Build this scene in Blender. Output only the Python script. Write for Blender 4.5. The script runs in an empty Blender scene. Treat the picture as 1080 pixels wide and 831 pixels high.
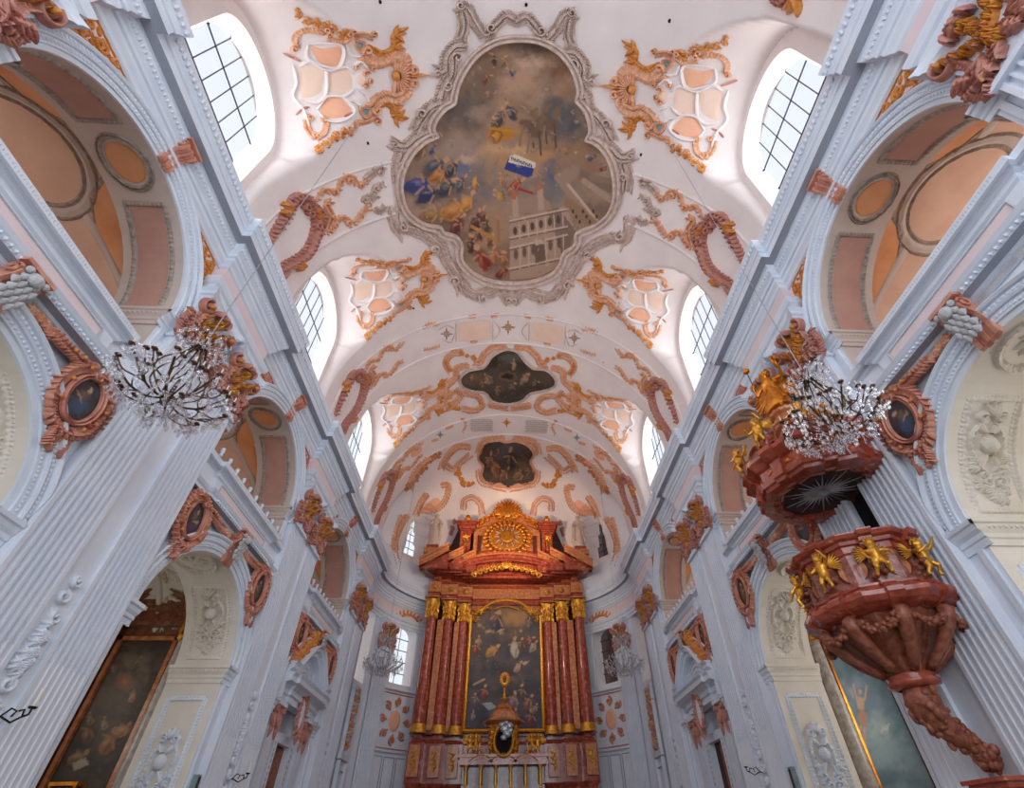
import bpy, math, random
import numpy as np
from math import pi, sin, cos, sqrt, radians as RAD
random.seed(7); rng = np.random.default_rng(7)
SC = bpy.context.scene
COL = SC.collection
# ------------------------------------------------------------------ camera
FPX, PX, PY = 494.547, 559.915, 498.206
CPOS = np.array([-0.0113, 0.0, 1.6])
R2 = np.array([0.99867799, -0.04866405, -0.01655552]); U2 = np.array([-0.01766224, -0.62732722, 0.77855546]); FW = np.array([0.04827339, 0.77723379, 0.6273574])
cd = bpy.data.cameras.new('camera'); cam = bpy.data.objects.new('camera', cd); COL.objects.link(cam); SC.camera = cam
cd.sensor_width = 36; cd.lens = FPX / 1080 * 36; cd.shift_x = -(PX - 540) / 1080; cd.shift_y = (PY - 415.5) / 1080
cd.clip_start = 0.05; cd.clip_end = 300
from mathutils import Matrix, Vector
cam.matrix_world = Matrix(((R2[0], U2[0], -FW[0], CPOS[0]), (R2[1], U2[1], -FW[1], CPOS[1]), (R2[2], U2[2], -FW[2], CPOS[2]), (0, 0, 0, 1)))
# ------------------------------------------------------------------ world, lights, exposure
SC.view_settings.view_transform = 'Standard'; SC.view_settings.look = 'None'; SC.view_settings.gamma = 1
SC.view_settings.use_curve_mapping = False; SC.view_settings.exposure = 0.58
SC.cycles.use_denoising = True; SC.cycles.max_bounces = 10; SC.cycles.diffuse_bounces = 5; SC.cycles.glossy_bounces = 3
SC.cycles.transmission_bounces = 9; SC.cycles.transparent_max_bounces = 16; SC.cycles.caustics_reflective = False; SC.cycles.caustics_refractive = False
SC.cycles.sample_clamp_indirect = 4.0
W = bpy.data.worlds.new('world'); SC.world = W; W.use_nodes = True
bg = W.node_tree.nodes['Background']; bg.inputs[0].default_value = (0.86, 0.92, 1.0, 1); bg.inputs[1].default_value = 0.7
SKY_E = 1.0
def area(name, loc, direction, sx, sy, power, col=(1, 1, 1), spread=180):
    l = bpy.data.lights.new(name, 'AREA'); l.shape = 'RECTANGLE'; l.size = sx; l.size_y = sy; l.energy = power; l.color = col; l.spread = RAD(spread)
    o = bpy.data.objects.new(name, l); COL.objects.link(o); o.location = loc
    o.rotation_euler = Vector(direction).to_track_quat('-Z', 'Y').to_euler(); return o
def spot(name, loc, target, power, col, angle=60, blend=0.6, r=0.1):
    l = bpy.data.lights.new(name, 'SPOT'); l.energy = power; l.color = col; l.spot_size = RAD(angle); l.spot_blend = blend; l.shadow_soft_size = r
    o = bpy.data.objects.new(name, l); COL.objects.link(o); o.location = loc
    o.rotation_euler = (Vector(target) - Vector(loc)).to_track_quat('-Z', 'Y').to_euler(); return o
# daylight coming through the clerestory windows of each bay (outside the panes, shining in)
for yb in (-3.7, 4.23, 12.17, 20.11):
    for s in (-1, 1):
        area('window_daylight', (s * 9.5, yb, 19.6), (-s, 0, -0.25), 3.6, 5.6, 200, (0.98, 0.98, 1.0))
        area('gallery_fill_light', (s * 12.75, yb, 12.2), (-s, 0, 0.1), 2.2, 1.6, 20 if s < 0 else 46, (1.0, 0.93, 0.84))  # unseen fill lamp added to brighten the gallery
        area('chapel_fill_light', (s * 12.75, yb, 4.9), (-s, 0, 0.0), 1.8, 2.2, 34 if s < 0 else 85, (1.0, 0.97, 0.9))  # unseen fill lamp added to brighten the side chapel
# added fill light behind the camera, shining in through made-up west windows
for xw_ in (-4.9, 0, 4.9): area('west_fill_light', (xw_, -9.3, 9.5), (0, 1, 0.12), 3.4, 11, 360, (0.86, 0.92, 1.0))
# warm lamps on the main cornice, turned on the high altar and the vault
for s in (-1, 1):
    spot('cornice_lamp', (s * 6.6, 22.5, 15.9), (s * -0.5, 30, 20), 1500, (1.0, 0.66, 0.42), 50)
    spot('cornice_lamp', (s * 6.3, 16.5, 15.9), (s * -1.5, 29.5, 14), 1100, (1.0, 0.74, 0.5), 45)
    for yb in (8.2, 16.1, 24.1):
        spot('cornice_lamp', (s * 7.0, yb, 15.8), (s * -1.0, yb + 1.0, 25.4), 110, (1.0, 0.72, 0.55), 120, 1.0, 0.3)
# ------------------------------------------------------------------ materials
def lin(c):
    if isinstance(c, str): c = tuple(int(c[i:i + 2], 16) / 255 for i in (0, 2, 4))
    return tuple((v / 12.92 if v <= 0.04045 else ((v + 0.055) / 1.055) ** 2.4) for v in c)
MATS = {}
def mat(name, c1, c2=None, scale=3.0, rough=0.6, metal=0.0, bump=0.0, bscale=20, detail=4, ramp=(0.35, 0.65), trans=0.0, c3=None, coat=0.0, ior=1.45, spec=0.5):
    m = bpy.data.materials.new(name); m.use_nodes = True; nt = m.node_tree; N = nt.nodes; L = nt.links
    b = N['Principled BSDF']; b.inputs['Roughness'].default_value = rough; b.inputs['Metallic'].default_value = metal
    b.inputs['Transmission Weight'].default_value = trans; b.inputs['Coat Weight'].default_value = coat; b.inputs['IOR'].default_value = ior
    b.inputs['Specular IOR Level'].default_value = spec
    c1 = lin(c1); tc = N.new('ShaderNodeTexCoord')
    if c2 is None: b.inputs['Base Color'].default_value = (*c1, 1)
    else:
        c2 = lin(c2); nz = N.new('ShaderNodeTexNoise'); nz.inputs['Scale'].default_value = scale; nz.inputs['Detail'].default_value = detail
        L.new(tc.outputs['Object'], nz.inputs['Vector']); r = N.new('ShaderNodeValToRGB'); L.new(nz.outputs['Fac'], r.inputs['Fac'])
        r.color_ramp.elements[0].position = ramp[0]; r.color_ramp.elements[1].position = ramp[1]
        r.color_ramp.elements[0].color = (*c1, 1); r.color_ramp.elements[1].color = (*c2, 1)
        if c3 is not None:
            e = r.color_ramp.elements.new(min(0.97, ramp[1] + 0.06)); e.color = (*lin(c3), 1)
        L.new(r.outputs['Color'], b.inputs['Base Color'])
    if bump:
        nb = N.new('ShaderNodeTexNoise'); nb.inputs['Scale'].default_value = bscale; nb.inputs['Detail'].default_value = 5
        L.new(tc.outputs['Object'], nb.inputs['Vector']); bp = N.new('ShaderNodeBump'); bp.inputs['Strength'].default_value = bump; bp.inputs['Distance'].default_value = 0.02
        L.new(nb.outputs['Fac'], bp.inputs['Height']); L.new(bp.outputs['Normal'], b.inputs['Normal'])
    MATS[name] = m; return m
mat('wall_white', 'dbe2ee', 'e4e9f2', 1.2, 0.65)
mat('trim_white', 'd6dfec', 'e0e7f1', 2.0, 0.55)
mat('trim_grey', '9fa6b4', 'a9afbb', 2.0, 0.6)
mat('vault_white', 'e6dcda', 'eee4e1', 0.7, 0.7)
mat('reveal_white', 'efeae8', 'f4efec', 1.0, 0.6)
mat('pale_pink', 'e3cfd2', 'e8d6d6', 1.5, 0.6)
mat('soft_yellow', 'e0d6c4', 'e6dccb', 1.5, 0.6)
mat('pink_stucco', 'c07a66', 'd69a84', 5, 0.55, bump=0.3)
mat('rose_stucco', 'b4796d', 'c58b7c', 6, 0.5, bump=0.3, c3='c78a42', ramp=(0.4, 0.62))
mat('peach_stucco', 'd99a74', 'e8b694', 6, 0.6, bump=0.3)
mat('ochre_stucco', 'c9782c', 'dc9a50', 8, 0.45, bump=0.4)
mat('taupe_stucco', 'c2aa9e', 'dcc8bd', 5, 0.6, bump=0.3)
mat('blush_panel', 'eccdb9', 'f0d5c3', 2, 0.7)
mat('peach_panel', 'eeb08f', 'f0b999', 3, 0.7)
mat('teal_panel', '7b9496', '8fa6a6', 8, 0.6)
mat('gallery_plaster', 'c9bab2', 'd1c3ba', 1.5, 0.7)
mat('gallery_pink', 'bb8f84', 'c49a8b', 1.5, 0.7)
mat('gallery_orange', 'dd9867', 'e6a779', 1.5, 0.7)
mat('gallery_blush', 'dcb39c', 'e4bfa8', 1.5, 0.7)
mat('grey_ornament', '96897f', 'b3a79c', 9, 0.6, bump=0.3)
mat('cream_stucco', 'e0d8cb', 'e8e1d6', 2, 0.65)
mat('relief_grey', 'aeb0b4', 'c6c6c8', 7, 0.6, bump=0.2)
mat('gold', 'd08e2e', 'f0b64e', 9, 0.36, 0.7, bump=0.4, bscale=14)
mat('orange_gold', 'd0761a', 'eda03e', 6, 0.34, 0.75, bump=0.3, bscale=14)
mat('red_marble', '8a3626', 'b2573f', 5, 0.18, bump=0.0, detail=5, c3='cc8c6c', coat=0.3)
mat('light_marble', 'b0633a', 'd08c58', 6, 0.28, detail=8, c3='d3a083', coat=0.2)
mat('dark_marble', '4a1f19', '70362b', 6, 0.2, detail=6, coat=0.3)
mat('rose_marble', '84483e', 'b3766a', 8, 0.25, detail=6, c3='cf9c8c', coat=0.2)
mat('brown_marble', '7a4a35', '9c6a4d', 7, 0.3, detail=7, c3='b98f6c')
mat('grey_marble', 'a39a95', 'c9c0b9', 6, 0.25, detail=7)
mat('carved_wood', '7a3f2c', 'a2624a', 9, 0.4, bump=0.5, bscale=18)
mat('bronze', '4b382a', '6d5138', 12, 0.4, 0.5)
mat('black_iron', '18171a', None, rough=0.4, metal=0.6)
mat('window_bar', '2c2340', None, rough=0.5)
mat('dark_void', '100b0b', None, rough=0.9)
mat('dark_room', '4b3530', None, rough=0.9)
mat('statue_white', 'bfa898', 'd3c1b3', 6, 0.5)
mat('crystal', 'fbfcff', None, rough=0.08, trans=0.7, ior=1.7, spec=1.0)
mat('silver_cloud', '9fa3a8', 'c9ccd0', 5, 0.35, 0.7)
mat('candle_wax', 'e8e2d6', None, rough=0.5)
mat('stone_floor', '8f8a84', 'a19b94', 2, 0.35)
m = bpy.data.materials.new('window_glass'); m.use_nodes = True; nt = m.node_tree
for n in list(nt.nodes): nt.nodes.remove(n)
o_ = nt.nodes.new('ShaderNodeOutputMaterial'); t_ = nt.nodes.new('ShaderNodeBsdfTransparent'); g_ = nt.nodes.new('ShaderNodeBsdfGlossy'); x_ = nt.nodes.new('ShaderNodeMixShader')
g_.inputs['Roughness'].default_value = 0.1; x_.inputs[0].default_value = 0.06; t_.inputs[0].default_value = (1, 1, 1, 1)
nt.links.new(t_.outputs[0], x_.inputs[1]); nt.links.new(g_.outputs[0], x_.inputs[2]); nt.links.new(x_.outputs[0], o_.inputs[0]); MATS['window_glass'] = m
m = bpy.data.materials.new('cut_crystal'); m.use_nodes = True; nt = m.node_tree
for n in list(nt.nodes): nt.nodes.remove(n)
o_ = nt.nodes.new('ShaderNodeOutputMaterial'); t_ = nt.nodes.new('ShaderNodeBsdfTransparent'); g_ = nt.nodes.new('ShaderNodeBsdfGlossy'); x_ = nt.nodes.new('ShaderNodeMixShader'); lw = nt.nodes.new('ShaderNodeLayerWeight')
g_.inputs['Roughness'].default_value = 0.12; g_.inputs['Color'].default_value = (1, 1, 1, 1); lw.inputs['Blend'].default_value = 0.55; t_.inputs[0].default_value = (0.97, 0.98, 1, 1)
nt.links.new(lw.outputs['Facing'], x_.inputs[0]); nt.links.new(t_.outputs[0], x_.inputs[1]); nt.links.new(g_.outputs[0], x_.inputs[2]); nt.links.new(x_.outputs[0], o_.inputs[0]); MATS['crystal'] = m
m = bpy.data.materials.new('painted_canvas'); m.use_nodes = True; nt = m.node_tree; b = nt.nodes['Principled BSDF']; b.inputs['Roughness'].default_value = 0.55
a_ = nt.nodes.new('ShaderNodeVertexColor'); a_.layer_name = 'paint'; nt.links.new(a_.outputs['Color'], b.inputs['Base Color']); MATS['painted_canvas'] = m
# ------------------------------------------------------------------ mesh tools
class MB:
    def __init__(s): s.v = []; s.f = []; s.m = []; s.n = 0; s.names = []
    def mi(s, name):
        if name not in s.names: s.names.append(name)
        return s.names.index(name)
    def add(s, v, f, m='wall_white'):
        v = np.asarray(v, float).reshape(-1, 3); k = s.mi(m); n = s.n
        s.v.append(v); s.n += len(v); s.f.extend([tuple(int(i) + n for i in q) for q in f]); s.m.extend([k] * len(f))
    def grid(s, P, m='wall_white', closeu=False, closev=False):
        P = np.asarray(P, float); a, b = P.shape[:2]; f = []
        for i in range(a - (0 if closeu else 1)):
            for j in range(b - (0 if closev else 1)):
                i2 = (i + 1) % a; j2 = (j + 1) % b; f.append((i * b + j, i2 * b + j, i2 * b + j2, i * b + j2))
        s.add(P.reshape(-1, 3), f, m)
    def box(s, a, b, m='wall_white'):
        (x0, y0, z0), (x1, y1, z1) = a, b
        v = [(x0, y0, z0), (x1, y0, z0), (x1, y1, z0), (x0, y1, z0), (x0, y0, z1), (x1, y0, z1), (x1, y1, z1), (x0, y1, z1)]
        s.add(v, [(0, 3, 2, 1), (4, 5, 6, 7), (0, 1, 5, 4), (1, 2, 6, 5), (2, 3, 7, 6), (3, 0, 4, 7)], m)
    def tube(s, pts, r, m='gold', n=6, cap=True):
        pts = np.asarray(pts, float); k = len(pts); r = np.broadcast_to(np.asarray(r, float), (k,))
        t = np.gradient(pts, axis=0); t /= np.linalg.norm(t, axis=1)[:, None] + 1e-9
        ref = np.array([0, 0, 1.]) if abs(t[0][2]) < 0.9 else np.array([1., 0, 0])
        u = np.cross(t[0], ref); u /= np.linalg.norm(u); rings = []
        for i in range(k):
            u = u - t[i] * (u @ t[i]); u /= np.linalg.norm(u) + 1e-9; w = np.cross(t[i], u)
            a = np.arange(n) * 2 * pi / n; rings.append(pts[i] + r[i] * (np.cos(a)[:, None] * u + np.sin(a)[:, None] * w))
        s.grid(rings, m, closev=True)
        if cap:
            q = s.n - k * n; s.f.append(tuple(range(q, q + n))); s.f.append(tuple(range(s.n - 1, s.n - n - 1, -1))); s.m += [s.mi(m)] * 2
    def lathe(s, prof, m='gold', n=16, c=(0, 0, 0), ax=None, sx=1, sy=1):
        a = np.arange(n) * 2 * pi / n; P = [[(c[0] + r * cos(t) * sx, c[1] + r * sin(t) * sy, c[2] + z) for t in a] for r, z in prof]
        s.grid(P, m, closev=True)
    def ball(s, c, r, m='gold', n=8, k=6):
        r = np.broadcast_to(np.asarray(r, float), (3,)); th = np.linspace(0.02, pi - 0.02, k); a = np.arange(n) * 2 * pi / n
        P = np.stack([np.outer(np.sin(th), np.cos(a)) * r[0] + c[0], np.outer(np.sin(th), np.sin(a)) * r[1] + c[1], np.outer(np.cos(th), np.ones(n)) * r[2] + c[2]], -1)
        s.grid(P, m, closev=True)
    def mesh(s, name, smooth=False):
        me = bpy.data.meshes.new(name); V = np.concatenate(s.v) if s.v else np.zeros((0, 3))
        me.from_pydata(V.tolist(), [], s.f); 
        for k in s.names: me.materials.append(MATS[k])
        me.polygons.foreach_set('material_index', s.m)
        if smooth: me.polygons.foreach_set('use_smooth', [True] * len(me.polygons))
        me.update(); return me
def link(name, me, parent=None, loc=(0, 0, 0), rz=0.0):
    o = bpy.data.objects.new(name, me); COL.objects.link(o); o.location = loc; o.rotation_euler = (0, 0, rz)
    if parent is not None: o.parent = parent
    return o
def tag(o, label=None, cat=None, group=None, kind=None):
    if label: o['label'] = label
    if cat: o['category'] = cat
    if group: o['group'] = group
    if kind: o['kind'] = kind
    return o
def make(mb, name, parent=None, smooth=False, loc=(0, 0, 0), rz=0.0, **kw):
    return tag(link(name, mb.mesh(name, smooth), parent, loc, rz), **kw)
def empty(name, loc=(0, 0, 0), rz=0.0, scl=1.0, **kw):
    o = tag(link(name, None, None, loc, rz), **kw); o.scale = (scl,) * 3; return o
def centred(mb, name, parent=None, smooth=False, **kw):      # mesh given in world coordinates, origin moved to its own middle
    V = np.concatenate(mb.v); c = (V.min(0) + V.max(0)) / 2; mb.v = [V - c]
    return make(mb, name, parent, smooth, loc=tuple(c), **kw)
KIDS = {}
def copy_tree(o, loc=None, rz=None, label=None, group=None, parent=None):
    c = o.copy(); COL.objects.link(c)
    if parent is not None: c.parent = parent
    if loc is not None: c.location = loc
    if rz is not None: c.rotation_euler = (0, 0, rz)
    if label: c['label'] = label
    if group: c['group'] = group
    for ch in kids(o): copy_tree(ch, parent=c)
    return c
def kids(o): return [x for x in COL.objects if x.parent is o or x.parent == o]
# photo pixel <-> ray, used to set traced ornament on the real surfaces
def rays(uv):
    uv = np.asarray(uv, float); a = (uv[..., 0] - PX) / FPX; b = (uv[..., 1] - PY) / FPX
    return FW + a[..., None] * R2 - b[..., None] * U2
def project(X):
    d = np.asarray(X, float) - CPOS; z = d @ FW; return np.stack([PX + FPX * (d @ R2) / z, PY - FPX * (d @ U2) / z], -1)
# ------------------------------------------------------------------ plan
P0, PER = 8.2, 7.936
PIER = [P0 - PER, P0, P0 + PER, P0 + 2 * PER]         # 0.26 8.2 16.14 24.07
BAY = [P0 - PER / 2 - PER, P0 - PER / 2, P0 + PER / 2, P0 + 1.5 * PER]   # -3.7 4.23 12.17 20.1
XW, XP = 7.95, 7.72
RV, ZC, Y0, BB = 8.1, 17.3, 26.2, 6.4
def curve(pts, n=60, closed=False):
    P = np.asarray(pts, float)
    if len(P) < 3: return np.array([P[0] + (P[1] - P[0]) * t for t in np.linspace(0, 1, n)])
    Q = np.vstack([P[-1:], P, P[:2]]) if closed else np.vstack([2 * P[0] - P[1], P, 2 * P[-1] - P[-2]])
    k = len(Q) - 3; out = []
    for t in np.linspace(0, k, n, endpoint=not closed):
        i = min(int(t), k - 1); f = t - i; a, b, c, d = Q[i:i + 4]
        out.append(0.5 * (2 * b + (c - a) * f + (2 * a - 5 * b + 4 * c - d) * f * f + (3 * b - 3 * c + d - a) * f ** 3))
    return np.array(out)
def inpoly(p, poly):
    x, y = p[..., 0], p[..., 1]; ins = np.zeros(x.shape, bool); j = len(poly) - 1
    for i in range(len(poly)):
        xi, yi = poly[i]; xj, yj = poly[j]
        if yi != yj: ins ^= ((yi > y) != (yj > y)) & (x < (xj - xi) * (y - yi) / (yj - yi) + xi)
        j = i
    return ins
# ------------------------------------------------------------------ vault surface with its lunettes
LUN = []   # (origin xy, outward dir xy, half width, depth from origin, spring z, rise, slope)
for yb in BAY:
    for s in (-1, 1): LUN.append(((s * 7.2, yb), (s, 0.0), 2.15, 1.3, 20.2, 2.3, 0.28))
def ell(y): return -8.1 * sqrt(max(0, 1 - ((y - Y0) / BB) ** 2))
def apse_frame(y, s):      # point and outward direction on the apse ellipse
    x = ell(y); nx, ny = x / 8.1 ** 2, (y - Y0) / BB ** 2; l = sqrt(nx * nx + ny * ny); return (-s * x if s > 0 else x), y, (-s * nx / l if s > 0 else nx / l), ny / l
for s in (-1, 1):
    for yy, hw in ((27.15, 0.75), (29.95, 0.95)):
        x, y, nx, ny = apse_frame(yy, s); LUN.append(((x - nx * 0.6, y - ny * 0.6), (nx, ny), hw, 1.15, 20.4, hw * 0.9, 0.35))
def inside(X):
    x, y, z = X[..., 0], X[..., 1], X[..., 2]
    sc = np.where(y > Y0, 1 - ((y - Y0) / BB) ** 2, 1.0)
    zz = np.maximum(z - ZC, 0); r = (x * x + zz * zz) / RV ** 2 < sc
    for (ox, oy), (nx, ny), hw, D, zs, rise, sl in LUN:
        a = (x - ox) * nx + (y - oy) * ny; t = -(x - ox) * ny + (y - oy) * nx
        q = np.clip(1 - (t / hw) ** 2, 0, 1)
        r |= (a > -4.5) & (a < D) & (np.abs(t) < hw) & (z < zs + rise * np.sqrt(q) + sl * (D - a)) & (sc > 0.02)
    return r
def hit_exact(uv):           # where the photo's ray meets the vault: leave the barrel analytically, then step on through the lunettes
    uv = np.asarray(uv, float); d = rays(uv); sh = d.shape[:-1]; d = d.reshape(-1, 3); k = CPOS[2] - ZC
    A = d[:, 0] ** 2 + d[:, 2] ** 2; B = CPOS[0] * d[:, 0] + k * d[:, 2]; Cc = CPOS[0] ** 2 + k * k - RV ** 2; disc = np.maximum(B * B - A * Cc, 0); t0 = (-B + np.sqrt(disc)) / A
    z = (CPOS[2] + d[:, 2] * t0); t0 = np.where(z < ZC, (np.sign(d[:, 0]) * RV - CPOS[0]) / d[:, 0], t0)
    q = (RV / BB) ** 2; A2 = A + q * d[:, 1] ** 2; B2 = B + q * (-Y0) * d[:, 1]; C2 = Cc + q * Y0 ** 2; t1 = (-B2 + np.sqrt(np.maximum(B2 * B2 - A2 * C2, 0))) / A2
    t0 = np.where(d[:, 1] * t0 > Y0, t1, t0) - 0.03; lo = t0.copy(); alive = np.ones(len(d), bool)
    for j in range(1, 60):
        t = t0 + j * 0.12; i = np.zeros(len(d), bool); i[alive] = inside(CPOS + d[alive] * t[alive, None]); alive &= i; lo = np.where(alive, t, lo)
        if not alive.any(): break
    hi = lo + 0.12
    for _ in range(6):
        mid = (lo + hi) / 2; i = inside(CPOS + d * mid[:, None]); lo = np.where(i, mid, lo); hi = np.where(i, hi, mid)
    return (CPOS + d * lo[:, None]).reshape(*sh, 3)
HG = None
def hit(uv):             # the same through a table, for the thousands of small strokes
    global HG
    uv = np.asarray(uv, float); U0, U1, V0, V1, st = 262, 702, -24, 640, 2.0
    if HG is None: HG = hit_exact(np.stack(np.meshgrid(np.arange(U0, U1 + 1, st), np.arange(V0, V1 + 1, st), indexing='ij'), -1))
    if uv[..., 0].min() < U0 or uv[..., 0].max() > U1 - 2 or uv[..., 1].min() < V0 or uv[..., 1].max() > V1 - 2: return hit_exact(uv)
    a = (uv[..., 0] - U0) / st; b = (uv[..., 1] - V0) / st; i = a.astype(int); j = b.astype(int); fa = (a - i)[..., None]; fb = (b - j)[..., None]
    return (HG[i, j] * (1 - fa) + HG[i + 1, j] * fa) * (1 - fb) + (HG[i, j + 1] * (1 - fa) + HG[i + 1, j + 1] * fa) * fb
def vnorm(X):          # inward normal of the barrel
    n = np.stack([-X[..., 0], -np.maximum(X[..., 1] - Y0, 0) * 1.3, -(X[..., 2] - ZC)], -1); return n / (np.linalg.norm(n, axis=-1)[..., None] + 1e-9)
def S_vault(uv, h):
    X = hit(uv); return X + vnorm(X) * (np.asarray(h)[..., None] + 0.012)
def S_plane(ax, val, nsign):   # pixel -> plane x|y = val, raised by h along nsign
    k = 'xyz'.index(ax)
    def f(uv, h):
        d = rays(uv); t = (val - CPOS[k]) / d[..., k]; X = CPOS + d * t[..., None]; X[..., k] += nsign * np.asarray(h); return X
    return f
def S_wall(uv, h):     # local wall frame: u = y, v = z, x towards the nave
    uv = np.asarray(uv, float); return np.stack([np.asarray(h) + 0 * uv[..., 0], uv[..., 0], uv[..., 1]], -1)
# ------------------------------------------------------------------ ornament strokes (u,v) -> relief
def ribbon(mb, path, w, h, S, m, ribs=0, n=None, taper=(0.3, 0.3), base=0.0, nc=7):
    c = curve(path, n or max(12, int(len(path) * 7 + ribs * 4))); k = len(c); t = np.linspace(0, 1, k)
    tg = np.gradient(c, axis=0); tg /= np.linalg.norm(tg, axis=1)[:, None] + 1e-9; nr = np.stack([-tg[:, 1], tg[:, 0]], -1)
    ww = w * np.minimum(1, np.minimum(taper[0] + t * 5, taper[1] + (1 - t) * 5)); hh = h * np.minimum(1, np.minimum(0.4 + t * 6, 0.4 + (1 - t) * 6))
    if ribs: ww = ww * (1 + 0.12 * np.abs(np.sin(t * pi * ribs))); hh = hh * (0.62 + 0.38 * np.abs(np.sin(t * pi * ribs)))
    s = np.linspace(-1, 1, nc); UV = c[:, None, :] + nr[:, None, :] * (ww[:, None] * s[None, :] / 2)[..., None]
    if ribs and nc == 7:
        ph = np.abs(np.sin(t * pi * ribs * 1.5))[:, None]; H = hh[:, None] * (np.array([0, .95, .8, .45, .4, .45, 0])[None, :] - np.array([0, 0, 0, .25, .4, .5, 0])[None, :] * (1 - ph)) + base
    else: H = hh[:, None] * (1 - s ** 2)[None, :] ** 0.6 + base
    H[:, 0] = H[:, -1] = -abs(h) * 0.15
    mb.grid(S(UV, H), m)
def leaf(mb, p, ang, L, w, h, S, m, bend=0.3):
    t = np.linspace(0, 1, 6); wd = w * np.array([0.35, 0.8, 1, 0.85, 0.5, 0.05]); a = ang + bend * t
    x = np.cumsum(np.concatenate([[0], np.cos(a[1:]) * L / 5])); y = np.cumsum(np.concatenate([[0], np.sin(a[1:]) * L / 5])); c = np.stack([p[0] + x, p[1] + y], -1)
    nr = np.stack([-np.sin(a), np.cos(a)], -1); s = np.array([-1, -0.5, 0, 0.5, 1])
    UV = c[:, None, :] + nr[:, None, :] * (wd[:, None] * s[None, :] / 2)[..., None]; H = h * (np.array([1, 1.1, 1, 0.8, 0.6, 0.2])[:, None]) * np.array([-0.15, 0.8, 1, 0.8, -0.15])[None, :]
    mb.grid(S(UV, H), m)
def fringe(mb, path, side, L, w, h, S, m, n=12, lean=0.5, bend=0.4, off=0.5):
    n = int(n * 1.5); w = w * .8; c = curve(path, n * 4 + 1); tg = np.gradient(c, axis=0)
    for i in range(2, len(c), 4):
        a0 = math.atan2(tg[i, 1], tg[i, 0]); a = a0 + side * (pi / 2 - lean); b0 = (c[i][0] + cos(a0 + side * pi / 2) * L * off, c[i][1] + sin(a0 + side * pi / 2) * L * off); leaf(mb, b0, a, L * random.uniform(.8, 1.2), w, h, S, m, -side * bend)
def spiral(c, r, a0, turns=1.4, d=1, n=9):
    t = np.linspace(0, 1, n + int(turns * 6)); return [(c[0] + r * (1 - 0.85 * q) * cos(a0 + d * q * turns * 2 * pi), c[1] + r * (1 - 0.85 * q) * sin(a0 + d * q * turns * 2 * pi)) for q in t]
def cscroll(mb, path, w, h, S, m, curl=1, r=None, ribs=8, fr=0, L=None, fm=None):
    ribbon(mb, path, w, h, S, m, ribs); r = r or w * 0.9
    for e, q in ((0, 1), (-1, -2)):
        if curl: 
            p = np.array(path[e], float); d = p - np.array(path[q], float); a = math.atan2(d[1], d[0]); sg = curl * (1 if e == -1 else -1)
            c = p + r * np.array([cos(a + sg * pi / 2), sin(a + sg * pi / 2)]); ribbon(mb, spiral(c, r, a - sg * pi / 2, 1.3, sg), w * 0.42, h, S, m)
    if fr: fringe(mb, path, fr, L or w, w * 0.5, h * 0.7, S, fm or m, max(4, int(len(path) * 3)))
def posy(mb, path, spread, size, h, S, ms, n=20):
    c = curve(path, n)
    for p in c:
        for _ in range(2):
            q = p + rng.normal(0, spread, 2); a = random.uniform(0, 6.28)
            for k in range(5): leaf(mb, q, a + k * 1.257, size, size * 0.8, h, S, random.choice(ms), 0.2)
def panel(mb, poly, h, S, m, k=7):         # a filled, slightly raised panel; fan of rings toward its centre
    P = curve(poly, max(24, len(poly) * 5), True); c = P.mean(0); rings = [c + (P - c) * f for f in np.linspace(1, 0.02, k)]
    UV = np.array(rings); H = np.full(UV.shape[:2], h); H[0] = -0.02; mb.grid(S(UV, H), m, closev=True)
def rim(mb, poly, w, h, S, m, n=None, closed=True, prof=None):    # moulding following a closed outline; prof = [(offset 0..1, height 0..1)]
    P = curve(poly, n or len(poly) * 6, closed); tg = np.roll(P, -1, 0) - np.roll(P, 1, 0); tg /= np.linalg.norm(tg, axis=1)[:, None] + 1e-9
    nr = np.stack([tg[:, 1], -tg[:, 0]], -1); prof = prof or [(0, -.2), (0.05, .7), (.2, 1), (.38, .75), (.45, .4), (.6, .45), (.75, .8), (.92, .7), (1, -.2)]
    UV = P[:, None, :] + nr[:, None, :] * (np.array([q[0] for q in prof]) * w)[None, :, None]; H = np.tile(np.array([q[1] for q in prof]) * h, (len(P), 1))
    mb.grid(S(UV, H), m, closeu=closed)
def area2(P): P = np.asarray(P); return 0.5 * np.sum(P[:, 0] * np.roll(P[:, 1], -1) - np.roll(P[:, 0], -1) * P[:, 1])
# ================================================================== STRUCTURE
def arch_pts(yc, r, zs, n=24, rise=None):
    a = np.linspace(pi, 0, n + 1); return [(yc + r * cos(t), zs + (rise or r) * sin(t)) for t in a]
def arch_wall(mb, s, d, yA, yB, zA, zB, yc, r, zs, zb, m, rise=None):
    A = arch_pts(yc, r, zs, 24, rise); X = s * d
    def q(y0, z0, y1, z1): mb.add([(X, y0, z0), (X, y1, z0), (X, y1, z1), (X, y0, z1)], [(0, 1, 2, 3)], m)
    q(yA, zA, yc - r, zB); q(yc + r, zA, yB, zB)
    if zb > zA: q(yc - r, zA, yc + r, zb)
    for (y0, z0), (y1, z1) in zip(A[:-1], A[1:]): mb.add([(X, y0, z0), (X, y1, z1), (X, y1, zB), (X, y0, zB)], [(0, 1, 2, 3)], m)
def arch_reveal(mb, s, d0, d1, yc, r, zs, zb, m, rise=None):
    A = [(yc - r, zb)] + arch_pts(yc, r, zs, 24, rise) + [(yc + r, zb)]
    mb.grid([[(s * d0, y, z) for y, z in A], [(s * d1, y, z) for y, z in A]], m)
RA = 2.3; RL = 2.2; ZL, ZU = 5.85, 11.4; ZG = 9.9
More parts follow.
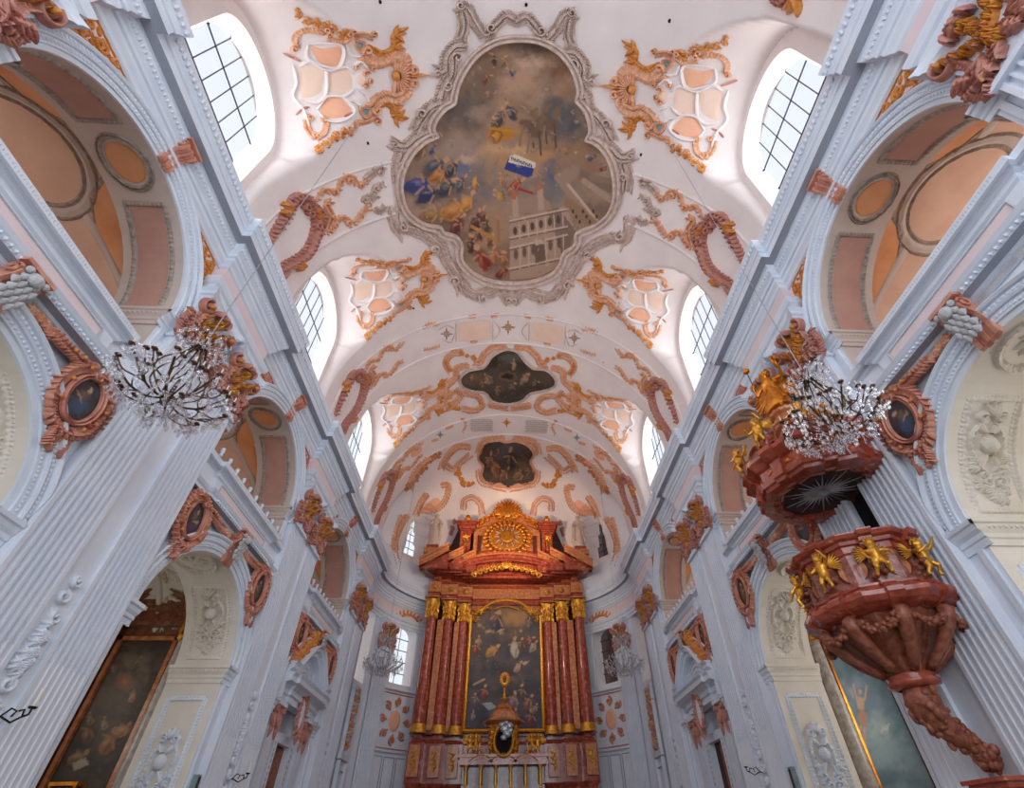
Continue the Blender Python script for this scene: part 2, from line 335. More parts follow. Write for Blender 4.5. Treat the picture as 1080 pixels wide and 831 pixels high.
mb = MB(); mb.add([(-14, -9, 0), (14, -9, 0), (14, 40, 0), (-14, 40, 0)], [(0, 1, 2, 3)], 'stone_floor'); make(mb, 'floor', kind='structure')
for s, side in ((-1, 'left'), (1, 'right')):
    mb = MB()
    for i, yc in enumerate(BAY):
        a, b = yc - PER / 2, yc + PER / 2
        arch_wall(mb, s, XW, a, b, 0, 8.95, yc, RL, ZL, 0, 'wall_white'); arch_wall(mb, s, XW, a, b, 8.95, 16.2, yc, RA, ZU, ZG, 'wall_white')
        if i < 3: arch_reveal(mb, s, XW, 9.45, yc, RL, ZL, 0, 'cream_stucco')
        else:
            arch_reveal(mb, s, XW, 8.35, yc, RL, ZL, 0, 'wall_white'); mb.add([(s * 8.35, a, 0), (s * 8.35, b, 0), (s * 8.35, b, 8.9), (s * 8.35, a, 8.9)], [(0, 1, 2, 3)], 'wall_white')
        arch_reveal(mb, s, XW, 9.35, yc, RA, ZU, ZG, 'gallery_plaster')
    # nave wall facing of the piers, behind the pilaster pairs
    for c in PIER:
        if c == PIER[1] and s == 1:      # the doorway to the pulpit is cut between the two pilasters
            for y0, y1, z0, z1 in ((c - 1.36, c - .46, 0, 15.6), (c + .3, c + 1.36, 0, 15.6), (c - .46, c + .3, 0, 5.2), (c - .46, c + .3, 8.0, 15.6)): mb.box((s * 7.8, y0, z0), (s * XW, y1, z1))
            mb.add([(s * 7.94, c - .46, 5.2), (s * 7.94, c + .3, 5.2), (s * 7.94, c + .3, 8.0), (s * 7.94, c - .46, 8.0)], [(0, 1, 2, 3)], 'dark_void')
        else: mb.box((s * 7.8, c - 1.36, 0), (s * XW, c + 1.36, 15.6))
    make(mb, 'wall_' + side, kind='structure')
    # side chapels and galleries behind the arcade
    mb = MB()
    for i, yc in enumerate(BAY[:3]):
        arch_wall(mb, s, 9.45, yc - PER / 2, yc + PER / 2, 0, 9.85, yc, RL, ZL, 0, 'cream_stucco')
        hw = 3.4; A = [(yc - hw, 0)] + arch_pts(yc, hw, 6.0, 24, 3.3) + [(yc + hw, 0)]
        mb.grid([[(s * 9.45, y, z) for y, z in A], [(s * 13.0, y, z) for y, z in A]], 'cream_stucco')
        mb.add([(s * 13, yc - 3.4, 0), (s * 13, yc + 3.4, 0), (s * 13, yc + 3.4, 9.4), (s * 13, yc - 3.4, 9.4)], [(0, 1, 2, 3)], 'cream_stucco')
    make(mb, 'wall_%s_chapels' % side, kind='structure')
    mb = MB()
    for i, yc in enumerate(BAY):
        arch_wall(mb, s, 9.35, yc - PER / 2, yc + PER / 2, 9.85, 15, yc, RA, ZU, ZG, 'gallery_plaster')
        A = [(yc - 3.0, 9.9)] + arch_pts(yc, 3.0, 11.4, 24, 2.75) + [(yc + 3.0, 9.9)]
        mb.grid([[(s * 9.35, y, z) for y, z in A], [(s * 12.9, y, z) for y, z in A]], 'gallery_blush')
        mb.add([(s * 12.9, yc - 3, 9.9), (s * 12.9, yc + 3, 9.9), (s * 12.9, yc + 3, 14.5), (s * 12.9, yc - 3, 14.5)], [(0, 1, 2, 3)], 'gallery_blush')
        mb.add([(s * 7.9, yc - 3, 9.88), (s * 12.9, yc - 3, 9.88), (s * 12.9, yc + 3, 9.88), (s * 7.9, yc + 3, 9.88)], [(0, 1, 2, 3)], 'gallery_plaster')
    make(mb, 'wall_%s_gallery' % side, kind='structure')
# apse wall, with its window openings left out
AW = [(27.15, 0.62, 8.8, 12.6), (30.2, 0.8, 9.4, 12.4)]
def apse_pt(u):      # u in (-1,1): left end, back, right end; angle on the ellipse
    a = u * pi / 2; return 8.0 * sin(a), Y0 + (BB + 0.05) * cos(a)
US = np.linspace(-1, 1, 161); AP = np.array([apse_pt(u) for u in US])
ZSS = np.concatenate([np.linspace(0, 8.4, 8), np.arange(8.5, 13.8, 0.12), [14.2, 15, 16.2, 17.4]])
apse_win = []
for yy, hw, z0, zs in AW:
    for s in (-1, 1):
        j = min(range(len(AP)), key=lambda k: abs(AP[k, 1] - yy) + (0 if AP[k, 0] * s > 0 else 9)); x, y = AP[j]; nx, ny = x / 64, (y - Y0) / BB ** 2; l = sqrt(nx * nx + ny * ny)
        apse_win.append((x, y, nx / l, ny / l, hw, z0, zs))
mb = MB(); V = np.array([[(x, y, z) for z in ZSS] for x, y in AP]); f = []
nz = len(ZSS)
def in_open(x, y, z):
    for cx, cy, nx, ny, hw, z0, zs in apse_win:
        t = -(x - cx) * ny + (y - cy) * nx
        if abs(x - cx) < 2 and abs(t) < hw and z > z0 and z < zs + hw * sqrt(max(0, 1 - (t / hw) ** 2)): return True
    return False
for i in range(len(AP) - 1):
    for j in range(nz - 1):
        c = V[i:i + 2, j:j + 2].reshape(-1, 3).mean(0)
        if not in_open(*c): f.append((i * nz + j, (i + 1) * nz + j, (i + 1) * nz + j + 1, i * nz + j + 1))
mb.add(V, f, 'wall_white')
mb.box((-7.97, 25.4, 0), (-7.9, 26.3, 17.3)); mb.box((7.9, 25.4, 0), (7.97, 26.3, 17.3))
make(mb, 'wall_apse', smooth=True, kind='structure')
# ---- windows
WN = [0]
def window_unit(cx, cy, nx, ny, hw, z0, zs, rise, D, splay, bars, panelw=None, ptop=None, pbot=None, back=True, label=None):
    """arched opening whose outer edge lies at (cx,cy) with outward normal n; reveal D deep, narrowing by splay"""
    WN[0] += 1; tx, ty = -ny, nx
    def pt(a, t, z): return (cx + nx * a + tx * t, cy + ny * a + ty * t, z)
    def outl(h, zb, r): return [(-h, zb)] + [(h * cos(q), zs + r * sin(q)) for q in np.linspace(pi, 0, 21)] + [(h, zb)]
    A = outl(hw, z0, rise); B = outl(hw - splay, z0 + splay, rise - splay); mb = MB()
    mb.grid([[pt(0, t, z) for t, z in A], [pt(D * .12, t * .985, z) for t, z in A], [pt(D, t, z) for t, z in B]], 'reveal_white'); mb.add([pt(0, -hw, z0), pt(0, hw, z0), pt(D, hw - splay, z0 + splay), pt(D, -hw + splay, z0 + splay)], [(0, 1, 2, 3)], 'reveal_white')
    if panelw:       # lunette wall round the opening
        for (t0, a0), (t1, a1) in zip(A[1:-2], A[2:-1]): mb.add([pt(0, t0, a0), pt(0, t1, a1), pt(0, t1, ptop), pt(0, t0, ptop)], [(0, 1, 2, 3)], 'vault_white')
        for a, b in ((-panelw, -hw), (hw, panelw)): mb.add([pt(0, a, pbot), pt(0, b, pbot), pt(0, b, ptop), pt(0, a, ptop)], [(0, 1, 2, 3)], 'vault_white')
        mb.add([pt(0, -hw, pbot), pt(0, hw, pbot), pt(0, hw, z0), pt(0, -hw, z0)], [(0, 1, 2, 3)], 'vault_white')
    w = make(mb, 'window_%d' % WN[0], kind='structure'); g = MB()
    h2 = hw - splay; zb = z0 + splay; g.add([pt(D, t, z) for t, z in B], [tuple(range(len(B)))], 'window_glass'); make(g, 'pane', w)
    b = MB(); nv, nh = bars
    for k in range(1, nv + 1):
        t = -h2 + 2 * h2 * k / (nv + 1); zt = zs + (rise - splay) * sqrt(max(0, 1 - (t / h2) ** 2)); b.tube([pt(D - .03, t, zb), pt(D - .03, t, zt)], 0.022, 'window_bar', 5)
    top = zs + rise - splay
    for k in range(1, nh + 1):
        z = zb + (top - zb) * k / (nh + 1); ww = h2 if z < zs else h2 * sqrt(max(0, 1 - ((z - zs) / (rise - splay)) ** 2)); b.tube([pt(D - .05, -ww, z), pt(D - .05, ww, z)], 0.028, 'window_bar', 5)
        b.ball(pt(D - .06, ww, z), .05, 'window_bar', 6, 4)
    for side in (-1, 1):     # fine leading
        pass
    make(b, 'glazing_bars', w); return w
for yb in BAY:
    for s in (-1, 1): window_unit(s * 8.44, yb + .12, s, 0, 1.72, 17.0, 20.5, 1.72, 0.55, 0.22, (5, 2), 2.6, 23.3, 15.5)
for s in (-1, 1):
    for yy, hw in ((27.15, 0.75), (29.95, 0.95)):
        x, y, nx, ny = apse_frame(yy, s); window_unit(x + nx * .5, y + ny * .5, nx, ny, hw * .82, 17.4 if yy < 28 else 18.2, 20.6, hw * .8, 0.4, 0.1, (1, 4), hw * 1.3, 23, 16.5)
for cx, cy, nx, ny, hw, z0, zs in apse_win: window_unit(cx + nx * .03, cy + ny * .03, nx, ny, hw - .03, z0 + .06, zs, hw - .03, 0.75, 0.12, (1, 4), hw + .3, zs + hw + .3, z0 - .3)
# back of the apse windows on the right is a darker stair turret in the photo
for k, (cx, cy, nx, ny, hw, z0, zs) in enumerate(apse_win):
    if cx > 0: 
        mb = MB(); tx, ty = -ny, nx; c = np.array([cx + nx * 1.3, cy + ny * 1.3, 0]); t = np.array([tx, ty, 0]); mb.add([c - t * 1.3 + (0, 0, z0 - 1), c + t * 1.3 + (0, 0, z0 - 1), c + t * 1.3 + (0, 0, zs + 1.6), c - t * 1.3 + (0, 0, zs + 1.6)], [(0, 1, 2, 3)], 'dark_room'); make(mb, 'wall_turret', kind='structure')
x, y, nx, ny = apse_frame(29.95, 1); mb = MB(); c = np.array([x + nx * 1.5, y + ny * 1.5, 0]); t = np.array([-ny, nx, 0]); mb.add([c - t * 1.6 + (0, 0, 17), c + t * 1.6 + (0, 0, 17), c + t * 1.6 + (0, 0, 23), c - t * 1.6 + (0, 0, 23)], [(0, 1, 2, 3)], 'dark_room'); make(mb, 'wall_turret_upper', kind='structure')
# the west wall behind the camera with three windows made up for the fill light
mb = MB(); xs_ = [-8.1, -6.6, -3.2, -1.7, 1.7, 3.2, 6.6, 8.1]
for a, b in zip(xs_[0::2], xs_[1::2]): mb.add([(a, -8.95, 0), (b, -8.95, 0), (b, -8.95, 25.6), (a, -8.95, 25.6)], [(0, 1, 2, 3)], 'wall_white')
for a, b in zip(xs_[1:-1:2], xs_[2::2]):
    for z0, z1 in ((0, 4.0), (15.0, 25.6)): mb.add([(a, -8.95, z0), (b, -8.95, z0), (b, -8.95, z1), (a, -8.95, z1)], [(0, 1, 2, 3)], 'wall_white')
make(mb, 'wall_rear', kind='structure')
for x in (-4.9, 0, 4.9): window_unit(x, -8.95, 0, -1, 1.7, 4.0, 14.2, .8, .2, .02, (4, 10))
for yb in BAY:
    for s in (-1, 1):  # window frames made up to stand before the gallery and chapel fill lamps
        window_unit(s * 12.6, yb, s, 0, 1.12, 11.3, 12.6, .55, .1, .05, (3, 2))
        if yb < 18: window_unit(s * 12.6, yb, s, 0, .95, 3.7, 5.7, .4, .1, .05, (2, 3))
# ---- vault
def vault_mesh():
    ys = np.concatenate([np.arange(-8, Y0, 0.11), Y0 + (BB - 0.01) * np.sin(np.linspace(0, pi / 2, 60))]); th = np.radians(np.linspace(-104, 104, 260))
    T, Y = np.meshgrid(th, ys, indexing='ij'); dirs = np.stack([np.sin(T), np.zeros_like(T), np.cos(T)], -1); O = np.stack([np.zeros_like(T), Y, np.full_like(T, ZC)], -1)
    base = np.where(Y > Y0, RV * np.sqrt(np.clip(1 - ((Y - Y0) / BB) ** 2, 0, 1)), RV) * 0.995; r = base.copy(); deep = np.zeros(T.shape, bool)
    lo = base.copy(); best = base.copy()
    for k in range(1, 30):
        rr = base + k * 0.07; i = inside(O + dirs * rr[..., None]); best = np.where(i & (best >= rr - 0.11), rr, best)
    lo = best; hi = best + 0.07
    for _ in range(6):
        mid = (lo + hi) / 2; i = inside(O + dirs * mid[..., None]); lo = np.where(i, mid, lo); hi = np.where(i, hi, mid)
    X = O + dirs * lo[..., None]; X[..., 2] = np.maximum(X[..., 2], 15.4)
    for (ox, oy), (nx, ny), hw, D, zs, rise, sl in LUN:
        a = (X[..., 0] - ox) * nx + (X[..., 1] - oy) * ny; t = np.abs(-(X[..., 0] - ox) * ny + (X[..., 1] - oy) * nx); deep |= (a > D - 0.04) & (t < hw)
    n1, n2 = T.shape; mb = MB(); f = []
    dd = deep[:-1, :-1] & deep[1:, :-1] & deep[1:, 1:] & deep[:-1, 1:]
    for i in range(n1 - 1):
        for j in range(n2 - 1):
            if not dd[i, j]: f.append((i * n2 + j, (i + 1) * n2 + j, (i + 1) * n2 + j + 1, i * n2 + j + 1))
    mb.add(X, f, 'vault_white'); return mb
make(vault_mesh(), 'ceiling', smooth=True, kind='structure')
# ---- transverse bands of the vault at the piers
def on_vault(th, y, h):
    th, y, h = np.broadcast_arrays(np.asarray(th, float), y, h); r = np.where(y > Y0, RV * np.sqrt(np.clip(1 - ((y - Y0) / BB) ** 2, 0, 1)), RV) - h
    return np.stack([r * np.sin(th), y, ZC + r * np.cos(th)], -1)
for i, c in enumerate(PIER):
    mb = MB(); th = np.radians(np.linspace(-97, 97, 120))
    prof = [(-1.02, -.05), (-1.02, .05), (-.98, .09), (-.93, .06), (-.9, .035), (.9, .035), (.93, .06), (.98, .09), (1.02, .05), (1.02, -.05)]
    for part in ((th,) if i != 1 else (th[th < -.66], th[th > .66])): mb.grid([[on_vault(t, c + a, h) for a, h in prof] for t in part], 'vault_white')
    make(mb, 'trim_vault_band_%d' % (i + 1), kind='structure')
# ---- main entablature swept round the nave and apse
def offs_path(P, d):
    P = np.asarray(P, float); out = []
    for i in range(len(P)):
        n = []
        for a, b in ((i - 1, i), (i, i + 1)):
            if a < 0 or b >= len(P): continue
            t = P[b] - P[a]; l = np.linalg.norm(t)
            if l > 1e-6: n.append(np.array([t[1], -t[0]]) / l)
        if len(n) == 2:
            m = n[0] + n[1]; k = 1 + n[0] @ n[1]; out.append(P[i] + m / max(k, 0.25) * d)
        else: out.append(P[i] + n[0] * d)
    return np.array(out)
left = [(-XW, -9)]
for c in PIER: left += [(-XW, c - 1.36), (-XP, c - 1.36), (-XP, c + 1.36), (-XW, c + 1.36)]
ap = [tuple(p) for p in AP[2:-2:2]]
k1 = [k for k, p in enumerate(ap) if p[1] > 28.6][0]; k2 = len(ap) - 1 - k1
def bump(p, q): return None
full = left + [(-XW, 26.3)] + ap[1:-1] + [(XW, 26.3)] + [(-x, y) for x, y in left[::-1]]
nL = len(left) + 1; nA = len(ap) - 2
ENT = [(0.0, 12.72), (0.06, 12.72), (0.06, 12.9), (0.1, 12.93), (0.1, 13.1), (0.16, 13.16), (0.2, 13.3), (0.2, 13.36), (0.02, 13.38), (0.02, 14.0), (0.07, 14.04), (0.1, 14.12), (0.16, 14.2), (0.16, 14.32), (0.21, 14.34), (0.21, 14.46), (0.27, 14.52), (0.34, 14.66), (0.36, 14.76), (0.58, 14.76), (0.58, 15.0), (0.62, 15.02), (0.62, 15.1), (0.66, 15.16), (0.7, 15.3), (0.72, 15.4), (0.72, 15.5), (-0.3, 15.62)]
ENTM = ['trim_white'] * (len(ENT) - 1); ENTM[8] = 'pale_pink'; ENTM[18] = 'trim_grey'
def sweep(mb, path, prof, mats, sel=None):
    rings = [offs_path(path, d) for d, z in prof]
    for k in range(len(prof) - 1):
        a, b = rings[k], rings[k + 1]; G = np.array([[(*p, prof[k][1]) for p in a], [(*p, prof[k + 1][1]) for p in b]])
        if sel: G = G[:, sel[0]:sel[1]]
        mb.grid(G, mats[k])
for k, sel in enumerate(((0, nL + 1), (nL, nL + nA + 1), (nL + nA, len(full)))):
    mb = MB(); sweep(mb, full, ENT if k == 1 else ENT[9:], ENTM if k == 1 else ENTM[9:], sel)
    if k != 1:
        q = -1 if k == 0 else 1
        for c in PIER:
            sub = [(q * XW, c - 1.36), (q * XP, c - 1.36), (q * XP, c + 1.36), (q * XW, c + 1.36)]
            sweep(mb, sub if q < 0 else sub[::-1], ENT[:10], ENTM[:9])
        sub = [(q * XW, 25.6), (q * XW, 26.3)]; sweep(mb, sub if q < 0 else sub[::-1], ENT[:10], ENTM[:9])
    # leaf ornament on the top moulding, egg row below the soffit
    if k != 1:
        P = offs_path(full, 0.7)[sel[0]:sel[1]]; 
        for a, b in zip(P[:-1], P[1:]):
            L = np.linalg.norm(b - a); n = int(L / 0.13)
            if n < 1 or L < .3: continue
            t = (b - a) / L; nr = np.array([t[1], -t[0]])
            for j in range(n):
                p = a + t * (j + .5) * L / n; mb.ball((p[0] - nr[0] * .0, p[1] - nr[1] * .0, 15.28), (0.035 if abs(t[1]) > .5 else .055, 0.055 if abs(t[1]) > .5 else .035, 0.1), 'trim_white', 6, 5)
        P = offs_path(full, 0.3)[sel[0]:sel[1]]
        for a, b in zip(P[:-1], P[1:]):
            L = np.linalg.norm(b - a); n = int(L / 0.1)
            if n < 1 or L < .3: continue
            t = (b - a) / L
            for j in range(n):
                p = a + t * (j + .5) * L / n; mb.ball((p[0], p[1], 14.58), (.035, .035, .06), 'trim_white', 5, 4)
    make(mb, 'trim_%d' % (k + 1), kind='structure')
# ---- lower wall details per bay: archivolts, imposts, gallery parapet
def archivolt(mb, s, d, yc, r, zs, wid, m, ylim):
    prof = [(0, 0), (0.0, .05), (.12, .06), (.13, .1), (.3, .1), (.31, .14), (.36, .16), (.4, .12), (.5, .12), (.52, .17), (.58, .2), (.62, .18), (.62, 0)]
    G = []
    for u in np.linspace(1, -1, 61):
        row = []
        for o, h in prof:
            R_ = r + o * wid / .62; a0 = math.acos(min(1, ylim / R_)); t = pi / 2 + u * (pi / 2 - a0); row.append((s * (d - h), yc + R_ * cos(t), zs + R_ * sin(t)))
        G.append(row)
    mb.grid(G, m)
    for k in range(96):      # bead rows
        t = pi * (k + .5) / 96
        for o, h, q in ((.215, .105, .035), (.45, .125, .04)):
            y = yc + (r + o * wid / .62) * cos(t)
            if abs(y - yc) < ylim: mb.ball((s * (d - h), y, zs + (r + o * wid / .62) * sin(t)), (.02, q, q), m, 5, 4)
    # moulded strips running down the jambs below the arch
def block_mould(mb, s, d0, d1, ya, yb, z0, prof, m):     # straight moulding: profile (projection, dz) on three faces of a jamb block
    for (p0, h0), (p1, h1) in zip(prof[:-1], prof[1:]):
        for A, B in (((d0 - p0), (d0 - p1)),):
            mb.add([(s * A, ya, z0 + h0), (s * A, yb, z0 + h0), (s * B, yb, z0 + h1), (s * B, ya, z0 + h1)], [(0, 1, 2, 3)], m)
IMP = [(0, 0), (.04, 0), (.04, .12), (.07, .14), (.07, .22), (.12, .28), (.14, .36), (.18, .38), (.18, .46), (0, .46)]
for s, side in ((-1, 'left'), (1, 'right')):
    for i, yc in enumerate(BAY):
        mb = MB(); ylim = 2.6; archivolt(mb, s, XW, yc, RL, ZL, 0.5, 'trim_white', ylim); archivolt(mb, s, XW, yc, RA, ZU, 0.46, 'trim_white', ylim)
        for zi, m2, dd in ((ZL - .46, 'cream_stucco', 9.45 if i < 3 else 8.35), (ZU - .46, 'gallery_plaster', 9.35)):
            for q in (-1, 1):
                yj = yc + q * (RL if zi < 7 else RA); lo_, hi_ = min(yj, yc + q * ylim), max(yj, yc + q * ylim)
                block_mould(mb, s, XW, XW, lo_ - (.12 if q > 0 else 0), hi_ + (.12 if q < 0 else 0), zi, IMP, 'trim_white')
                for (p0, h0), (p1, h1) in zip(IMP[:-1], IMP[1:]): mb.add([(s * (XW - p0), yj - q * p0, zi + h0), (s * dd, yj - q * p0, zi + h0), (s * dd, yj - q * p1, zi + h1), (s * (XW - p1), yj - q * p1, zi + h1)], [(0, 1, 2, 3)], m2)
                for k in range(14): mb.ball((s * (XW + .1 + k * .1), yj - q * .13, zi + .31), (.035, .03, .035), m2, 5, 4)
        # strips down the pier edge (pier jamb, below impost)
        for q in (-1, 1):
            for za, zb in ((0, ZL - .46), (ZG, ZU - .46)):
                y = yc + q * (2.28 if za < 1 else 2.38); mb.box((s * (XW - .06), min(y, y + q * .1), za), (s * XW, max(y, y + q * .1), zb), 'trim_white')
        make(mb, 'trim_%s_arcade_%d' % (side, i), kind='structure')
# ---- ribs of the gallery ceilings and panels of the arch soffits
def S_bar(s, yc, ry, rz, zs, dref):      # u = arc parameter (radians from apex, +y), v = distance from nave wall
    def f(uv, h): 
        uv = np.asarray(uv, float); a = uv[..., 0]; h = np.asarray(h) + 0 * a
        return np.stack([s * (dref + uv[..., 1]), yc + (ry - h) * np.sin(a), zs + (rz - h) * np.cos(a)], -1)
    return f
for s, side in ((-1, 'left'), (1, 'right')):
    for i, yc in enumerate(BAY):
        if i == 0: continue
        mb = MB(); S = S_bar(s, yc, RA, RA, ZU, XW); w = 1.4     # soffit of the upper arch: pink panels in grey leaf borders, round medallion at the crown
        for a0, a1 in ((-1.55, -.36), (.36, 1.55)):
            box = [(a0, .3), (a1, .3), (a1, w - .3), (a0, w - .3)]; n = 16
            UV = np.array([[(a0 + (a1 - a0) * p, .34 + (w - .68) * q) for p in np.linspace(0, 1, n)] for q in (0, 1)]); mb.grid(S(UV, np.full((2, n), .01)), 'gallery_pink')
            for v in (.26, w - .26): ribbon(mb, [(a0, v), (a0 + (a1 - a0) * .5, v), (a1, v)], .13, .06, S, 'grey_ornament', 26, 90, (1, 1), 0, 5)
            for u in (a0, a1): ribbon(mb, [(u, .22), (u, w / 2), (u, w - .22)], .055, .06, S, 'grey_ornament', 10, 30, (1, 1), 0, 5)
        a = np.linspace(0, 2 * pi, 49); ring = [(.2 * cos(t), w / 2 + .42 * sin(t)) for t in a[:-1]]
        panel(mb, ring[::4], .015, S, 'gallery_orange')
        P = np.array(ring); 
        for f0, f1, hh in ((1.0, 1.18, .08), (1.18, 1.3, .05)):
            c = P.mean(0); UV = np.array([c + (P - c) * f0, c + (P - c) * (f0 + f1) / 2, c + (P - c) * f1]); H = np.stack([np.zeros(len(P)), hh * (0.6 + .4 * np.abs(np.sin(np.arange(len(P)) * pi / 3))), np.zeros(len(P))]); mb.grid(S(UV, H), 'grey_ornament', closev=True)
        make(mb, 'trim_%s_gallery_soffit_%d' % (side, i), kind='structure')
        mb = MB(); S = S_bar(s, yc, 3.0, 2.75, 11.4, 9.35); W2 = 3.4; cv = 1.65
        ring = [(.36 * cos(t), cv + .95 * sin(t)) for t in np.linspace(0, 2 * pi, 41)[:-1]]
        P = np.array(ring); c = P.mean(0)
        for f0, f1, hh, mm in ((1.0, 1.1, .07, 'grey_ornament'), (1.1, 1.28, .05, 'gallery_plaster'), (1.28, 1.36, .07, 'grey_ornament')):
            UV = np.array([c + (P - c) * f0, c + (P - c) * (f0 + f1) / 2, c + (P - c) * f1]); H = np.stack([np.full(len(P), .01), hh * (0.7 + .3 * np.abs(np.sin(np.arange(len(P)) * pi / 2))), np.full(len(P), .01)]); mb.grid(S(UV, H), mm, closev=True)
        for qu in (-1, 1):      # orange fields towards the nave and outer wall
            for v0, v1 in ((0.1, 0.95), (2.4, 3.3)):
                poly = [(qu * .12, v0), (qu * .62, v0), (qu * 1.15, v0), (qu * .5, v1), (qu * .3, v1 - .15)]
                if v0 > 1: poly = [(qu * .12, v1), (qu * .62, v1), (qu * 1.15, v1), (qu * .5, v0), (qu * .3, v0 + .15)]
                q = np.array(poly); UV = np.array([q, np.tile(q.mean(0), (len(q), 1))]); mb.grid(S(UV, np.full((2, len(q)), .012)), 'gallery_orange', closev=True)
                for a_, b_ in zip(poly, poly[1:] + poly[:1]): ribbon(mb, [a_, ((a_[0] + b_[0]) / 2, (a_[1] + b_[1]) / 2), b_], .06, .05, S, 'grey_ornament', 12, 30, (1, 1), 0, 5)
        for qu in (-1, 1):
            for e in (0.05, 3.25):
                ribbon(mb, [(qu * .42, cv + (.5 if e > 1 else -.5)), (qu * .85, (cv + e) / 2 + (.2 if e > 1 else -.2)), (qu * 1.4, e)], .2, .05, S, 'gallery_plaster', 0, 20, (1, 1))
        ribbon(mb, [(-1.5, .05), (0, .05), (1.5, .05)], .14, .06, S, 'gallery_plaster', 0, 50, (1, 1)); 
        for qu in (-1.5, 1.5): ribbon(mb, [(qu, 0), (qu, 1.7), (qu, 3.4)], .1, .12, S, 'gallery_plaster', 0, 10, (1, 1))
        make(mb, 'trim_%s_gallery_vault_%d' % (side, i), kind='structure')
# ================================================================== PAINTED CANVASES
def vnoise(x, y, seed=0):
    xi = np.floor(x).astype(int); yi = np.floor(y).astype(int); fx = x - xi; fy = y - yi; fx = fx * fx * (3 - 2 * fx); fy = fy * fy * (3 - 2 * fy)
    def hsh(a, b):
        n = (a * 374761393 + b * 668265263 + seed * 1274126177) & 0xffffffff; n = ((n ^ (n >> 13)) * 1274126177) & 0xffffffff; return ((n ^ (n >> 16)) & 0xffff) / 65535.0
    return (hsh(xi, yi) * (1 - fx) + hsh(xi + 1, yi) * fx) * (1 - fy) + (hsh(xi, yi + 1) * (1 - fx) + hsh(xi + 1, yi + 1) * fx) * fy
def fbm(x, y, o=4, seed=0): return sum(vnoise(x * 2 ** k, y * 2 ** k, seed + k) * 0.5 ** (k + 1) for k in range(o)) / (1 - 0.5 ** o)
class Paint:
    def __init__(s, uv, base, base2, sc, warp=3.0, seed=1):
        s.u, s.v = uv[..., 0].copy(), uv[..., 1].copy(); s.sd = seed
        s.wu = s.u + warp * (fbm(s.u / 5, s.v / 5, 3, seed + 9) - .5) * 2; s.wv = s.v + warp * (fbm(s.u / 5, s.v / 5, 3, seed + 31) - .5) * 2
        n = np.clip((fbm(s.u / sc, s.v / sc, 5, seed) - .3) / .4, 0, 1)[..., None]; s.c = np.array(lin(base)) * (1 - n) + np.array(lin(base2)) * n
    def mixin(s, a, col):
        c = np.array(lin(col)); s.c = s.c * (1 - a[..., None]) + c * a[..., None]
    def blob(s, cx, cy, rx, ry, col, rot=0, soft=.35, al=1.0, warp=True):
        u, v = (s.wu, s.wv) if warp else (s.u, s.v); r = RAD(rot); dx, dy = u - cx, v - cy; a = (dx * cos(r) + dy * sin(r)) / rx; b = (-dx * sin(r) + dy * cos(r)) / ry
        d = np.sqrt(a * a + b * b); s.mixin(np.clip((1 - d) / soft, 0, 1) * al, col)
    def cloud(s, cx, cy, rx, ry, col, rot=0, al=.8, sc=12):
        r = RAD(rot); dx, dy = s.wu - cx, s.wv - cy; a = (dx * cos(r) + dy * sin(r)) / rx; b = (-dx * sin(r) + dy * cos(r)) / ry
        n = fbm(s.u / sc, s.v / sc, 4, s.sd + int(cx) % 17); s.mixin(np.clip((1.15 - np.sqrt(a * a + b * b) + (n - .5) * 1.6), 0, 1) * al, col)
    def poly(s, P, col, al=1.0): s.mixin(inpoly(np.stack([s.u, s.v], -1), P).astype(float) * al, col)
    def line(s, a, b, w, col, al=1.0):
        a, b = np.array(a, float), np.array(b, float); d = b - a; L = max(1e-6, d @ d); t = np.clip(((s.u - a[0]) * d[0] + (s.v - a[1]) * d[1]) / L, 0, 1)
        q = np.hypot(s.u - a[0] - t * d[0], s.v - a[1] - t * d[1]); s.mixin(np.clip((w - q) / (w * .4), 0, 1) * al, col)
    def fig(s, x, y, sz, robe, rot=0, skin='c9936c', sh='3a2a24'):      # a small painted figure: robe, torso, head, arms
        r = RAD(rot); q = lambda a, b: (x + sz * (a * cos(r) - b * sin(r)), y + sz * (a * sin(r) + b * cos(r)))
        s.blob(*q(.1, .15), sz * .5, sz * .85, sh, rot, .5, .6); s.blob(*q(0, 0), sz * .42, sz * .75, robe, rot, .3)
        s.blob(*q(.12, .25), sz * .12, sz * .5, sh, rot + 12, .6, .5); s.line(q(-.1, -.4), q(-.45, -.35), sz * .09, skin, .6); s.line(q(.15, -.35), q(.42, .05), sz * .08, skin, .6); s.blob(*q(-.12, -.1), sz * .18, sz * .4, 'd8c0a0', rot + 20, .8, .25); s.blob(*q(0, -.85), sz * .19, sz * .23, skin, rot, .3)
    def specks(s, k, box, r, cols, al=.6, seed=3):
        g = np.random.default_rng(seed)
        for _ in range(k):
            x, y = g.uniform(box[0], box[2]), g.uniform(box[1], box[3]); s.blob(x, y, r * g.uniform(.5, 1.6), r * g.uniform(.3, 1), cols[g.integers(len(cols))], g.uniform(0, 180), .5, al)
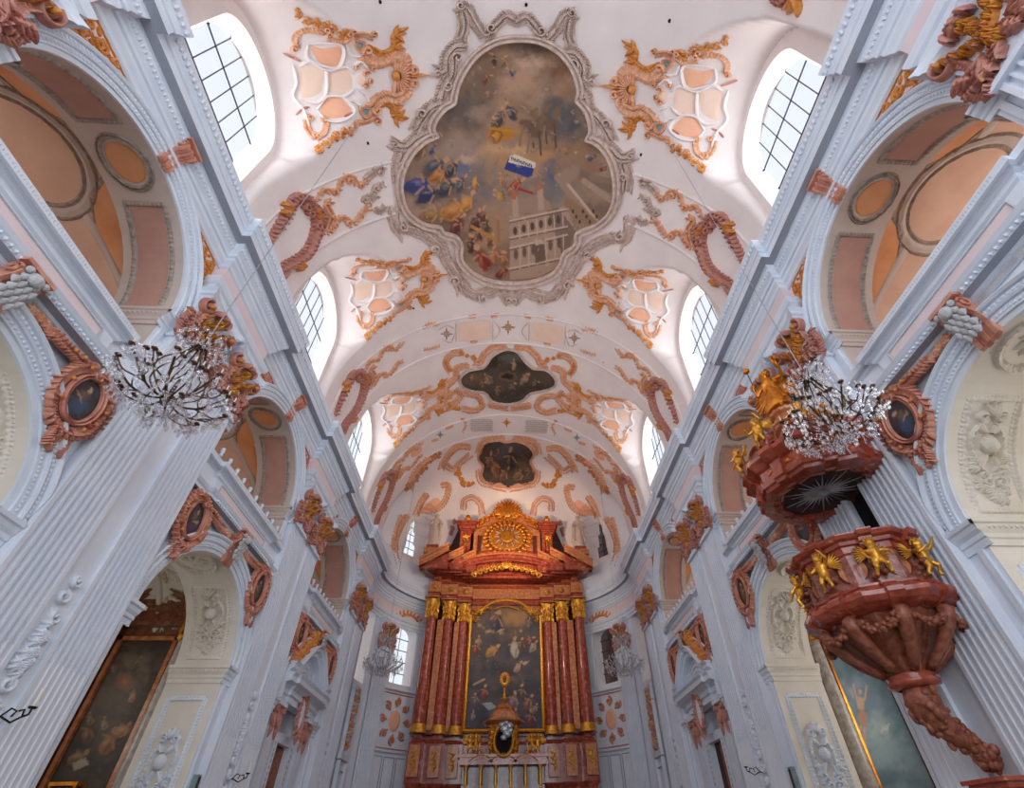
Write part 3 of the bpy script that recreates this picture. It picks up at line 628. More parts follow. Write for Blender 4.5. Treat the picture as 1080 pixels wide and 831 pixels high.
def canvas_mesh(name, V, shp, colors, keep=None):
    n1, n2 = shp; f = []
    for i in range(n1 - 1):
        for j in range(n2 - 1):
            if keep is None or keep[i, j]: f.append((i * n2 + j, (i + 1) * n2 + j, (i + 1) * n2 + j + 1, i * n2 + j + 1))
    me = bpy.data.meshes.new(name); me.from_pydata(np.asarray(V).reshape(-1, 3).tolist(), [], f); me.materials.append(MATS['painted_canvas'])
    ca = me.color_attributes.new('paint', 'FLOAT_COLOR', 'POINT'); d = np.ones((n1 * n2, 4)); d[:, :3] = np.clip(np.asarray(colors).reshape(-1, 3), 0, 1); ca.data.foreach_set('color', d.ravel())
    me.polygons.foreach_set('use_smooth', [True] * len(me.polygons)); me.update(); return me
# ================================================================== WALL FURNISHINGS OF THE NAVE
def wallpos(side, y, z, x=XW): return ((-x, y, z), 0.0) if side < 0 else ((x, y, z), pi)
SN = {-1: 'left', 1: 'right'}; BN = ['rear', 'first', 'second', 'third']; PN = ['nearest', 'first', 'second', 'third']
# ---- fluted pilasters with acanthus capitals
def make_pilaster():
    t = empty('fluted_pilaster'); hw = .535; x0, x1 = 0.1, .23; mb = MB()
    def plan(depth):
        P = [(x0, -hw), (x1, -hw)]; n = 7; pitch = (2 * hw - .12) / n
        for k in range(n):
            c = -hw + .06 + pitch * (k + .5); r = pitch * .36
            for a in np.linspace(pi, 0, 7): P.append((x1 - depth * sin(a), c + r * cos(a)))
        return P + [(x1, hw), (x0, hw)]
    for z0, z1, dp in ((0.9, 4.25, .018), (4.25, 11.0, .075)):
        P = plan(dp); mb.grid([[(x, y, z) for x, y in P] for z in (z0, z1)], 'wall_white')
    for zc in (4.25,):
        mb.add([(x, y, zc) for x, y in plan(.05)] + [(x1 - .014, hw * .99, zc), (x1 - .014, -hw * .99, zc)], [tuple(range(len(plan(.05))))], 'wall_white')
    make(mb, 'shaft', t)
    mb = MB()
    for a, z0, z1 in ((.16, 0, .35), (.13, .35, .45), (.09, .45, .62), (.05, .62, .75), (.03, .75, .9)): mb.box((0, -hw - a * .8, z0), (x1 + a, hw + a * .8, z1), 'trim_white')
    make(mb, 'base', t)
    cap = MB()
    for a, z0, z1 in ((.09, 10.95, 11.03), (.06, 11.03, 11.1), (.02, 11.1, 11.16)): cap.box((0, -hw - a * .7, z0), (x1 + a, hw + a * .7, z1), 'trim_white')
    cap.grid([[(0, -hw - f * .5, z), (x1 + f, -hw - f * .5, z), (x1 + f, hw + f * .5, z), (0, hw + f * .5, z)] for z, f in ((11.1, .0), (11.9, .03), (12.3, .1), (12.5, .2))], 'trim_white')
    c = make(cap, 'capital', t)
    def S(uv, h):
        uv = np.asarray(uv, float); z = uv[..., 1]; fl = np.interp(z, [11.0, 11.9, 12.3, 12.5], [0.02, .05, .14, .26]); return np.stack([x1 + fl + np.asarray(h), uv[..., 0], z], -1)
    lf = MB()
    for q in (-1, 1):
        for k, (y, z, a, L, w) in enumerate([(.50, 11.2, 100, .62, .24), (.36, 11.15, 85, .5, .2), (.52, 11.5, 60, .45, .2), (.22, 11.2, 110, .4, .18), (.56, 11.35, 20, .25, .14), (.52, 11.15, -50, .26, .14)]):
            aa = RAD(a); aa = aa if q > 0 else pi - aa; leaf(lf, (q * y, z), aa, L, w * .8, .13, S, 'rose_stucco', q * .5); [leaf(lf, (q * y + cos(aa) * L * g, z + sin(aa) * L * g), aa + e, L * .38, w * .4, .13, S, 'rose_stucco', e * .5) for g in (.15, .4, .65) for e in (-.8, .8)]
        fringe(lf, [(q * .5, 11.05), (q * .62, 11.4), (q * .56, 11.8)], -q, .16, .09, .1, S, 'rose_stucco', 7)
        ribbon(lf, [(q * .48, 11.1), (q * .5, 11.5), (q * .42, 11.9), (q * .5, 12.25)], .14, .13, S, 'rose_stucco', 9)
        ribbon(lf, spiral((q * .5, 12.25), .2, pi / 2 if q > 0 else pi / 2, 1.5, -q), .1, .14, S, 'rose_stucco', 0, 34, (1, .3)); lf.ball((x1 + .3, q * .5, 12.25), (.1, .06, .06), 'ochre_stucco')
        ribbon(lf, [(q * .12, 11.25), (q * .2, 11.5), (q * .08, 11.75)], .1, .1, S, 'rose_stucco', 5)
        leaf(lf, (q * .2, 12.3), pi / 2 if q > 0 else pi / 2, .3, .18, .2, S, 'rose_stucco', q * .4)
    for k in range(7): leaf(lf, (0, 12.38), RAD(0 + k * 30), .2, .09, .2, S, 'rose_stucco', .1)
    make(lf, 'acanthus_leaves', c)
    g = MB(); posy(g, [(-.42, 12.2), (-.2, 11.95), (0, 11.85), (.2, 11.95), (.42, 12.2)], .04, .08, .2, S, ['ochre_stucco', 'gold', 'rose_stucco'], 11); posy(g, [(0, 12.3), (0, 11.9), (.0, 11.5)], .05, .08, .18, S, ['ochre_stucco', 'gold'], 8)
    ribbon(g, [(-.45, 12.2), (-.2, 11.92), (0, 11.82), (.2, 11.92), (.45, 12.2)], .12, .14, S, 'ochre_stucco', 12)
    make(g, 'flower_garland', c)
    a = MB(); P = [(0, -.78), (.62, -.78)] + [(.62 - .2 * sin(t), -.78 + 1.56 * t / pi) for t in np.linspace(0, pi, 13)[1:-1]] + [(.62, .78), (0, .78)]
    for (f0, z0), (f1, z1) in (((.80, 12.48), (.84, 12.54)), ((.84, 12.54), (.9, 12.57)), ((.9, 12.57), (.92, 12.66)), ((.92, 12.66), (1, 12.74)), ((.0, 12.48), (.80, 12.48))):
        a.grid([[(x * f0, y * f0, z0) for x, y in P], [(x * f1, y * f1, z1) for x, y in P]], 'trim_white')
    make(a, 'abacus', c)
    return t
pil = make_pilaster(); first = True
for s in (-1, 1):
    for k, c in enumerate(PIER):
        for dy, wh in ((-.82, 'nearer'), (.82, 'farther')):
            loc, rz = wallpos(s, c + dy, 0)
            if s > 0 and k == 1 and dy < 0: pass
            lb = '%s white fluted pilaster with pink leaf capital on the %s %s pier' % (wh, PN[k], SN[s])
            if first: pil.location = loc; pil.rotation_euler = (0, 0, rz); tag(pil, lb, 'pilaster', 'paired pilasters of the nave piers'); first = False
            else: copy_tree(pil, loc, rz, lb)
    # single pilaster at the entrance of the apse
    j = min(range(len(AP)), key=lambda q: abs(AP[q, 1] - 28.75) + (0 if AP[q, 0] * s > 0 else 9)); x, y = AP[j]; nx, ny = x / 64, (y - Y0) / BB ** 2
    o = copy_tree(pil, (x, y, 0), math.atan2(-ny, -nx), 'single white fluted pilaster beside the %s apse window, behind the far chandelier' % SN[s])
# stucco garland that climbs the strip between two pilasters
def S_strip(uv, h): uv = np.asarray(uv, float); return np.stack([.15 + np.asarray(h) + 0 * uv[..., 0], uv[..., 0], uv[..., 1]], -1)
gm = MB()
for k, (z, r, d) in enumerate(((5.5, .11, 1), (5.2, .13, -1), (4.85, .12, 1), (3.75, .14, -1), (3.4, .13, 1), (3.05, .12, -1))):
    ribbon(gm, spiral((.05 * d, z), r, pi / 2, 1.4, d), .09, .09, S_strip, 'wall_white', 0, 26, (1, .3)); leaf(gm, (0, z - .1), RAD(90 + 40 * d), .25, .12, .08, S_strip, 'wall_white', -.5 * d)
posy(gm, [(0, 4.6), (.03, 4.3), (0, 3.95)], .07, .12, .1, S_strip, ['wall_white'], 14)
gme = gm.mesh('stucco_garland')
for s in (-1, 1):
    for k in (1, 2, 3):
        loc, rz = wallpos(s, PIER[k], 0)
        if s > 0 and k == 1: continue
        o = link('stucco_garland', gme, None, loc, rz); tag(o, 'white stucco garland of scrolls and flowers between the pilasters of the %s %s pier' % (PN[k], SN[s]), 'stucco ornament', 'white garlands between pilasters')
# ---- gallery parapet
def make_parapet():
    t = empty('gallery_parapet'); prof = [(0, 8.75), (.05, 8.75), (.06, 8.86), (.1, 8.88), (.1, 8.95), (.26, 8.97), (.26, 9.06), (.3, 9.1), (.34, 9.18), (.05, 9.22), (.05, 9.72), (.1, 9.76), (.12, 9.84), (.2, 9.86), (.2, 9.94), (.26, 9.96), (.26, 10.12), (-.25, 10.14), (-.25, 9.9)]
    ms = ['trim_white'] * 18; ms[1] = 'relief_grey'; ms[4] = 'trim_grey'; ms[13] = 'trim_grey'
    path = [(0, -2.6), (0, -1.72), (.12, -1.72), (.12, 1.72), (0, 1.72), (0, 2.6)]
    mb = MB(); P = [(x, y) for x, y in path]
    sweep(mb, P, prof, ms)
    for k in range(34): mb.ball((.40, -1.66 + k * .1, 9.02), (.05, .035, .045), 'trim_white', 5, 4)
    for k in range(60): mb.ball((.37, -1.7 + k * .0575, 10.04), (.02, .02, .05), 'relief_grey', 4, 4)
    b = make(mb, 'moulded_front', t)
    p = MB(); p.box((.16, -1.45, 9.3), (.175, 1.45, 9.64), 'pale_pink')
    for z in (9.27, 9.67): p.tube([(.175, -1.48, z), (.175, 1.48, z)], .022, 'relief_grey', 5)
    for y in (-1.48, 1.48): p.tube([(.175, y, 9.27), (.175, y, 9.67)], .022, 'relief_grey', 5)
    make(p, 'pink_panel', t)
    for q in (-1, 1):
        p = MB(); y0, y1 = sorted((q * 1.85, q * 2.5)); p.box((.045, y0, 9.3), (.06, y1, 9.64), 'soft_yellow'); make(p, 'yellow_panel', t)
    return t
par = make_parapet(); first = True
for s in (-1, 1):
    for k in (1, 2, 3):
        loc, rz = wallpos(s, BAY[k], -.1, XW + .11); lb = 'white moulded gallery parapet with pink panel over the %s arch on the %s' % (BN[k], SN[s])
        if first: par.location = loc; par.rotation_euler = (0, 0, rz); tag(par, lb, 'parapet', 'gallery parapets'); first = False
        else: copy_tree(par, loc, rz, lb)
# white balusters / light fittings standing in a row on the parapets of the farther bays
rl = MB(); rl.lathe([(.0, 0), (.045, 0), (.05, .04), (.03, .08), (.055, .16), (.05, .26), (.0, .27)], 'trim_white', 8); rlm = rl.mesh('row_lamp', True)
for s in (-1, 1):
    for k in (2, 3):
        for j in range(11):
            y = BAY[k] - 2.2 + j * .44; loc, rz = wallpos(s, y, 10.02, 7.78); o = link('parapet_lamp', rlm, None, loc, rz)
            tag(o, 'one of a row of small white lamps on the %s parapet of the %s gallery' % (BN[k], SN[s]), 'lamp', 'row of lamps, %s %s parapet' % (BN[k], SN[s]))
# ---- keystone consoles
def make_keystone(big):
    t = empty('keystone_console'); mb = MB(); w = .17 if not big else .2
    prof = [(.05, -.42), (.1, -.46), (.16, -.42), (.17, -.3), (.15, -.1), (.2, .1), (.32, .2), (.4, .3), (.4, .42), (.32, .5), (.05, .5)]
    for k in range(5):
        y0 = -w + k * 2 * w / 5; y1 = y0 + 2 * w / 5; dd = .03 if k % 2 else 0
        mb.grid([[(x - dd, y, z) for x, z in prof] for y in (y0 + .004, y1 - .004)], 'pink_stucco'); 
        for y in (y0 + .004, y1 - .004): mb.add([(x - dd, y, z) for x, z in prof], [tuple(range(len(prof)))], 'pink_stucco')
    for q in (-1, 1):
        mb.tube([(.27 + .13 * (1 - .7 * f) * cos(f * 8), q * (w + .02), .36 + .13 * (1 - .7 * f) * sin(f * 8)) for f in np.linspace(0, 1, 20)], .025, 'pink_stucco', 5)
    mb.box((0, -w - .07, .5), (.44, w + .07, .58), 'pink_stucco'); make(mb, 'scroll', t)
    if big:
        g = MB()
        Sk = lambda uv, h: np.stack([.36 + .16 * np.asarray(uv, float)[..., 1] + np.asarray(h), np.asarray(uv, float)[..., 0], np.asarray(uv, float)[..., 1]], -1)
        for k in range(5):
            for q in (-1.5, -.5, .5, 1.5) if k % 2 else (-1, 0, 1): leaf(g, (q * .1, .34 - k * .13), -pi / 2, .15, .13, .05, Sk, 'relief_grey', .0)
        g.ball((.44, 0, .34), (.1, .12, .13), 'relief_grey', 10, 8)
        for q in (-1, 1): g.ball((.44, q * .15, .4), (.06, .06, .07), 'relief_grey')
        make(g, 'shell_carving', t)
    return t
k0, k1_ = make_keystone(False), make_keystone(True); f0 = f1 = True
for s in (-1, 1):
    for k in (1, 2, 3):
        loc, rz = wallpos(s, BAY[k], ZU + RA + .42); lb = 'pink scroll keystone of the %s gallery arch on the %s' % (BN[k], SN[s])
        if f0: k0.location = loc; k0.rotation_euler = (0, 0, rz); tag(k0, lb, 'keystone', 'gallery arch keystones'); f0 = False
        else: copy_tree(k0, loc, rz, lb)
        loc, rz = wallpos(s, BAY[k], ZL + RL + .33); lb = 'pink scroll keystone with grey shell on the %s lower arch on the %s' % (BN[k], SN[s])
        if f1: k1_.location = loc; k1_.rotation_euler = (0, 0, rz); tag(k1_, lb, 'keystone', 'lower arch keystones'); f1 = False
        else: copy_tree(k1_, loc, rz, lb)
# ---- oval paintings in rocaille frames in the spandrels of the lower arches
def oval(fl):
    """local frame: u along the wall (times fl), v up, origin at the oval's middle"""
    def S(uv, h): uv = np.asarray(uv, float); return np.stack([np.asarray(h) + 0.01 + 0 * uv[..., 0], fl * uv[..., 0], uv[..., 1]], -1)
    fr = MB(); el = [(.37 * cos(a), .55 * sin(a)) for a in np.linspace(0, 2 * pi, 25)[:-1]]
    rim(fr, el, -.1, .12, S, 'pink_stucco', 72); big = [(.47 * cos(a), .65 * sin(a)) for a in np.linspace(0, 2 * pi, 17)]
    ribbon(fr, big, .2, .11, S, 'pink_stucco', 34, 100, (1, 1))
    fringe(fr, [(.47 * cos(a), .66 * sin(a)) for a in np.linspace(-2.2, 1.2, 9)], -1, .14, .1, .1, S, 'pink_stucco', 12)
    fringe(fr, [(.47 * cos(a), .66 * sin(a)) for a in np.linspace(1.3, 3.6, 7)], -1, .12, .09, .1, S, 'pink_stucco', 9)
    ribbon(fr, [(-.28, .5), (-.55, .52), (-.85, .46), (-1.15, .5)], .2, .12, S, 'pink_stucco', 10); fringe(fr, [(-.35, .5), (-.62, .52), (-1.1, .48)], 1, .13, .08, .09, S, 'pink_stucco', 8); fringe(fr, [(-.35, .45), (-.62, .42), (-.95, .4)], -1, .15, .08, .09, S, 'pink_stucco', 6)
    ribbon(fr, [(-.02, -.58), (.12, -.76), (.06, -.92), (.16, -1.1)], .17, .11, S, 'pink_stucco', 8); fringe(fr, [(.05, -.6), (.18, -.8), (.2, -1.05)], 1, .13, .08, .09, S, 'pink_stucco', 6); fringe(fr, [(-.05, -.6), (.04, -.8), (.08, -1.05)], -1, .12, .08, .09, S, 'pink_stucco', 6)
    cscroll(fr, [(-.1, .6), (.15, .66), (.4, .5)], .13, .13, S, 'pink_stucco', -1, .1, 8); cscroll(fr, [(.42, .4), (.5, .1), (.44, -.25)], .11, .12, S, 'pink_stucco', -1, .08, 8)
    orn = MB()
    posy(orn, [(-1.1, .46), (-1.3, .5), (-1.5, .46)], .04, .1, .05, S, ['pink_stucco', 'peach_stucco'], 5)
    n = 34; q = np.linspace(0, 1, n); a = np.linspace(0, 2 * pi, 60); UV = np.array([[(.38 * r * cos(t), .56 * r * sin(t)) for t in a] for r in q])
    return fr.mesh('frame'), orn.mesh('flower_sprig'), UV, S
bd_ = MB(); bd_.ball((0, 0, 0), (.03, .035, .045), 'ochre_stucco', 7, 5); BEAD = bd_.mesh('gilt_bead')
OV = {1: oval(1), -1: oval(-1)}
def oval_paint(UV, seed):
    pc = Paint(UV * np.array([60, -60]), '231c26', '3a2f35', 14, 3, seed); g = np.random.default_rng(seed); robe = ['6e2f28', '39506e', '6b5138', '4c3a52', '7d4a2e'][seed % 5]
    pc.blob(g.uniform(-4, 4), 8, 11, 16, robe, g.uniform(-20, 20), .5, .9); pc.blob(g.uniform(-3, 3), -6, 7, 9, '7d6050', g.uniform(-30, 30), .7, .8); pc.blob(g.uniform(-2, 4), -14, 3.6, 4.2, 'c39a78', 0, .4); pc.blob(g.uniform(-8, -2), 0, 9, 2.4, 'b48a68', 30, .5, .9); pc.blob(10, -20, 8, 6, '41506a', 0, .8, .6)
    pc.specks(14, (-20, -28, 20, 28), 3, ['5b4a42', '2a2430', '6f6258'], .4, seed); return pc.c
sd = 0
for s in (-1, 1):
    for k in (1, 2, 3):
        for end, (dy, fl) in (('farther', (2.2, 1)), ('nearer', (-2.2, -1))):
            if k == 1 and end == 'nearer': continue
            sd += 1; f_ = fl if s < 0 else -fl; fme, gme_, UV, S = OV[f_]; loc, rz = wallpos(s, BAY[k] + dy * .9, 8.13, XW - .13)
            nm = 'oval painting in pink rocaille, %s spandrel of the %s lower arch on the %s' % (end, BN[k], SN[s])
            t = empty('oval_painting', loc, rz, scl=1.02, label=nm, cat='painting', group='oval spandrel paintings'); link('frame', fme, t); link('flower_sprig', gme_, t)
            for px_, pz_ in [(-.3, .52), (-.5, .55), (-.7, .5), (.36, .38), (.43, .1), (.42, -.2), (.3, -.45), (-.38, -.3), (-.42, .1)]: link('gilt_bead', BEAD, t, (.12, f_ * px_, pz_))
            c = canvas_mesh('canvas', S(UV, np.full(UV.shape[:2], .03)), UV.shape[:2], oval_paint(UV, sd)); link('canvas', c, t)
# ---- ochre and rose scrolls in the spandrels of the gallery arches
def spandrel(fl, m):
    def S(uv, h): uv = np.asarray(uv, float); return np.stack([np.asarray(h) + 0.005 + 0 * uv[..., 0], fl * uv[..., 0], uv[..., 1]], -1)
    mb = MB()      # origin at keystone axis, z relative to the arch spring line; spandrel spans u .4 .. 2.5
    edge = [(2.88 * sin(a), 2.88 * cos(a)) for a in np.linspace(.5, 1.08, 10)]
    ribbon(mb, edge, .08, .05, S, m, 18, 60); ribbon(mb, [(1.35, 2.56), (1.9, 2.58), (2.4, 2.52), (2.5, 2.1), (2.52, 1.6)], .07, .05, S, m, 12, 60)
    for c, r, a, d in (((2.0, 2.3), .17, 1.2, 1), ((2.32, 2.3), .12, 0, -1), ((2.33, 1.95), .14, 3.6, -1), ((1.68, 2.45), .1, 2, -1), ((2.38, 1.6), .1, 4, 1)): ribbon(mb, spiral(c, r, a, 1.3, d), .08, .07, S, m, 0, 26, (1, .3))
    for p, a, L in (((1.9, 2.2), 200, .3), ((1.95, 2.2), 80, .3), ((2.15, 2.1), -60, .3), ((2.25, 2.15), 60, .25), ((1.75, 2.4), 170, .3), ((1.5, 2.5), 185, .25), ((2.35, 1.75), -110, .28), ((2.3, 2.45), 10, .2), ((2.4, 1.45), -90, .3), ((2.4, 2.15), -70, .22), ((2.1, 2.4), 30, .2)): leaf(mb, p, RAD(a), L, .1, .06, S, m, .6)
    posy(mb, [(1.8, 2.35), (2.15, 2.2), (2.38, 1.75)], .05, .06, .05, S, [m], 7)
    pk = MB(); UV = [(1.1, 2.62), (1.2, 2.55)] + [(2.78 * sin(a), 2.78 * cos(a)) for a in np.linspace(.5, 1.1, 8)] + [(2.56, 1.25), (2.56, 2.62)]
    pk.add(S(np.array(UV), np.zeros(len(UV))), [tuple(range(len(UV)))], 'pale_pink'); return mb.mesh('scrolls'), pk.mesh('pink_ground')
for s in (-1, 1):
    for k in (0, 1, 2, 3):
        for fl, end in ((1, 'farther'), (-1, 'nearer')):
            if k == 0 and fl < 0: continue
            m = 'ochre_stucco' if k in (0, 1) or (k == 3 and fl > 0) else 'pink_stucco'; key = ('sp', fl if s < 0 else -fl, m)
            if key not in KIDS: KIDS[key] = spandrel(key[1], m)
            loc, rz = wallpos(s, BAY[k], ZU); t = empty('spandrel_ornament', loc, rz, label='%s scrollwork in the %s spandrel of the %s gallery arch on the %s' % ('ochre' if m[0] == 'o' else 'rose', end, BN[k], SN[s]), cat='stucco ornament', group='gallery spandrel scrollwork')
            link('scrolls', KIDS[key][0], t); link('pink_ground', KIDS[key][1], t)
# ---- cream reliefs on the reveals of the lower arches (bordered panel, cartouche with head, garland)
def relief(S, L0, L1, w, m, head=True):
    bd = MB()
    for v in (-w, w): ribbon(bd, [(v, L0), (v, (L0 + L1) / 2), (v, L1)], .13, .06, S, m, int((L1 - L0) * 9), int((L1 - L0) * 40) + 20, (1, 1))
    for z in (L0, L1): ribbon(bd, [(-w, z), (0, z), (w, z)], .13, .06, S, m, 9, 30, (1, 1))
    ct = MB(); zc = (L0 + L1) / 2 + .1
    if head: ct.ball(S(np.array([0, zc + .1]), 0.06), (.14, .14, .18), m, 10, 8)
    for q in (-1, 1):
        cscroll(ct, [(q * .1, zc + .55), (q * .3, zc + .2), (q * .24, zc - .2), (q * .08, zc - .42)], .13, .11, S, m, q, .09, 8)
        ribbon(ct, spiral((q * .16, zc + .62), .12, 0, 1.4, q), .08, .1, S, m, 0, 26, (1, .3)); ribbon(ct, spiral((q * .13, zc - .62), .12, pi, 1.4, -q), .08, .1, S, m, 0, 26, (1, .3))
        posy(ct, [(q * .3, zc - .2), (q * .22, zc - .7), (0, zc - .95)], .03, .1, .08, S, [m], 7); leaf(ct, (q * .05, zc + .3), RAD(90 - q * 50), .35, .16, .1, S, m, q * .5); leaf(ct, (q * .05, zc - .1), RAD(270 + q * 40), .35, .14, .1, S, m, -q * .5)
    for a in (60, 90, 120): leaf(ct, (0, zc + .62), RAD(a), .28, .12, .12, S, m, .1)
    return bd, ct
for s in (-1, 1):
    for k in (1, 2):
        yj = BAY[k] + RL
        def Sj(uv, h, s=s, yj=yj): uv = np.asarray(uv, float); h = np.asarray(h) + 0 * uv[..., 0]; return np.stack([s * (8.7 + uv[..., 0]), yj - h - .01, uv[..., 1]], -1)
        def Sa(uv, h, s=s, yc=BAY[k]): uv = np.asarray(uv, float); h = np.asarray(h) + 0 * uv[..., 0]; a = (uv[..., 1]) / RL; return np.stack([s * (8.7 + uv[..., 0]), yc + (RL - h) * np.cos(a), ZL + (RL - h) * np.sin(a)], -1)
        for nm, S, L0, L1, lb in (('pier_relief', Sj, 1.6, 5.0, 'white stucco relief panel with cartouche low on the far jamb of the %s %s arch'), ('arch_relief', Sa, .25, 2.35, 'cream stucco relief panel with head and garland curving up the %s %s arch reveal')):
            t = empty(nm, (0, 0, 0), label=lb % (BN[k], SN[s]), cat='stucco relief', group='reliefs of the chapel arches'); bd, ct = relief(S, L0, L1, .48, 'cream_stucco' if 'arch' in nm else 'wall_white')
            make(bd, 'leaf_border', t); make(ct, 'cartouche', t)
        t = empty('crown_relief', (0, 0, 0), label='round cream wreath relief at the crown of the %s %s arch reveal' % (BN[k], SN[s]), cat='stucco relief', group='reliefs of the chapel arches')
        mb = MB(); zc = RL * pi / 2; ribbon(mb, [(.5 * cos(a), zc + .55 * sin(a)) for a in np.linspace(0, 2 * pi, 17)], .16, .1, Sa, 'cream_stucco', 30, 100, (1, 1)); make(mb, 'wreath', t)
        mb = MB(); 
        for j in range(9): leaf(mb, (0, zc), j * .7, .34, .17, .1, Sa, 'cream_stucco', .6)
        make(mb, 'rosette', t)
        # small relief bands on the chapel vault beyond
        mb = MB()
        def Sv(uv, h, s=s, yc=BAY[k]): uv = np.asarray(uv, float); h = np.asarray(h) + 0 * uv[..., 0]; return np.stack([s * (9.6 + uv[..., 0]), yc + (3.4 - h) * np.sin(uv[..., 1]), 6.0 + (3.3 - h) * np.cos(uv[..., 1])], -1)
        for v in (.3, 1.5): ribbon(mb, [(v, a) for a in np.linspace(-1.5, 1.5, 9)], .22, .1, Sv, 'cream_stucco', 0, 60, (1, 1))
        for a in np.linspace(-1.4, 1.4, 12): cscroll(mb, [(.6, a - .05), (.9, a + .04), (1.25, a - .02)], .12, .1, Sv, 'cream_stucco', 1, .06, 4)
        t = make(mb, 'vault_scrollwork', label='tan stucco scrollwork on the vault of the %s %s side chapel' % (BN[k], SN[s]), cat='stucco ornament')
# ---- black iron candle brackets on the piers
def make_sconce():
    t = empty('wall_sconce'); mb = MB()
    mb.tube([(0, 0, 0), (.12, 0, .02), (.3, .0, -.06), (.42, 0, .02), (.4, 0, .12), (.33, 0, .1)], .016, 'black_iron', 6); mb.tube([(.1, 0, .02), (.2, 0, .14), (.3, 0, .1), (.26, 0, .02)], .014, 'black_iron', 6); mb.lathe([(0, 0), (.06, 0), (.06, .02), (0, .03)], 'black_iron', 10, (.0, 0, 0)); mb.tube([(.42, 0, .02), (.5, 0, .05), (.5, 0, .12)], .016, 'black_iron', 6); mb.lathe([(0, .12), (.05, .13), (.06, .16), (0, .15)], 'black_iron', 10, (.5, 0, 0)); make(mb, 'bracket', t)
    mb = MB(); mb.lathe([(0, .15), (.022, .15), (.022, .42), (0, .43)], 'candle_wax', 8, (.5, 0, 0)); make(mb, 'candle', t); return t
sc = make_sconce(); first = True
for s, k in ((-1, 1), (-1, 2), (1, 2)):
    loc, rz = wallpos(s, PIER[k] + .1, 3.3, 7.8); lb = 'black iron candle bracket on the %s %s pier' % (PN[k], SN[s])
    if first: sc.location = loc; sc.rotation_euler = (0, 0, rz); tag(sc, lb, 'candle bracket', 'iron candle brackets'); first = False
    else: copy_tree(sc, loc, rz, lb)
# ================================================================== CEILING
def c3(P, ox=390, oy=0, k=2.517): return [(ox + x / k, oy + y / k) for x, y in P]
def mirror_mesh(me, name, cx=0.0):       # the same relief on the other half of the vault
    m2 = me.copy(); V = np.empty(len(me.vertices) * 3); me.vertices.foreach_get('co', V); V = V.reshape(-1, 3); V[:, 0] *= -1; m2.vertices.foreach_set('co', V.ravel()); m2.flip_normals(); m2.update(); return m2
def vault_thing(parts, name, ys, label, cat, group, sides=(-1, 1)):
    """parts: list of (part name, MB) traced on the left half; one copy per bay offset and side"""
    allV = np.concatenate([np.concatenate(mb.v) for _, mb in parts]); c = (allV.min(0) + allV.max(0)) / 2
    L = []
    for pn, mb in parts: mb.v = [np.concatenate(mb.v) - c]; me = mb.mesh(pn, True); L.append((pn, me, mirror_mesh(me, pn)))
    for k, dy in ys:
        for s in sides:
            t = empty(name, (c[0] if s < 0 else -c[0], c[1] + dy, c[2]), label=label(k, s), cat=cat, group=group)
            for pn, m1, m2 in L: link(pn, m1 if s < 0 else m2, t)
SV = S_vault
def k2(P): return [(200 + x / 2.77, y / 2.77) for x, y in P]
# ---- A: cartouche in each window lunette
sh = MB(); cr = k2([(600, 220)])[0]
for j in range(15):
    a = RAD(-95 + j * 190 / 14); leaf(sh, (cr[0] + 5 * cos(a), cr[1] + 5 * sin(a)), a, 14 if j % 2 else 19, 4.2, .16, SV, 'peach_stucco', 0)
leaf(sh, (cr[0] + 14, cr[1]), 0, 22, 4.5, .18, SV, 'ochre_stucco', 0); sh.ball(SV(np.array(cr), .08), .16, 'ochre_stucco')
for P, d in (([(640, 205), (632, 172), (600, 160), (570, 175), (540, 178), (510, 160)], 1), ([(640, 240), (632, 275), (600, 290), (570, 285), (545, 300), (535, 312)], -1)):
    cscroll(sh, k2(P), 11, .16, SV, 'peach_stucco', d, 5, 16, -d, 6)
fl = [MB(), MB()]
for P, q in (([(520, 130), (560, 158), (598, 140), (600, 105), (640, 78)], 1), ([(530, 320), (570, 302), (592, 312), (602, 340), (642, 345)], -1)):
    fq = fl[0 if q > 0 else 1]; ribbon(fq, k2(P), 8, .14, SV, 'ochre_stucco', 12, None, (.2, .1))
    for f, a in ((2, -60), (3, -100), (3, -40), (2, -20), (3, 10)): leaf(fq, k2(P)[f], RAD(a if q > 0 else -a), 13, 5, .12, SV, 'ochre_stucco', .8 * q)
te = []
for c in ((495, 132), (512, 325)):
    poly = k2([(c[0] - 16, c[1] - 16), (c[0] + 16, c[1] - 12), (c[0] + 14, c[1] + 12), (c[0] - 2, c[1] + 20), (c[0] - 16, c[1] + 4)]); te.append(MB()); panel(te[-1], poly, .02, SV, 'teal_panel', 3)
    if area2(poly) > 0: poly = poly[::-1]
    rim(sh, poly, 3, .1, SV, 'peach_stucco', 30)
pn = MB()
for P in ([(350, 132), (385, 140), (442, 137), (445, 165), (430, 195), (392, 190), (368, 172)], [(380, 322), (400, 288), (440, 285), (475, 322), (442, 345), (402, 345)]):
    panel(pn, k2(P), .02, SV, 'peach_panel', 4)
for P in ([(315, 198), (350, 192), (395, 205), (392, 245), (380, 275), (330, 288), (320, 240)], [(402, 215), (462, 200), (478, 240), (465, 275), (405, 272)], [(488, 225), (510, 212), (524, 232), (512, 250), (490, 245)]): panel(pn, k2(P), .015, SV, 'blush_panel', 4)
ln = MB(); wh = 'vault_white'
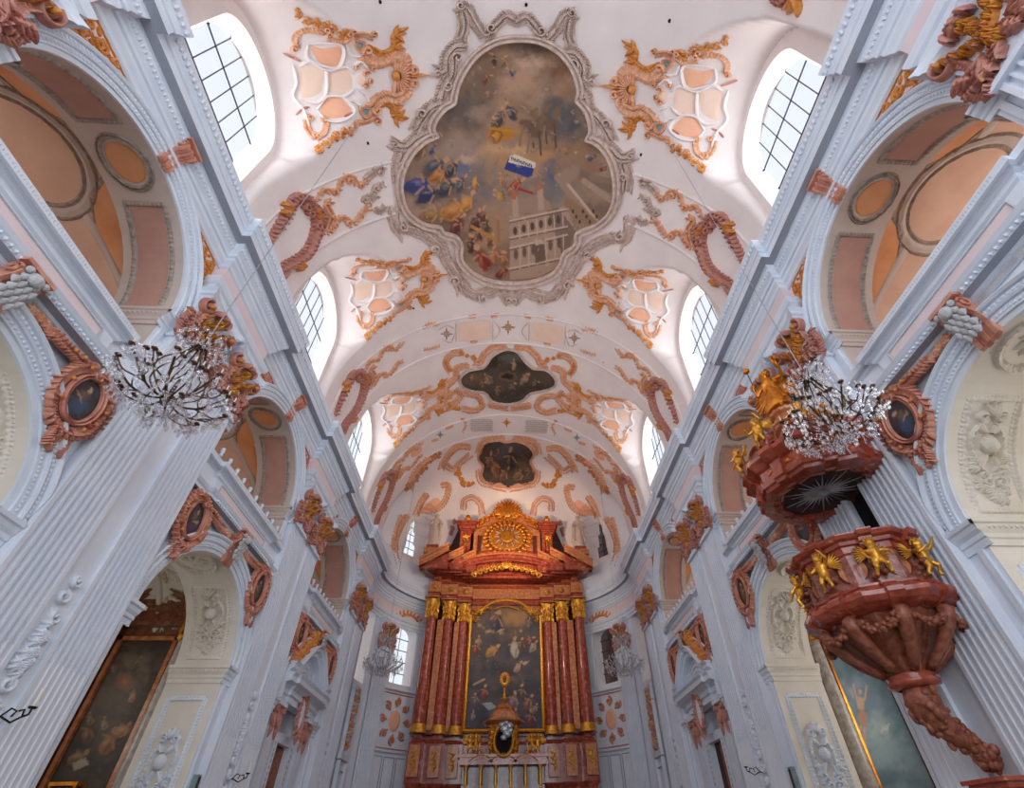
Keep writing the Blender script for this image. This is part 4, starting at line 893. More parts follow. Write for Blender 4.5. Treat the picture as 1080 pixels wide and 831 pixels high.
for P in ([(318, 195), (350, 180), (400, 205), (455, 195), (480, 215)], [(330, 292), (370, 300), (400, 280), (450, 280), (480, 260)], [(398, 205), (400, 245), (395, 280)], [(345, 130), (340, 165), (370, 185), (430, 200), (450, 160), (440, 130), (380, 125), (345, 130)], [(372, 320), (398, 282), (445, 282), (482, 322), (445, 352), (398, 350), (372, 320)], [(300, 190), (310, 240), (300, 280), (330, 320), (350, 380)], [(480, 190), (500, 180), (520, 200)], [(490, 260), (515, 275), (525, 300)], [(450, 290), (480, 295), (500, 310)], [(455, 130), (470, 160), (500, 165)]):
    ribbon(ln, k2(P), 3.2, .09, SV, wh, 0, 30, (.4, .4), 0, 5)
for P, d in (([(470, 110), (440, 122), (405, 112)], 1), ([(395, 98), (360, 88), (325, 92), (305, 112), (312, 140)], 1), ([(340, 345), (345, 375), (365, 400)], -1), ([(400, 350), (392, 385), (370, 400)], 1), ([(480, 360), (510, 358), (545, 345)], 1), ([(480, 104), (505, 100), (535, 108)], -1)): cscroll(ln, k2(P), 5.5, .11, SV, 'peach_stucco', d, 3.5, 9, -d, 3)
for P in ([(272, 155), (300, 168), (325, 180)], [(310, 335), (330, 318), (350, 312)], [(430, 120), (455, 145)], [(450, 340), (475, 328)]): ribbon(ln, k2(P), 2.5, .06, SV, 'pink_stucco', 6)
for c, r, a in (((515, 215), 12, 0), ((515, 250), 12, 3), ((530, 235), 8, 1), ((490, 195), 9, 2), ((535, 200), 9, 5)): ribbon(ln, spiral(k2([c])[0], r / 2.77, a, 1.2, 1 if a else -1), 2.2, .09, SV, 'peach_stucco', 0, 20, (1, .3))
fw = []
for P in ([(312, 45), (350, 60), (400, 85), (465, 105)], [(370, 440), (400, 420), (440, 395), (480, 368)]): fw.append(MB()); posy(fw[-1], k2(P), 2.6, 3.2, .08, SV, ['ochre_stucco', 'peach_stucco', 'ochre_stucco'], 17)
vault_thing([('shell_crest', sh), ('flame_leaf', fl[0]), ('flame_leaf', fl[1]), ('teal_inlay', te[0]), ('teal_inlay', te[1]), ('peach_panel', pn), ('white_strapwork', ln), ('flower_spray', fw[0]), ('flower_spray', fw[1])], 'ceiling_cartouche', [(1, 0), (2, PER), (3, 2 * PER)],
    lambda k, s: 'peach and white stucco cartouche with ochre leaves above the %s clerestory window on the %s' % (BN[k], SN[s]), 'stucco cartouche', 'ceiling cartouches over the windows')
# ---- B: big rose rocaille frame at the foot of each vault band
def k5(P): return [(280 + x / 5.18, 160 + y / 5.18) for x, y in P]
rf = MB(); ring = [(25, 510), (60, 430), (110, 350), (150, 285), (205, 262), (255, 320), (265, 400), (245, 480), (210, 545), (150, 590), (95, 620), (60, 665)]
ribbon(rf, k5(ring), 9.5, .3, SV, 'rose_stucco', 30, 120, (.6, .6)); fringe(rf, k5(ring), -1, 7, 4.5, .26, SV, 'rose_stucco', 26, .7); fringe(rf, k5(ring[1:]), 1, 4.5, 3.5, .2, SV, 'rose_stucco', 20, .7)
cscroll(rf, k5([(120, 270), (165, 240), (215, 250), (225, 290)]), 7, .3, SV, 'rose_stucco', 1, 4, 8); cscroll(rf, k5([(235, 310), (275, 320), (300, 350), (290, 400)]), 7, .28, SV, 'rose_stucco', 1, 4, 8, -1, 5)
of = [MB(), MB(), MB()]; posy(of[0], k5([(95, 330), (105, 290)]), 1.5, 4, .3, SV, ['ochre_stucco'], 4); posy(of[1], k5([(165, 630), (185, 615)]), 1.5, 4, .3, SV, ['ochre_stucco'], 3); posy(of[2], k5([(262, 330), (275, 345)]), 1.2, 3, .3, SV, ['ochre_stucco'], 3)
vault_thing([('rocaille_frame', rf), ('flower_spray', of[0]), ('flower_spray', of[1]), ('flower_spray', of[2])], 'rose_rocaille', [(1, 0), (2, PER), (3, 2 * PER)], lambda k, s: 'large rose rocaille frame at the %s foot of the %s vault band' % (SN[s], BN[k]), 'stucco frame', 'rose frames at the feet of the vault bands')
# ---- C: twin garland scrolls rising along the band
tw = MB()
for P, m in (([(250, 300), (290, 235), (320, 205), (355, 215), (395, 200), (405, 160), (440, 130), (475, 140), (500, 175), (540, 165), (560, 130)], 'peach_stucco'), ([(290, 420), (340, 435), (370, 400), (400, 360), (440, 365), (470, 390), (510, 350), (540, 310), (580, 300)], 'peach_stucco'), ([(330, 410), (350, 350), (325, 290), (355, 265)], 'peach_stucco')):
    ribbon(tw, k5(P), 5.5, .15, SV, m, 22, 90, (.4, .4)); fringe(tw, k5(P), 1, 4, 3, .12, SV, m, 16, .7); fringe(tw, k5(P), -1, 3, 2.5, .12, SV, m, 10, .7)
for c, r, d in (((375, 215), 22, 1), ((455, 160), 20, -1), ((520, 180), 18, 1), ((355, 420), 20, -1), ((450, 385), 20, 1), ((330, 275), 14, -1), ((365, 350), 12, 1)): ribbon(tw, spiral(k5([c])[0], r / 5.18, 0, 1.3, d), 2.6, .15, SV, 'peach_stucco', 0, 22, (1, .3))
vault_thing([('scrolls', tw)], 'peach_scroll_garland', [(1, 0), (2, PER), (3, 2 * PER)], lambda k, s: 'pair of peach stucco scroll garlands on the %s side of the %s vault band' % (SN[s], BN[k]), 'stucco garland', 'scroll garlands on the vault bands')
# ---- great fresco
FO = c3([(395, 112), (450, 118), (500, 145), (535, 190), (550, 240), (546, 268), (572, 300), (582, 345), (572, 372), (605, 388), (635, 430), (648, 490), (640, 550), (605, 588), (560, 607), (545, 618), (542, 645), (512, 668), (500, 700), (480, 722), (440, 738), (385, 745), (320, 738), (272, 715), (247, 682), (248, 648), (230, 622), (198, 612), (188, 598), (145, 588), (105, 560), (86, 510), (90, 460), (115, 410), (150, 378), (182, 362), (172, 342), (180, 318), (202, 292), (228, 275), (234, 245), (252, 200), (290, 150), (340, 120)])
FC = curve(FO, 260, True)
def fresco(outline, nu, nv, paint, name='painting', h=.0):
    mn, mx = outline.min(0) - 2, outline.max(0) + 2; G = np.stack(np.meshgrid(np.linspace(mn[0], mx[0], nu), np.linspace(mn[1], mx[1], nv), indexing='ij'), -1)
    c = outline.mean(0); big = c + (outline - c) * 1.012; ins = inpoly(G, big); k = ins[:-1, :-1] & ins[1:, :-1] & ins[1:, 1:] & ins[:-1, 1:]; keep = np.zeros(ins.shape, bool); keep[:-1, :-1] = k
    X = SV(G, np.full(ins.shape, .03)); return X, ins.shape, paint(G), keep
def paint_great(G):
    p = Paint(G, '7d6452', 'a58a74', 22, 3.2, 4); F = lambda x, y: (390 + x / 2.517, y / 2.517)
    for x, y, a, b, c in ((400, 220, 110, 60, 'b99377'), (500, 190, 60, 50, '7a5237'), (430, 130, 90, 35, '4c3a2f'), (300, 230, 55, 90, '6f5a4a'), (240, 300, 60, 60, '5a5150'), (510, 300, 80, 60, '4a4c53'), (540, 340, 50, 40, '454b50'), (330, 170, 60, 40, '80634e'), (380, 330, 70, 50, 'a98364'), (250, 400, 120, 45, 'a08a7c'), (400, 420, 120, 50, 'b48660'), (480, 500, 90, 60, '75706f'), (280, 520, 80, 80, '7c7370'), (240, 440, 40, 35, '5b6888'), (480, 460, 40, 40, '5d6078'), (330, 600, 90, 70, 'a67f66'), (560, 430, 80, 50, '9a7559')): 
        X, Y = F(x, y); p.cloud(X, Y, a / 2.517, b / 2.517, c, 0, .85)
    for x, y, a, b, c in ((330, 395, 45, 16, 'c79a70'), (395, 400, 60, 15, 'd0a47c'), (460, 415, 40, 14, 'b9855a'), (300, 300, 26, 20, '9b8272'), (430, 170, 60, 22, 'c7a186'), (350, 120, 40, 14, '8e6c55'), (520, 230, 24, 40, '9c7052'), (260, 420, 30, 12, 'c9a68c'), (590, 440, 30, 16, '8f6a50'), (300, 640, 30, 18, 'b98a66')):
        X, Y = F(x, y); p.cloud(X, Y, a / 2.517, b / 2.517, c, 0, .8, 7)
    # chariot group in the clouds
    for x, y, s, c, r in ((345, 315, 26, '46464f', 10), (375, 300, 24, '3f4350', -20), (330, 330, 18, '504a46', 0)): p.fig(*F(x, y), s / 2.517 * 1.2, c, r)
    p.blob(*F(345, 355), 17, 9, 'b8792a', 0, .3); p.blob(*F(335, 360), 8, 8, '7f4e1e'); p.blob(*F(335, 360), 5.5, 5.5, 'c98a34'); p.line(F(320, 340), F(400, 350), 1.6, 'c0832f')
    for x, y, r in ((420, 330, 20), (455, 320, -15), (440, 350, 5), (480, 330, -30)): p.blob(*F(x, y), 11, 7, '6b5543', r, .4); p.line(F(x - 15, y + 5), F(x - 22, y + 55), 1.4, '8a705a'); p.line(F(x + 10, y), F(x + 15, y + 60), 1.3, '5a4638'); p.blob(*F(x + 18, y - 32), 4.5, 7, '7d6047', 30)
    for x, y, s, c, r in ((355, 165, 22, '8a6a4c', 20), (330, 160, 18, '3f332a', -30), (310, 210, 17, '8b3a28', 40), (375, 190, 15, '3c4e80', -40), (315, 255, 9, '9a6a4a', 0), (360, 265, 8, '8b5a3c', 0), (520, 400, 12, 'a86a48', 0), (590, 420, 15, '4c5368', 60), (620, 445, 13, '7e3a32', 70), (550, 405, 9, 'b98a66', 20)): p.fig(*F(x, y), s / 2.517, c, r)
    # banner with its blue field
    q = c3([(368, 420), (378, 413), (440, 434), (430, 466), (420, 470), (356, 448)]); p.poly(q, '2f3d80'); p.poly(c3([(372, 414), (385, 408), (442, 432), (437, 446), (368, 430)]), 'ddd0c0')
    for j in range(11): x = 377 + j * 5.2; y = 419.5 + j * 1.9; p.line(F(x - .8, y - 3), F(x + .8, y + 5), .55, '241d22'); p.line(F(x - 1, y - 3 + (j % 3) * 3), F(x + 2.2, y - 2 + (j % 3) * 3), .5, '241d22')
    for x, y, s, c, r in ((385, 490, 26, '9c3322', 60), (350, 480, 20, 'b07c58', -10), (345, 520, 18, 'b98738', -40), (375, 505, 14, 'b07c58', 30)): p.fig(*F(x, y), s / 2.517 * 1.2, c, r)
    p.line(F(395, 500), F(432, 512), 1.6, '9c3322')
    # crowd on the left: blue-robed and gold-coped figures
    for x, y, s, c, r in ((130, 400, 30, '8a6544', 50), (165, 395, 16, '41508c', 30), (120, 490, 46, '22397d', 80), (150, 520, 40, '1e2c5e', 60), (170, 440, 36, '4a4e5c', 60), (180, 465, 30, 'b5702c', 60), (215, 450, 26, '30333f', 40), (200, 500, 34, '3b3f4c', 50), (240, 490, 24, '4d5260', 30), (160, 570, 36, '9a7240', 70), (220, 560, 46, 'c07c30', 60), (255, 540, 34, 'c9883c', 30), (280, 490, 18, 'c08038', 5), (230, 600, 30, '6e2a28', 30), (280, 590, 30, '4f2f28', 20), (300, 570, 20, '6b3a34', 10), (310, 600, 22, '5a4638', 0), (270, 650, 26, '4a2f28', 0), (300, 690, 36, '8e2c1e', -30), (330, 680, 26, 'b0714a', 0), (355, 690, 22, '9a5c34', 0), (320, 640, 20, '7b4a30', 20), (290, 625, 18, '6a3e2c', 0), (350, 725, 18, '7e2e22', 60)): p.fig(*F(x, y), s / 2.517 * 1.25, c, r)
    p.line(F(270, 600), F(345, 640), 2.2, 'b57f3f'); p.blob(*F(280, 478), 3, 5.5, 'd09a4a'); p.line(F(340, 580), F(342, 640), 2, '9d7152'); p.blob(*F(341, 575), 2.5, 4, 'b98058')
    # generic two-storey church front with turrets, lower right
    B = c3([(372, 582), (520, 545), (548, 612), (510, 700), (450, 735), (372, 742)]); p.poly(B, 'ac8f7b'); p.poly(c3([(470, 556), (500, 550), (548, 612), (515, 690), (500, 640)]), '806a5b')
    p.poly(c3([(395, 560), (400, 530), (425, 520), (450, 515), (478, 535), (485, 555), (440, 566)]), 'a08471')
    for x0, y0, w in ((378, 555, 14), (445, 535, 15)): p.poly(c3([(x0, y0 - 32), (x0 + w, y0 - 36), (x0 + w + 4, y0 + 20), (x0 + 2, y0 + 24)]), 'b39883'); p.blob(*F(x0 + w / 2, y0 - 38), 3.8, 4.2, 'b5694a'); p.line(F(x0 + w / 2, y0 - 42), F(x0 + w / 2 - 1, y0 - 58), .8, 'a87050')
    for y0, y1 in ((585, 553), (630, 600), (658, 622), (712, 680)): p.line(F(372, y0), F(525, y1), 1.1, 'c9af9b'); p.line(F(372, y0 + 5), F(525, y1 + 5), .8, '6d5748')
    for j in range(6): x = 386 + j * 23; y = 612 - j * 6; p.blob(*F(x, y), 2.6, 5.2, '54433a', 0, .3, 1, False); p.line(F(x + 11, y - 18), F(x + 13, y + 20), .8, 'c6ab96'); p.blob(*F(x + 2, y + 62), 2.6, 6.5, '5d4a3f', 0, .3, .9, False); p.line(F(x + 13, y + 40), F(x + 14, y + 100), .9, 'c0a48f')
    p.poly(c3([(436, 640), (462, 634), (468, 690), (440, 698)]), '6b564a'); p.blob(*F(450, 642), 6, 3.5, 'bfa48e')
    for a, b, w, c in (((500, 470), (600, 600), 5, '9f8370'), ((505, 462), (608, 590), 2, 'c2a690'), ((560, 460), (640, 500), 6, '7d6555'), ((570, 480), (640, 530), 4, 'ab8e79'), ((530, 540), (600, 600), 7, '957259'), ((520, 470), (540, 455), 9, '9c806d'), ((590, 470), (640, 480), 4, '8a705f')): p.line(F(*a), F(*b), w, c)
    for j in range(8): p.blob(*F(540 + j * 9, 560 + (j % 3) * 14), 1.5, 2.6, '3f322b', 0, .3, 1, False)
    p.specks(420, (420, 45, 655, 295), 2.2, ['c9a88a', '4a3a32', 'a97a55', '5f5a5c', '8a6a50', 'd6bda5'], .35, 5); return p.c
X, shp, colr, keep = fresco(FC, 330, 340, paint_great)
t = empty('ceiling_fresco', (0, 0, 0), label='largest ceiling fresco, a lobed sky scene with chariot, crowd and church front', cat='fresco', group=None)
link('painting', canvas_mesh('painting', X, shp, colr, keep), t)
mb = MB(); P = FC[::-1] if area2(FC) > 0 else FC
rim(mb, [tuple(q) for q in FC[::3]], (-1 if area2(FC) < 0 else 1) * 8.5, .28, SV, 'taupe_stucco', 330); make(mb, 'moulded_frame', t, True)
# scrollwork round the fresco, traced on the left and mirrored
rc = MB(); T_ = 'taupe_stucco'
ST = [([(400, 62), (365, 40), (335, 62), (310, 90), (285, 62), (262, 22), (238, 12)], 15, -1), ([(240, 20), (246, 70), (238, 100)], 17, -1), ([(262, 118), (225, 120), (200, 150), (196, 185), (172, 185)], 22, -1), ([(215, 150), (212, 195), (190, 235), (178, 285)], 24, -1), ([(200, 265), (160, 280), (130, 315), (115, 345)], 22, -1), ([(165, 340), (120, 362), (90, 385), (58, 375)], 20, -1), ([(80, 400), (68, 440), (70, 480)], 20, -1), ([(66, 540), (68, 590), (92, 622)], 22, 1), ([(95, 600), (140, 618), (172, 640), (196, 668)], 22, 1), ([(190, 640), (208, 690), (232, 730), (246, 770)], 22, 1), ([(240, 740), (270, 775), (310, 775), (345, 765), (370, 792)], 20, 1)]
for P, w, d in ST: ribbon(rc, c3(P), w / 2.517 * .75, .14, SV, T_, len(P) * 5, None, (.4, .3)); fringe(rc, c3(P), d, 7, 3.2, .12, SV, T_, len(P) * 4, .7, .6, .55); fringe(rc, c3(P), -d, 5, 2.4, .1, SV, T_, len(P) * 3, .8, .5, .6)
for c, r, a, d in (((322, 72), 15, 0, 1), ((232, 150), 16, 2, 1), ((178, 192), 9, 1, -1), ((205, 225), 14, 3, -1), ((135, 300), 14, 2, 1), ((62, 380), 10, 4, 1), ((80, 440), 13, 1, -1), ((85, 600), 13, 5, 1), ((170, 660), 14, 2, -1), ((225, 745), 14, 3, 1), ((300, 790), 12, 4, -1), ((370, 795), 9, 1, 1), ((240, 12), 12, 0, 1)): ribbon(rc, spiral(c3([c])[0], r / 2.517, a, 1.4, d), 2.6, .2, SV, T_, 0, 24, (1, .3))
kk = [([(600, 110), (570, 130), (548, 150)], 6), ([(575, 95), (620, 90), (640, 75)], 5), ([(540, 240), (575, 240), (600, 190), (650, 170)], 6), ([(520, 245), (560, 260), (610, 230)], 6), ([(590, 310), (630, 318), (650, 290)], 6)]
for P, w in kk: ribbon(rc, k5(P), w, .15, SV, T_, 10); fringe(rc, k5(P), 1, 4, 3, .12, SV, T_, 6); fringe(rc, k5(P), -1, 3, 2.5, .12, SV, T_, 5)
for c, r in (((600, 195), 24), ((540, 255), 20), ((625, 110), 18)): ribbon(rc, spiral(k5([c])[0], r / 5.18, 0, 1.3, 1), 2.6, .15, SV, T_, 0, 24, (1, .3))
me = rc.mesh('scroll_border', True); link('scroll_border', me, t); link('scroll_border', mirror_mesh(me, 'x'), t)
# ---- smaller ceiling paintings
def k7(P): return [(340 + x / 2.7, 320 + y / 2.7) for x, y in P]
def small_paint(kind):
    def f(G):
        p = Paint(G, '33291f' if kind == 2 else '39302a', '54483e', 12, 2.5, kind * 7); c = G.reshape(-1, 2).mean(0)
        if kind == 2:
            F = lambda x, y: k7([(x, y)])[0]
            for x, y, a, b, q in ((530, 210, 90, 35, '4d4a42'), (540, 150, 45, 20, '5d5c55'), (440, 215, 40, 22, '6a5745'), (620, 215, 40, 22, '524638'), (530, 260, 45, 20, '3a3531')): p.cloud(*F(x, y), a / 2.7, b / 2.7, q, 0, .9, 6)
            p.blob(*F(528, 207), 11, 6, '6a5a40', 0, .3); p.blob(*F(528, 207), 8, 4, '2a211b', 0, .4)
            for x, y, s, q, r in ((475, 215, 24, '7d6a52', -40), (450, 230, 20, '5b4636', 60), (575, 215, 24, '8a7358', 40), (545, 175, 20, 'a08a6c', 0), (600, 225, 20, '4e4b48', 80), (500, 250, 18, '705c44', 0), (540, 240, 20, '39404e', 20), (425, 215, 12, '8a7358', 0)): p.fig(*F(x, y), s / 2.7, q, r, 'a98662')
        else:
            F = lambda x, y: k7([(x, y)])[0]
            for x, y, a, b, q in ((520, 410, 60, 25, '4d5560'), (470, 420, 25, 30, '4a3b30'), (570, 470, 40, 30, '6b5b4a')): p.cloud(*F(x, y), a / 2.7, b / 2.7, q, 0, .9, 6)
            for x, y, s, q, r in ((535, 450, 40, '2b2a2d', 0), (490, 470, 36, '8e5a3a', -20), (475, 450, 28, '77513c', 10), (515, 490, 30, '6a4a38', 30), (560, 490, 30, '7a6048', 60), (500, 420, 10, 'a0402c', 0), (580, 480, 22, '4c4038', 70)): p.fig(*F(x, y), s / 2.7, q, r, 'b08a66')
        p.specks(90, (G[..., 0].min(), G[..., 1].min(), G[..., 0].max(), G[..., 1].max()), 1.2, ['8a765c', '241d18', '6e5f4d'], .4, kind); return p.c
    return f
M2 = [(487, 150), (520, 133), (552, 138), (572, 162), (600, 186), (635, 190), (660, 212), (658, 235), (620, 247), (590, 254), (568, 274), (530, 283), (487, 276), (465, 252), (430, 246), (402, 235), (395, 212), (418, 192), (458, 184), (475, 166)]
M3 = [(460, 400), (500, 391), (522, 396), (550, 393), (582, 404), (600, 428), (590, 452), (608, 488), (585, 516), (555, 512), (530, 524), (505, 510), (480, 516), (456, 492), (460, 462), (446, 440)]
for kind, M, lb, cm in ((2, M2, 'four-lobed dark ceiling painting in a thin frame between the second and third vault bands', 'ffffff'), (3, M3, 'dark curly-edged ceiling painting with a black-robed figure right above the high altar', 'ffffff')):
    FC2 = curve(k7(M), 120, True); X, shp, colr, keep = fresco(FC2, 120, 90, small_paint(kind)); t = empty('ceiling_medallion', (0, 0, 0), label=lb, cat='ceiling painting')
    link('painting', canvas_mesh('painting', X, shp, colr, keep), t); mb = MB(); rim(mb, [tuple(q) for q in FC2[::3]], (-1 if area2(FC2) < 0 else 1) * 2.2, .14, SV, 'taupe_stucco' if kind == 2 else 'peach_stucco', 160); make(mb, 'moulded_frame', t, True)
def mirrored_group(name, strokes, label, cat, m, extra=None):
    mb = MB()
    for P, w in strokes: ribbon(mb, k7(P), w / 2.7 * .7, .12, SV, m, len(P) * 4, None, (.4, .3)); fringe(mb, k7(P), 1, 3.8, 2.0, .1, SV, m, len(P) * 3, .8); fringe(mb, k7(P), -1, 3.0, 1.8, .1, SV, m, len(P) * 3, .8)
    if extra: extra(mb)
    me = mb.mesh('scrolls', True); t = empty(name, (0, 0, 0), label=label, cat=cat); link('scrolls', me, t); link('scrolls', mirror_mesh(me, 'x'), t)
mirrored_group('medallion_scrollwork', [([(528, 125), (490, 125), (462, 145), (450, 165), (430, 168)], 16), ([(405, 140), (370, 145), (352, 168), (365, 192)], 12), ([(420, 175), (385, 185), (380, 210), (355, 235)], 14), ([(380, 240), (395, 262), (370, 290), (350, 300)], 12), ([(400, 255), (440, 262), (455, 290), (430, 305), (400, 300)], 12), ([(470, 285), (500, 292), (528, 296)], 12)], 'peach scrollwork spreading on both sides of the four-lobed ceiling painting', 'stucco ornament', 'peach_stucco', lambda mb: (posy(mb, k7([(352, 160), (362, 190)]), 1, 2.4, .1, SV, ['ochre_stucco'], 5), posy(mb, k7([(355, 288), (390, 300)]), 1, 2.4, .1, SV, ['ochre_stucco'], 5), posy(mb, k7([(395, 140), (440, 160)]), 1, 2.2, .1, SV, ['ochre_stucco'], 4)))
mirrored_group('medallion_scrollwork', [([(522, 385), (490, 385), (458, 395), (444, 425)], 8), ([(445, 470), (452, 505), (490, 520), (520, 526)], 8), ([(425, 410), (390, 408), (365, 425), (345, 455), (340, 470)], 9), ([(340, 445), (370, 470), (395, 450), (420, 430)], 8)], 'peach scrollwork around the curly-edged ceiling painting above the altar', 'stucco ornament', 'peach_stucco', lambda mb: (posy(mb, k7([(385, 470), (400, 520)]), 1.5, 2.4, .1, SV, ['ochre_stucco'], 9), posy(mb, k7([(405, 510), (430, 518)]), 1.2, 2.2, .1, SV, ['ochre_stucco'], 4)))
mirrored_group('choir_vault_ornament', [([(335, 515), (360, 520), (350, 560), (320, 590), (275, 590)], 12), ([(300, 540), (280, 570), (268, 600)], 9), ([(400, 590), (405, 560), (430, 552), (450, 570), (455, 598)], 7), ([(335, 430), (290, 450), (260, 490), (250, 530)], 10), ([(245, 600), (220, 640), (205, 690), (215, 740)], 14), ([(225, 600), (205, 650), (208, 700)], 9)], 'rose and peach rocaille scattered on the choir vault left and right of the altar', 'stucco ornament', 'peach_stucco', lambda mb: (panel(mb, k7([(305, 562), (330, 552), (338, 580), (300, 596), (285, 588)]), .02, SV, 'peach_panel', 4), posy(mb, k7([(240, 530), (265, 500), (300, 455), (330, 430)]), 1.2, 2.4, .1, SV, ['ochre_stucco', 'rose_stucco'], 14), posy(mb, k7([(378, 620), (365, 655)]), 1, 2.4, .1, SV, ['rose_stucco'], 5)))
# ---- painted fields at the crown of the farther vault bands
def star(mb, c, r, m1, m2):
    for k in range(8): leaf(mb, c, k * pi / 4 + pi / 8 * 0, r if k % 2 == 0 else r * .6, r * .42, .05, SV, m1 if k % 2 == 0 else m2, 0)
b2, b2s = MB(), MB()
P = [(388, 56), (430, 50), (476, 48), (478, 100), (435, 103), (388, 108)]; UV = np.array([k7(P), [tuple(np.mean(k7(P), 0))] * 6]); b2.grid(SV(UV, np.full((2, 6), .05)), 'blush_panel', closev=True)
star(b2s, k7([(353, 86)])[0], 8, 'teal_panel', 'ochre_stucco')
for Q in ([(285, 75), (310, 62), (330, 66)], [(286, 135), (312, 130), (336, 122)], [(415, 42), (438, 40)], [(420, 112), (442, 110)], [(480, 40), (500, 36)]): ribbon(b2, k7(Q), 4.2, .08, SV, 'peach_stucco', 6); fringe(b2, k7(Q), -1, 3, 2, .06, SV, 'peach_stucco', 5)
for Q in ([(380, 50), (380, 110)], [(485, 48), (485, 105)], [(487, 48), (505, 76), (487, 104)], [(340, 100), (365, 110), (378, 80)], [(330, 75), (355, 62), (375, 70)]): ribbon(b2, k7(Q), 1.4, .06, SV, 'taupe_stucco', 0, 14)
t = empty('vault_band_ornament', (0, 0, 0), label='pair of pink fields, green stars and small scrolls across the second vault band', cat='stucco ornament')
for n_, mb in (('pink_field', b2), ('star', b2s)): me = mb.mesh(n_, True); link(n_, me, t); link(n_, mirror_mesh(me, 'x'), t)
mb = MB(); star(mb, k7([(529, 67)])[0], 9, 'ochre_stucco', 'teal_panel'); make(mb, 'centre_star', t)
b3 = MB(); 
for i in range(9):
    for j in range(6):
        p = k7([(424 + i * 7 + (j % 2) * 3.5, 331 + j * 6)])[0]; ribbon(b3, [(p[0] + 1.1 * cos(a), p[1] + 1.0 * sin(a)) for a in np.linspace(0, 2 * pi, 7)], .55, .05, SV, 'grey_ornament', 0, 9, (1, 1), 0, 3)
s3 = MB(); star(s3, k7([(335, 373)])[0], 5, 'teal_panel', 'teal_panel')
for Q in ([(240, 440), (260, 410), (290, 395)], [(395, 325), (405, 345), (395, 365)], [(350, 360), (375, 350)], [(310, 395), (330, 390)], [(225, 475), (240, 470)]): ribbon(b3, k7(Q), 3.2, .07, SV, 'peach_stucco', 6); fringe(b3, k7(Q), -1, 2.5, 2, .06, SV, 'peach_stucco', 5)
panel(b3, k7([(245, 425), (270, 405), (290, 405), (280, 430), (250, 445)]), .05, SV, 'peach_panel', 3)
t = empty('vault_band_ornament', (0, 0, 0), label='pair of grey lattice fields and an orange star across the third vault band', cat='stucco ornament')
for n_, mb in (('lattice_field', b3), ('star', s3)): me = mb.mesh(n_, True); link(n_, me, t); link(n_, mirror_mesh(me, 'x'), t)
mb = MB(); star(mb, k7([(525, 338)])[0], 6, 'ochre_stucco', 'ochre_stucco'); make(mb, 'centre_star', t)
# rose stucco hanging from the nearest vault band, upper right and left
mb = MB(); C0 = [(814, -4), (824, 6), (838, 3), (850, -2), (858, 4)]
ribbon(mb, [(812, -6), (822, 4), (836, 2), (848, -6)], 9, .3, SV, 'rose_stucco', 8); fringe(mb, [(812, -4), (824, 5), (842, 2)], -1, 9, 5, .25, SV, 'rose_stucco', 7)
for a in (100, 70, 120): leaf(mb, (842, -3), RAD(a), 22, 7, .25, SV, 'ochre_stucco', .6)
t = centred(mb, 'rose_rocaille', label='bit of rose and ochre rocaille cut off by the top edge at the upper right', cat='stucco ornament')
mb = MB()
for p in ((401, 2), (596, 88), (386, 77), (388, 151), (692, 20), (678, 163), (630, 380), (440, 325), (755, 92)): mb.lathe([(0, 0), (.05, 0), (.05, .04), (0, .05)], 'dark_void', 10, tuple(hit(np.array([p]))[0] - (0, 0, .04)))
def small_holes():
    hm = MB(); hm.lathe([(0, 0), (.055, 0), (.055, .03), (0, .04)], 'dark_void', 10); me = hm.mesh('vault_hole')
    for k, p in enumerate(((401, 2), (388, 151), (706 , 22), (676, 163), (436, 325), (637, 382), (555, 5), (538, 318))):
        X = hit(np.array([p], float))[0]; o = link('vent_hole', me, None, tuple(X - np.array([0, 0, .03]))); tag(o, 'tiny black rope hole in the white vault', 'hole', 'rope holes in the vault')
small_holes()
# ================================================================== FIGURES
def figure(joints, robe=None, wings=None, m='gold', res=0.02, lumps=0):
    """one continuous body grown from tapered capsules; joints = [(a, b, ra, rb)] in metres"""
    mb = MB()
    for a, b, ra, rb in joints:
        a, b = np.array(a, float), np.array(b, float); n = max(2, int(np.linalg.norm(b - a) / (min(ra, rb) * .7)) + 1)
        for t in np.linspace(0, 1, n): mb.ball(a + (b - a) * t, ra + (rb - ra) * t, m, 8, 6)
    if robe:       # hanging cloth: rings (z, cx, cy, rx, ry) with folds
        a = np.linspace(0, 2 * pi, 33)[:-1]; R = []
        for k, (z, cx, cy, rx, ry) in enumerate(robe):
            fo = 1 + .13 * (k / len(robe)) * np.sin(a * 7 + k * .5) + .06 * np.sin(a * 3 + k); R.append(np.stack([cx + rx * fo * np.cos(a), cy + ry * fo * np.sin(a), np.full(32, z)], -1))
        mb.grid(R, m, closev=True); q = mb.n - len(R) * 32; mb.f.append(tuple(range(q, q + 32))); mb.f.append(tuple(range(mb.n - 32, mb.n))); mb.m += [0, 0]
    me = mb.mesh('body'); return me, res
def add_figure(name, me, parent, res):
    o = link(name, me, parent); r = o.modifiers.new('skin', 'REMESH'); r.mode = 'VOXEL'; r.voxel_size = res; r.use_smooth_shade = True; sm = o.modifiers.new('smooth', 'SMOOTH'); sm.factor = .5; sm.iterations = 2; return o
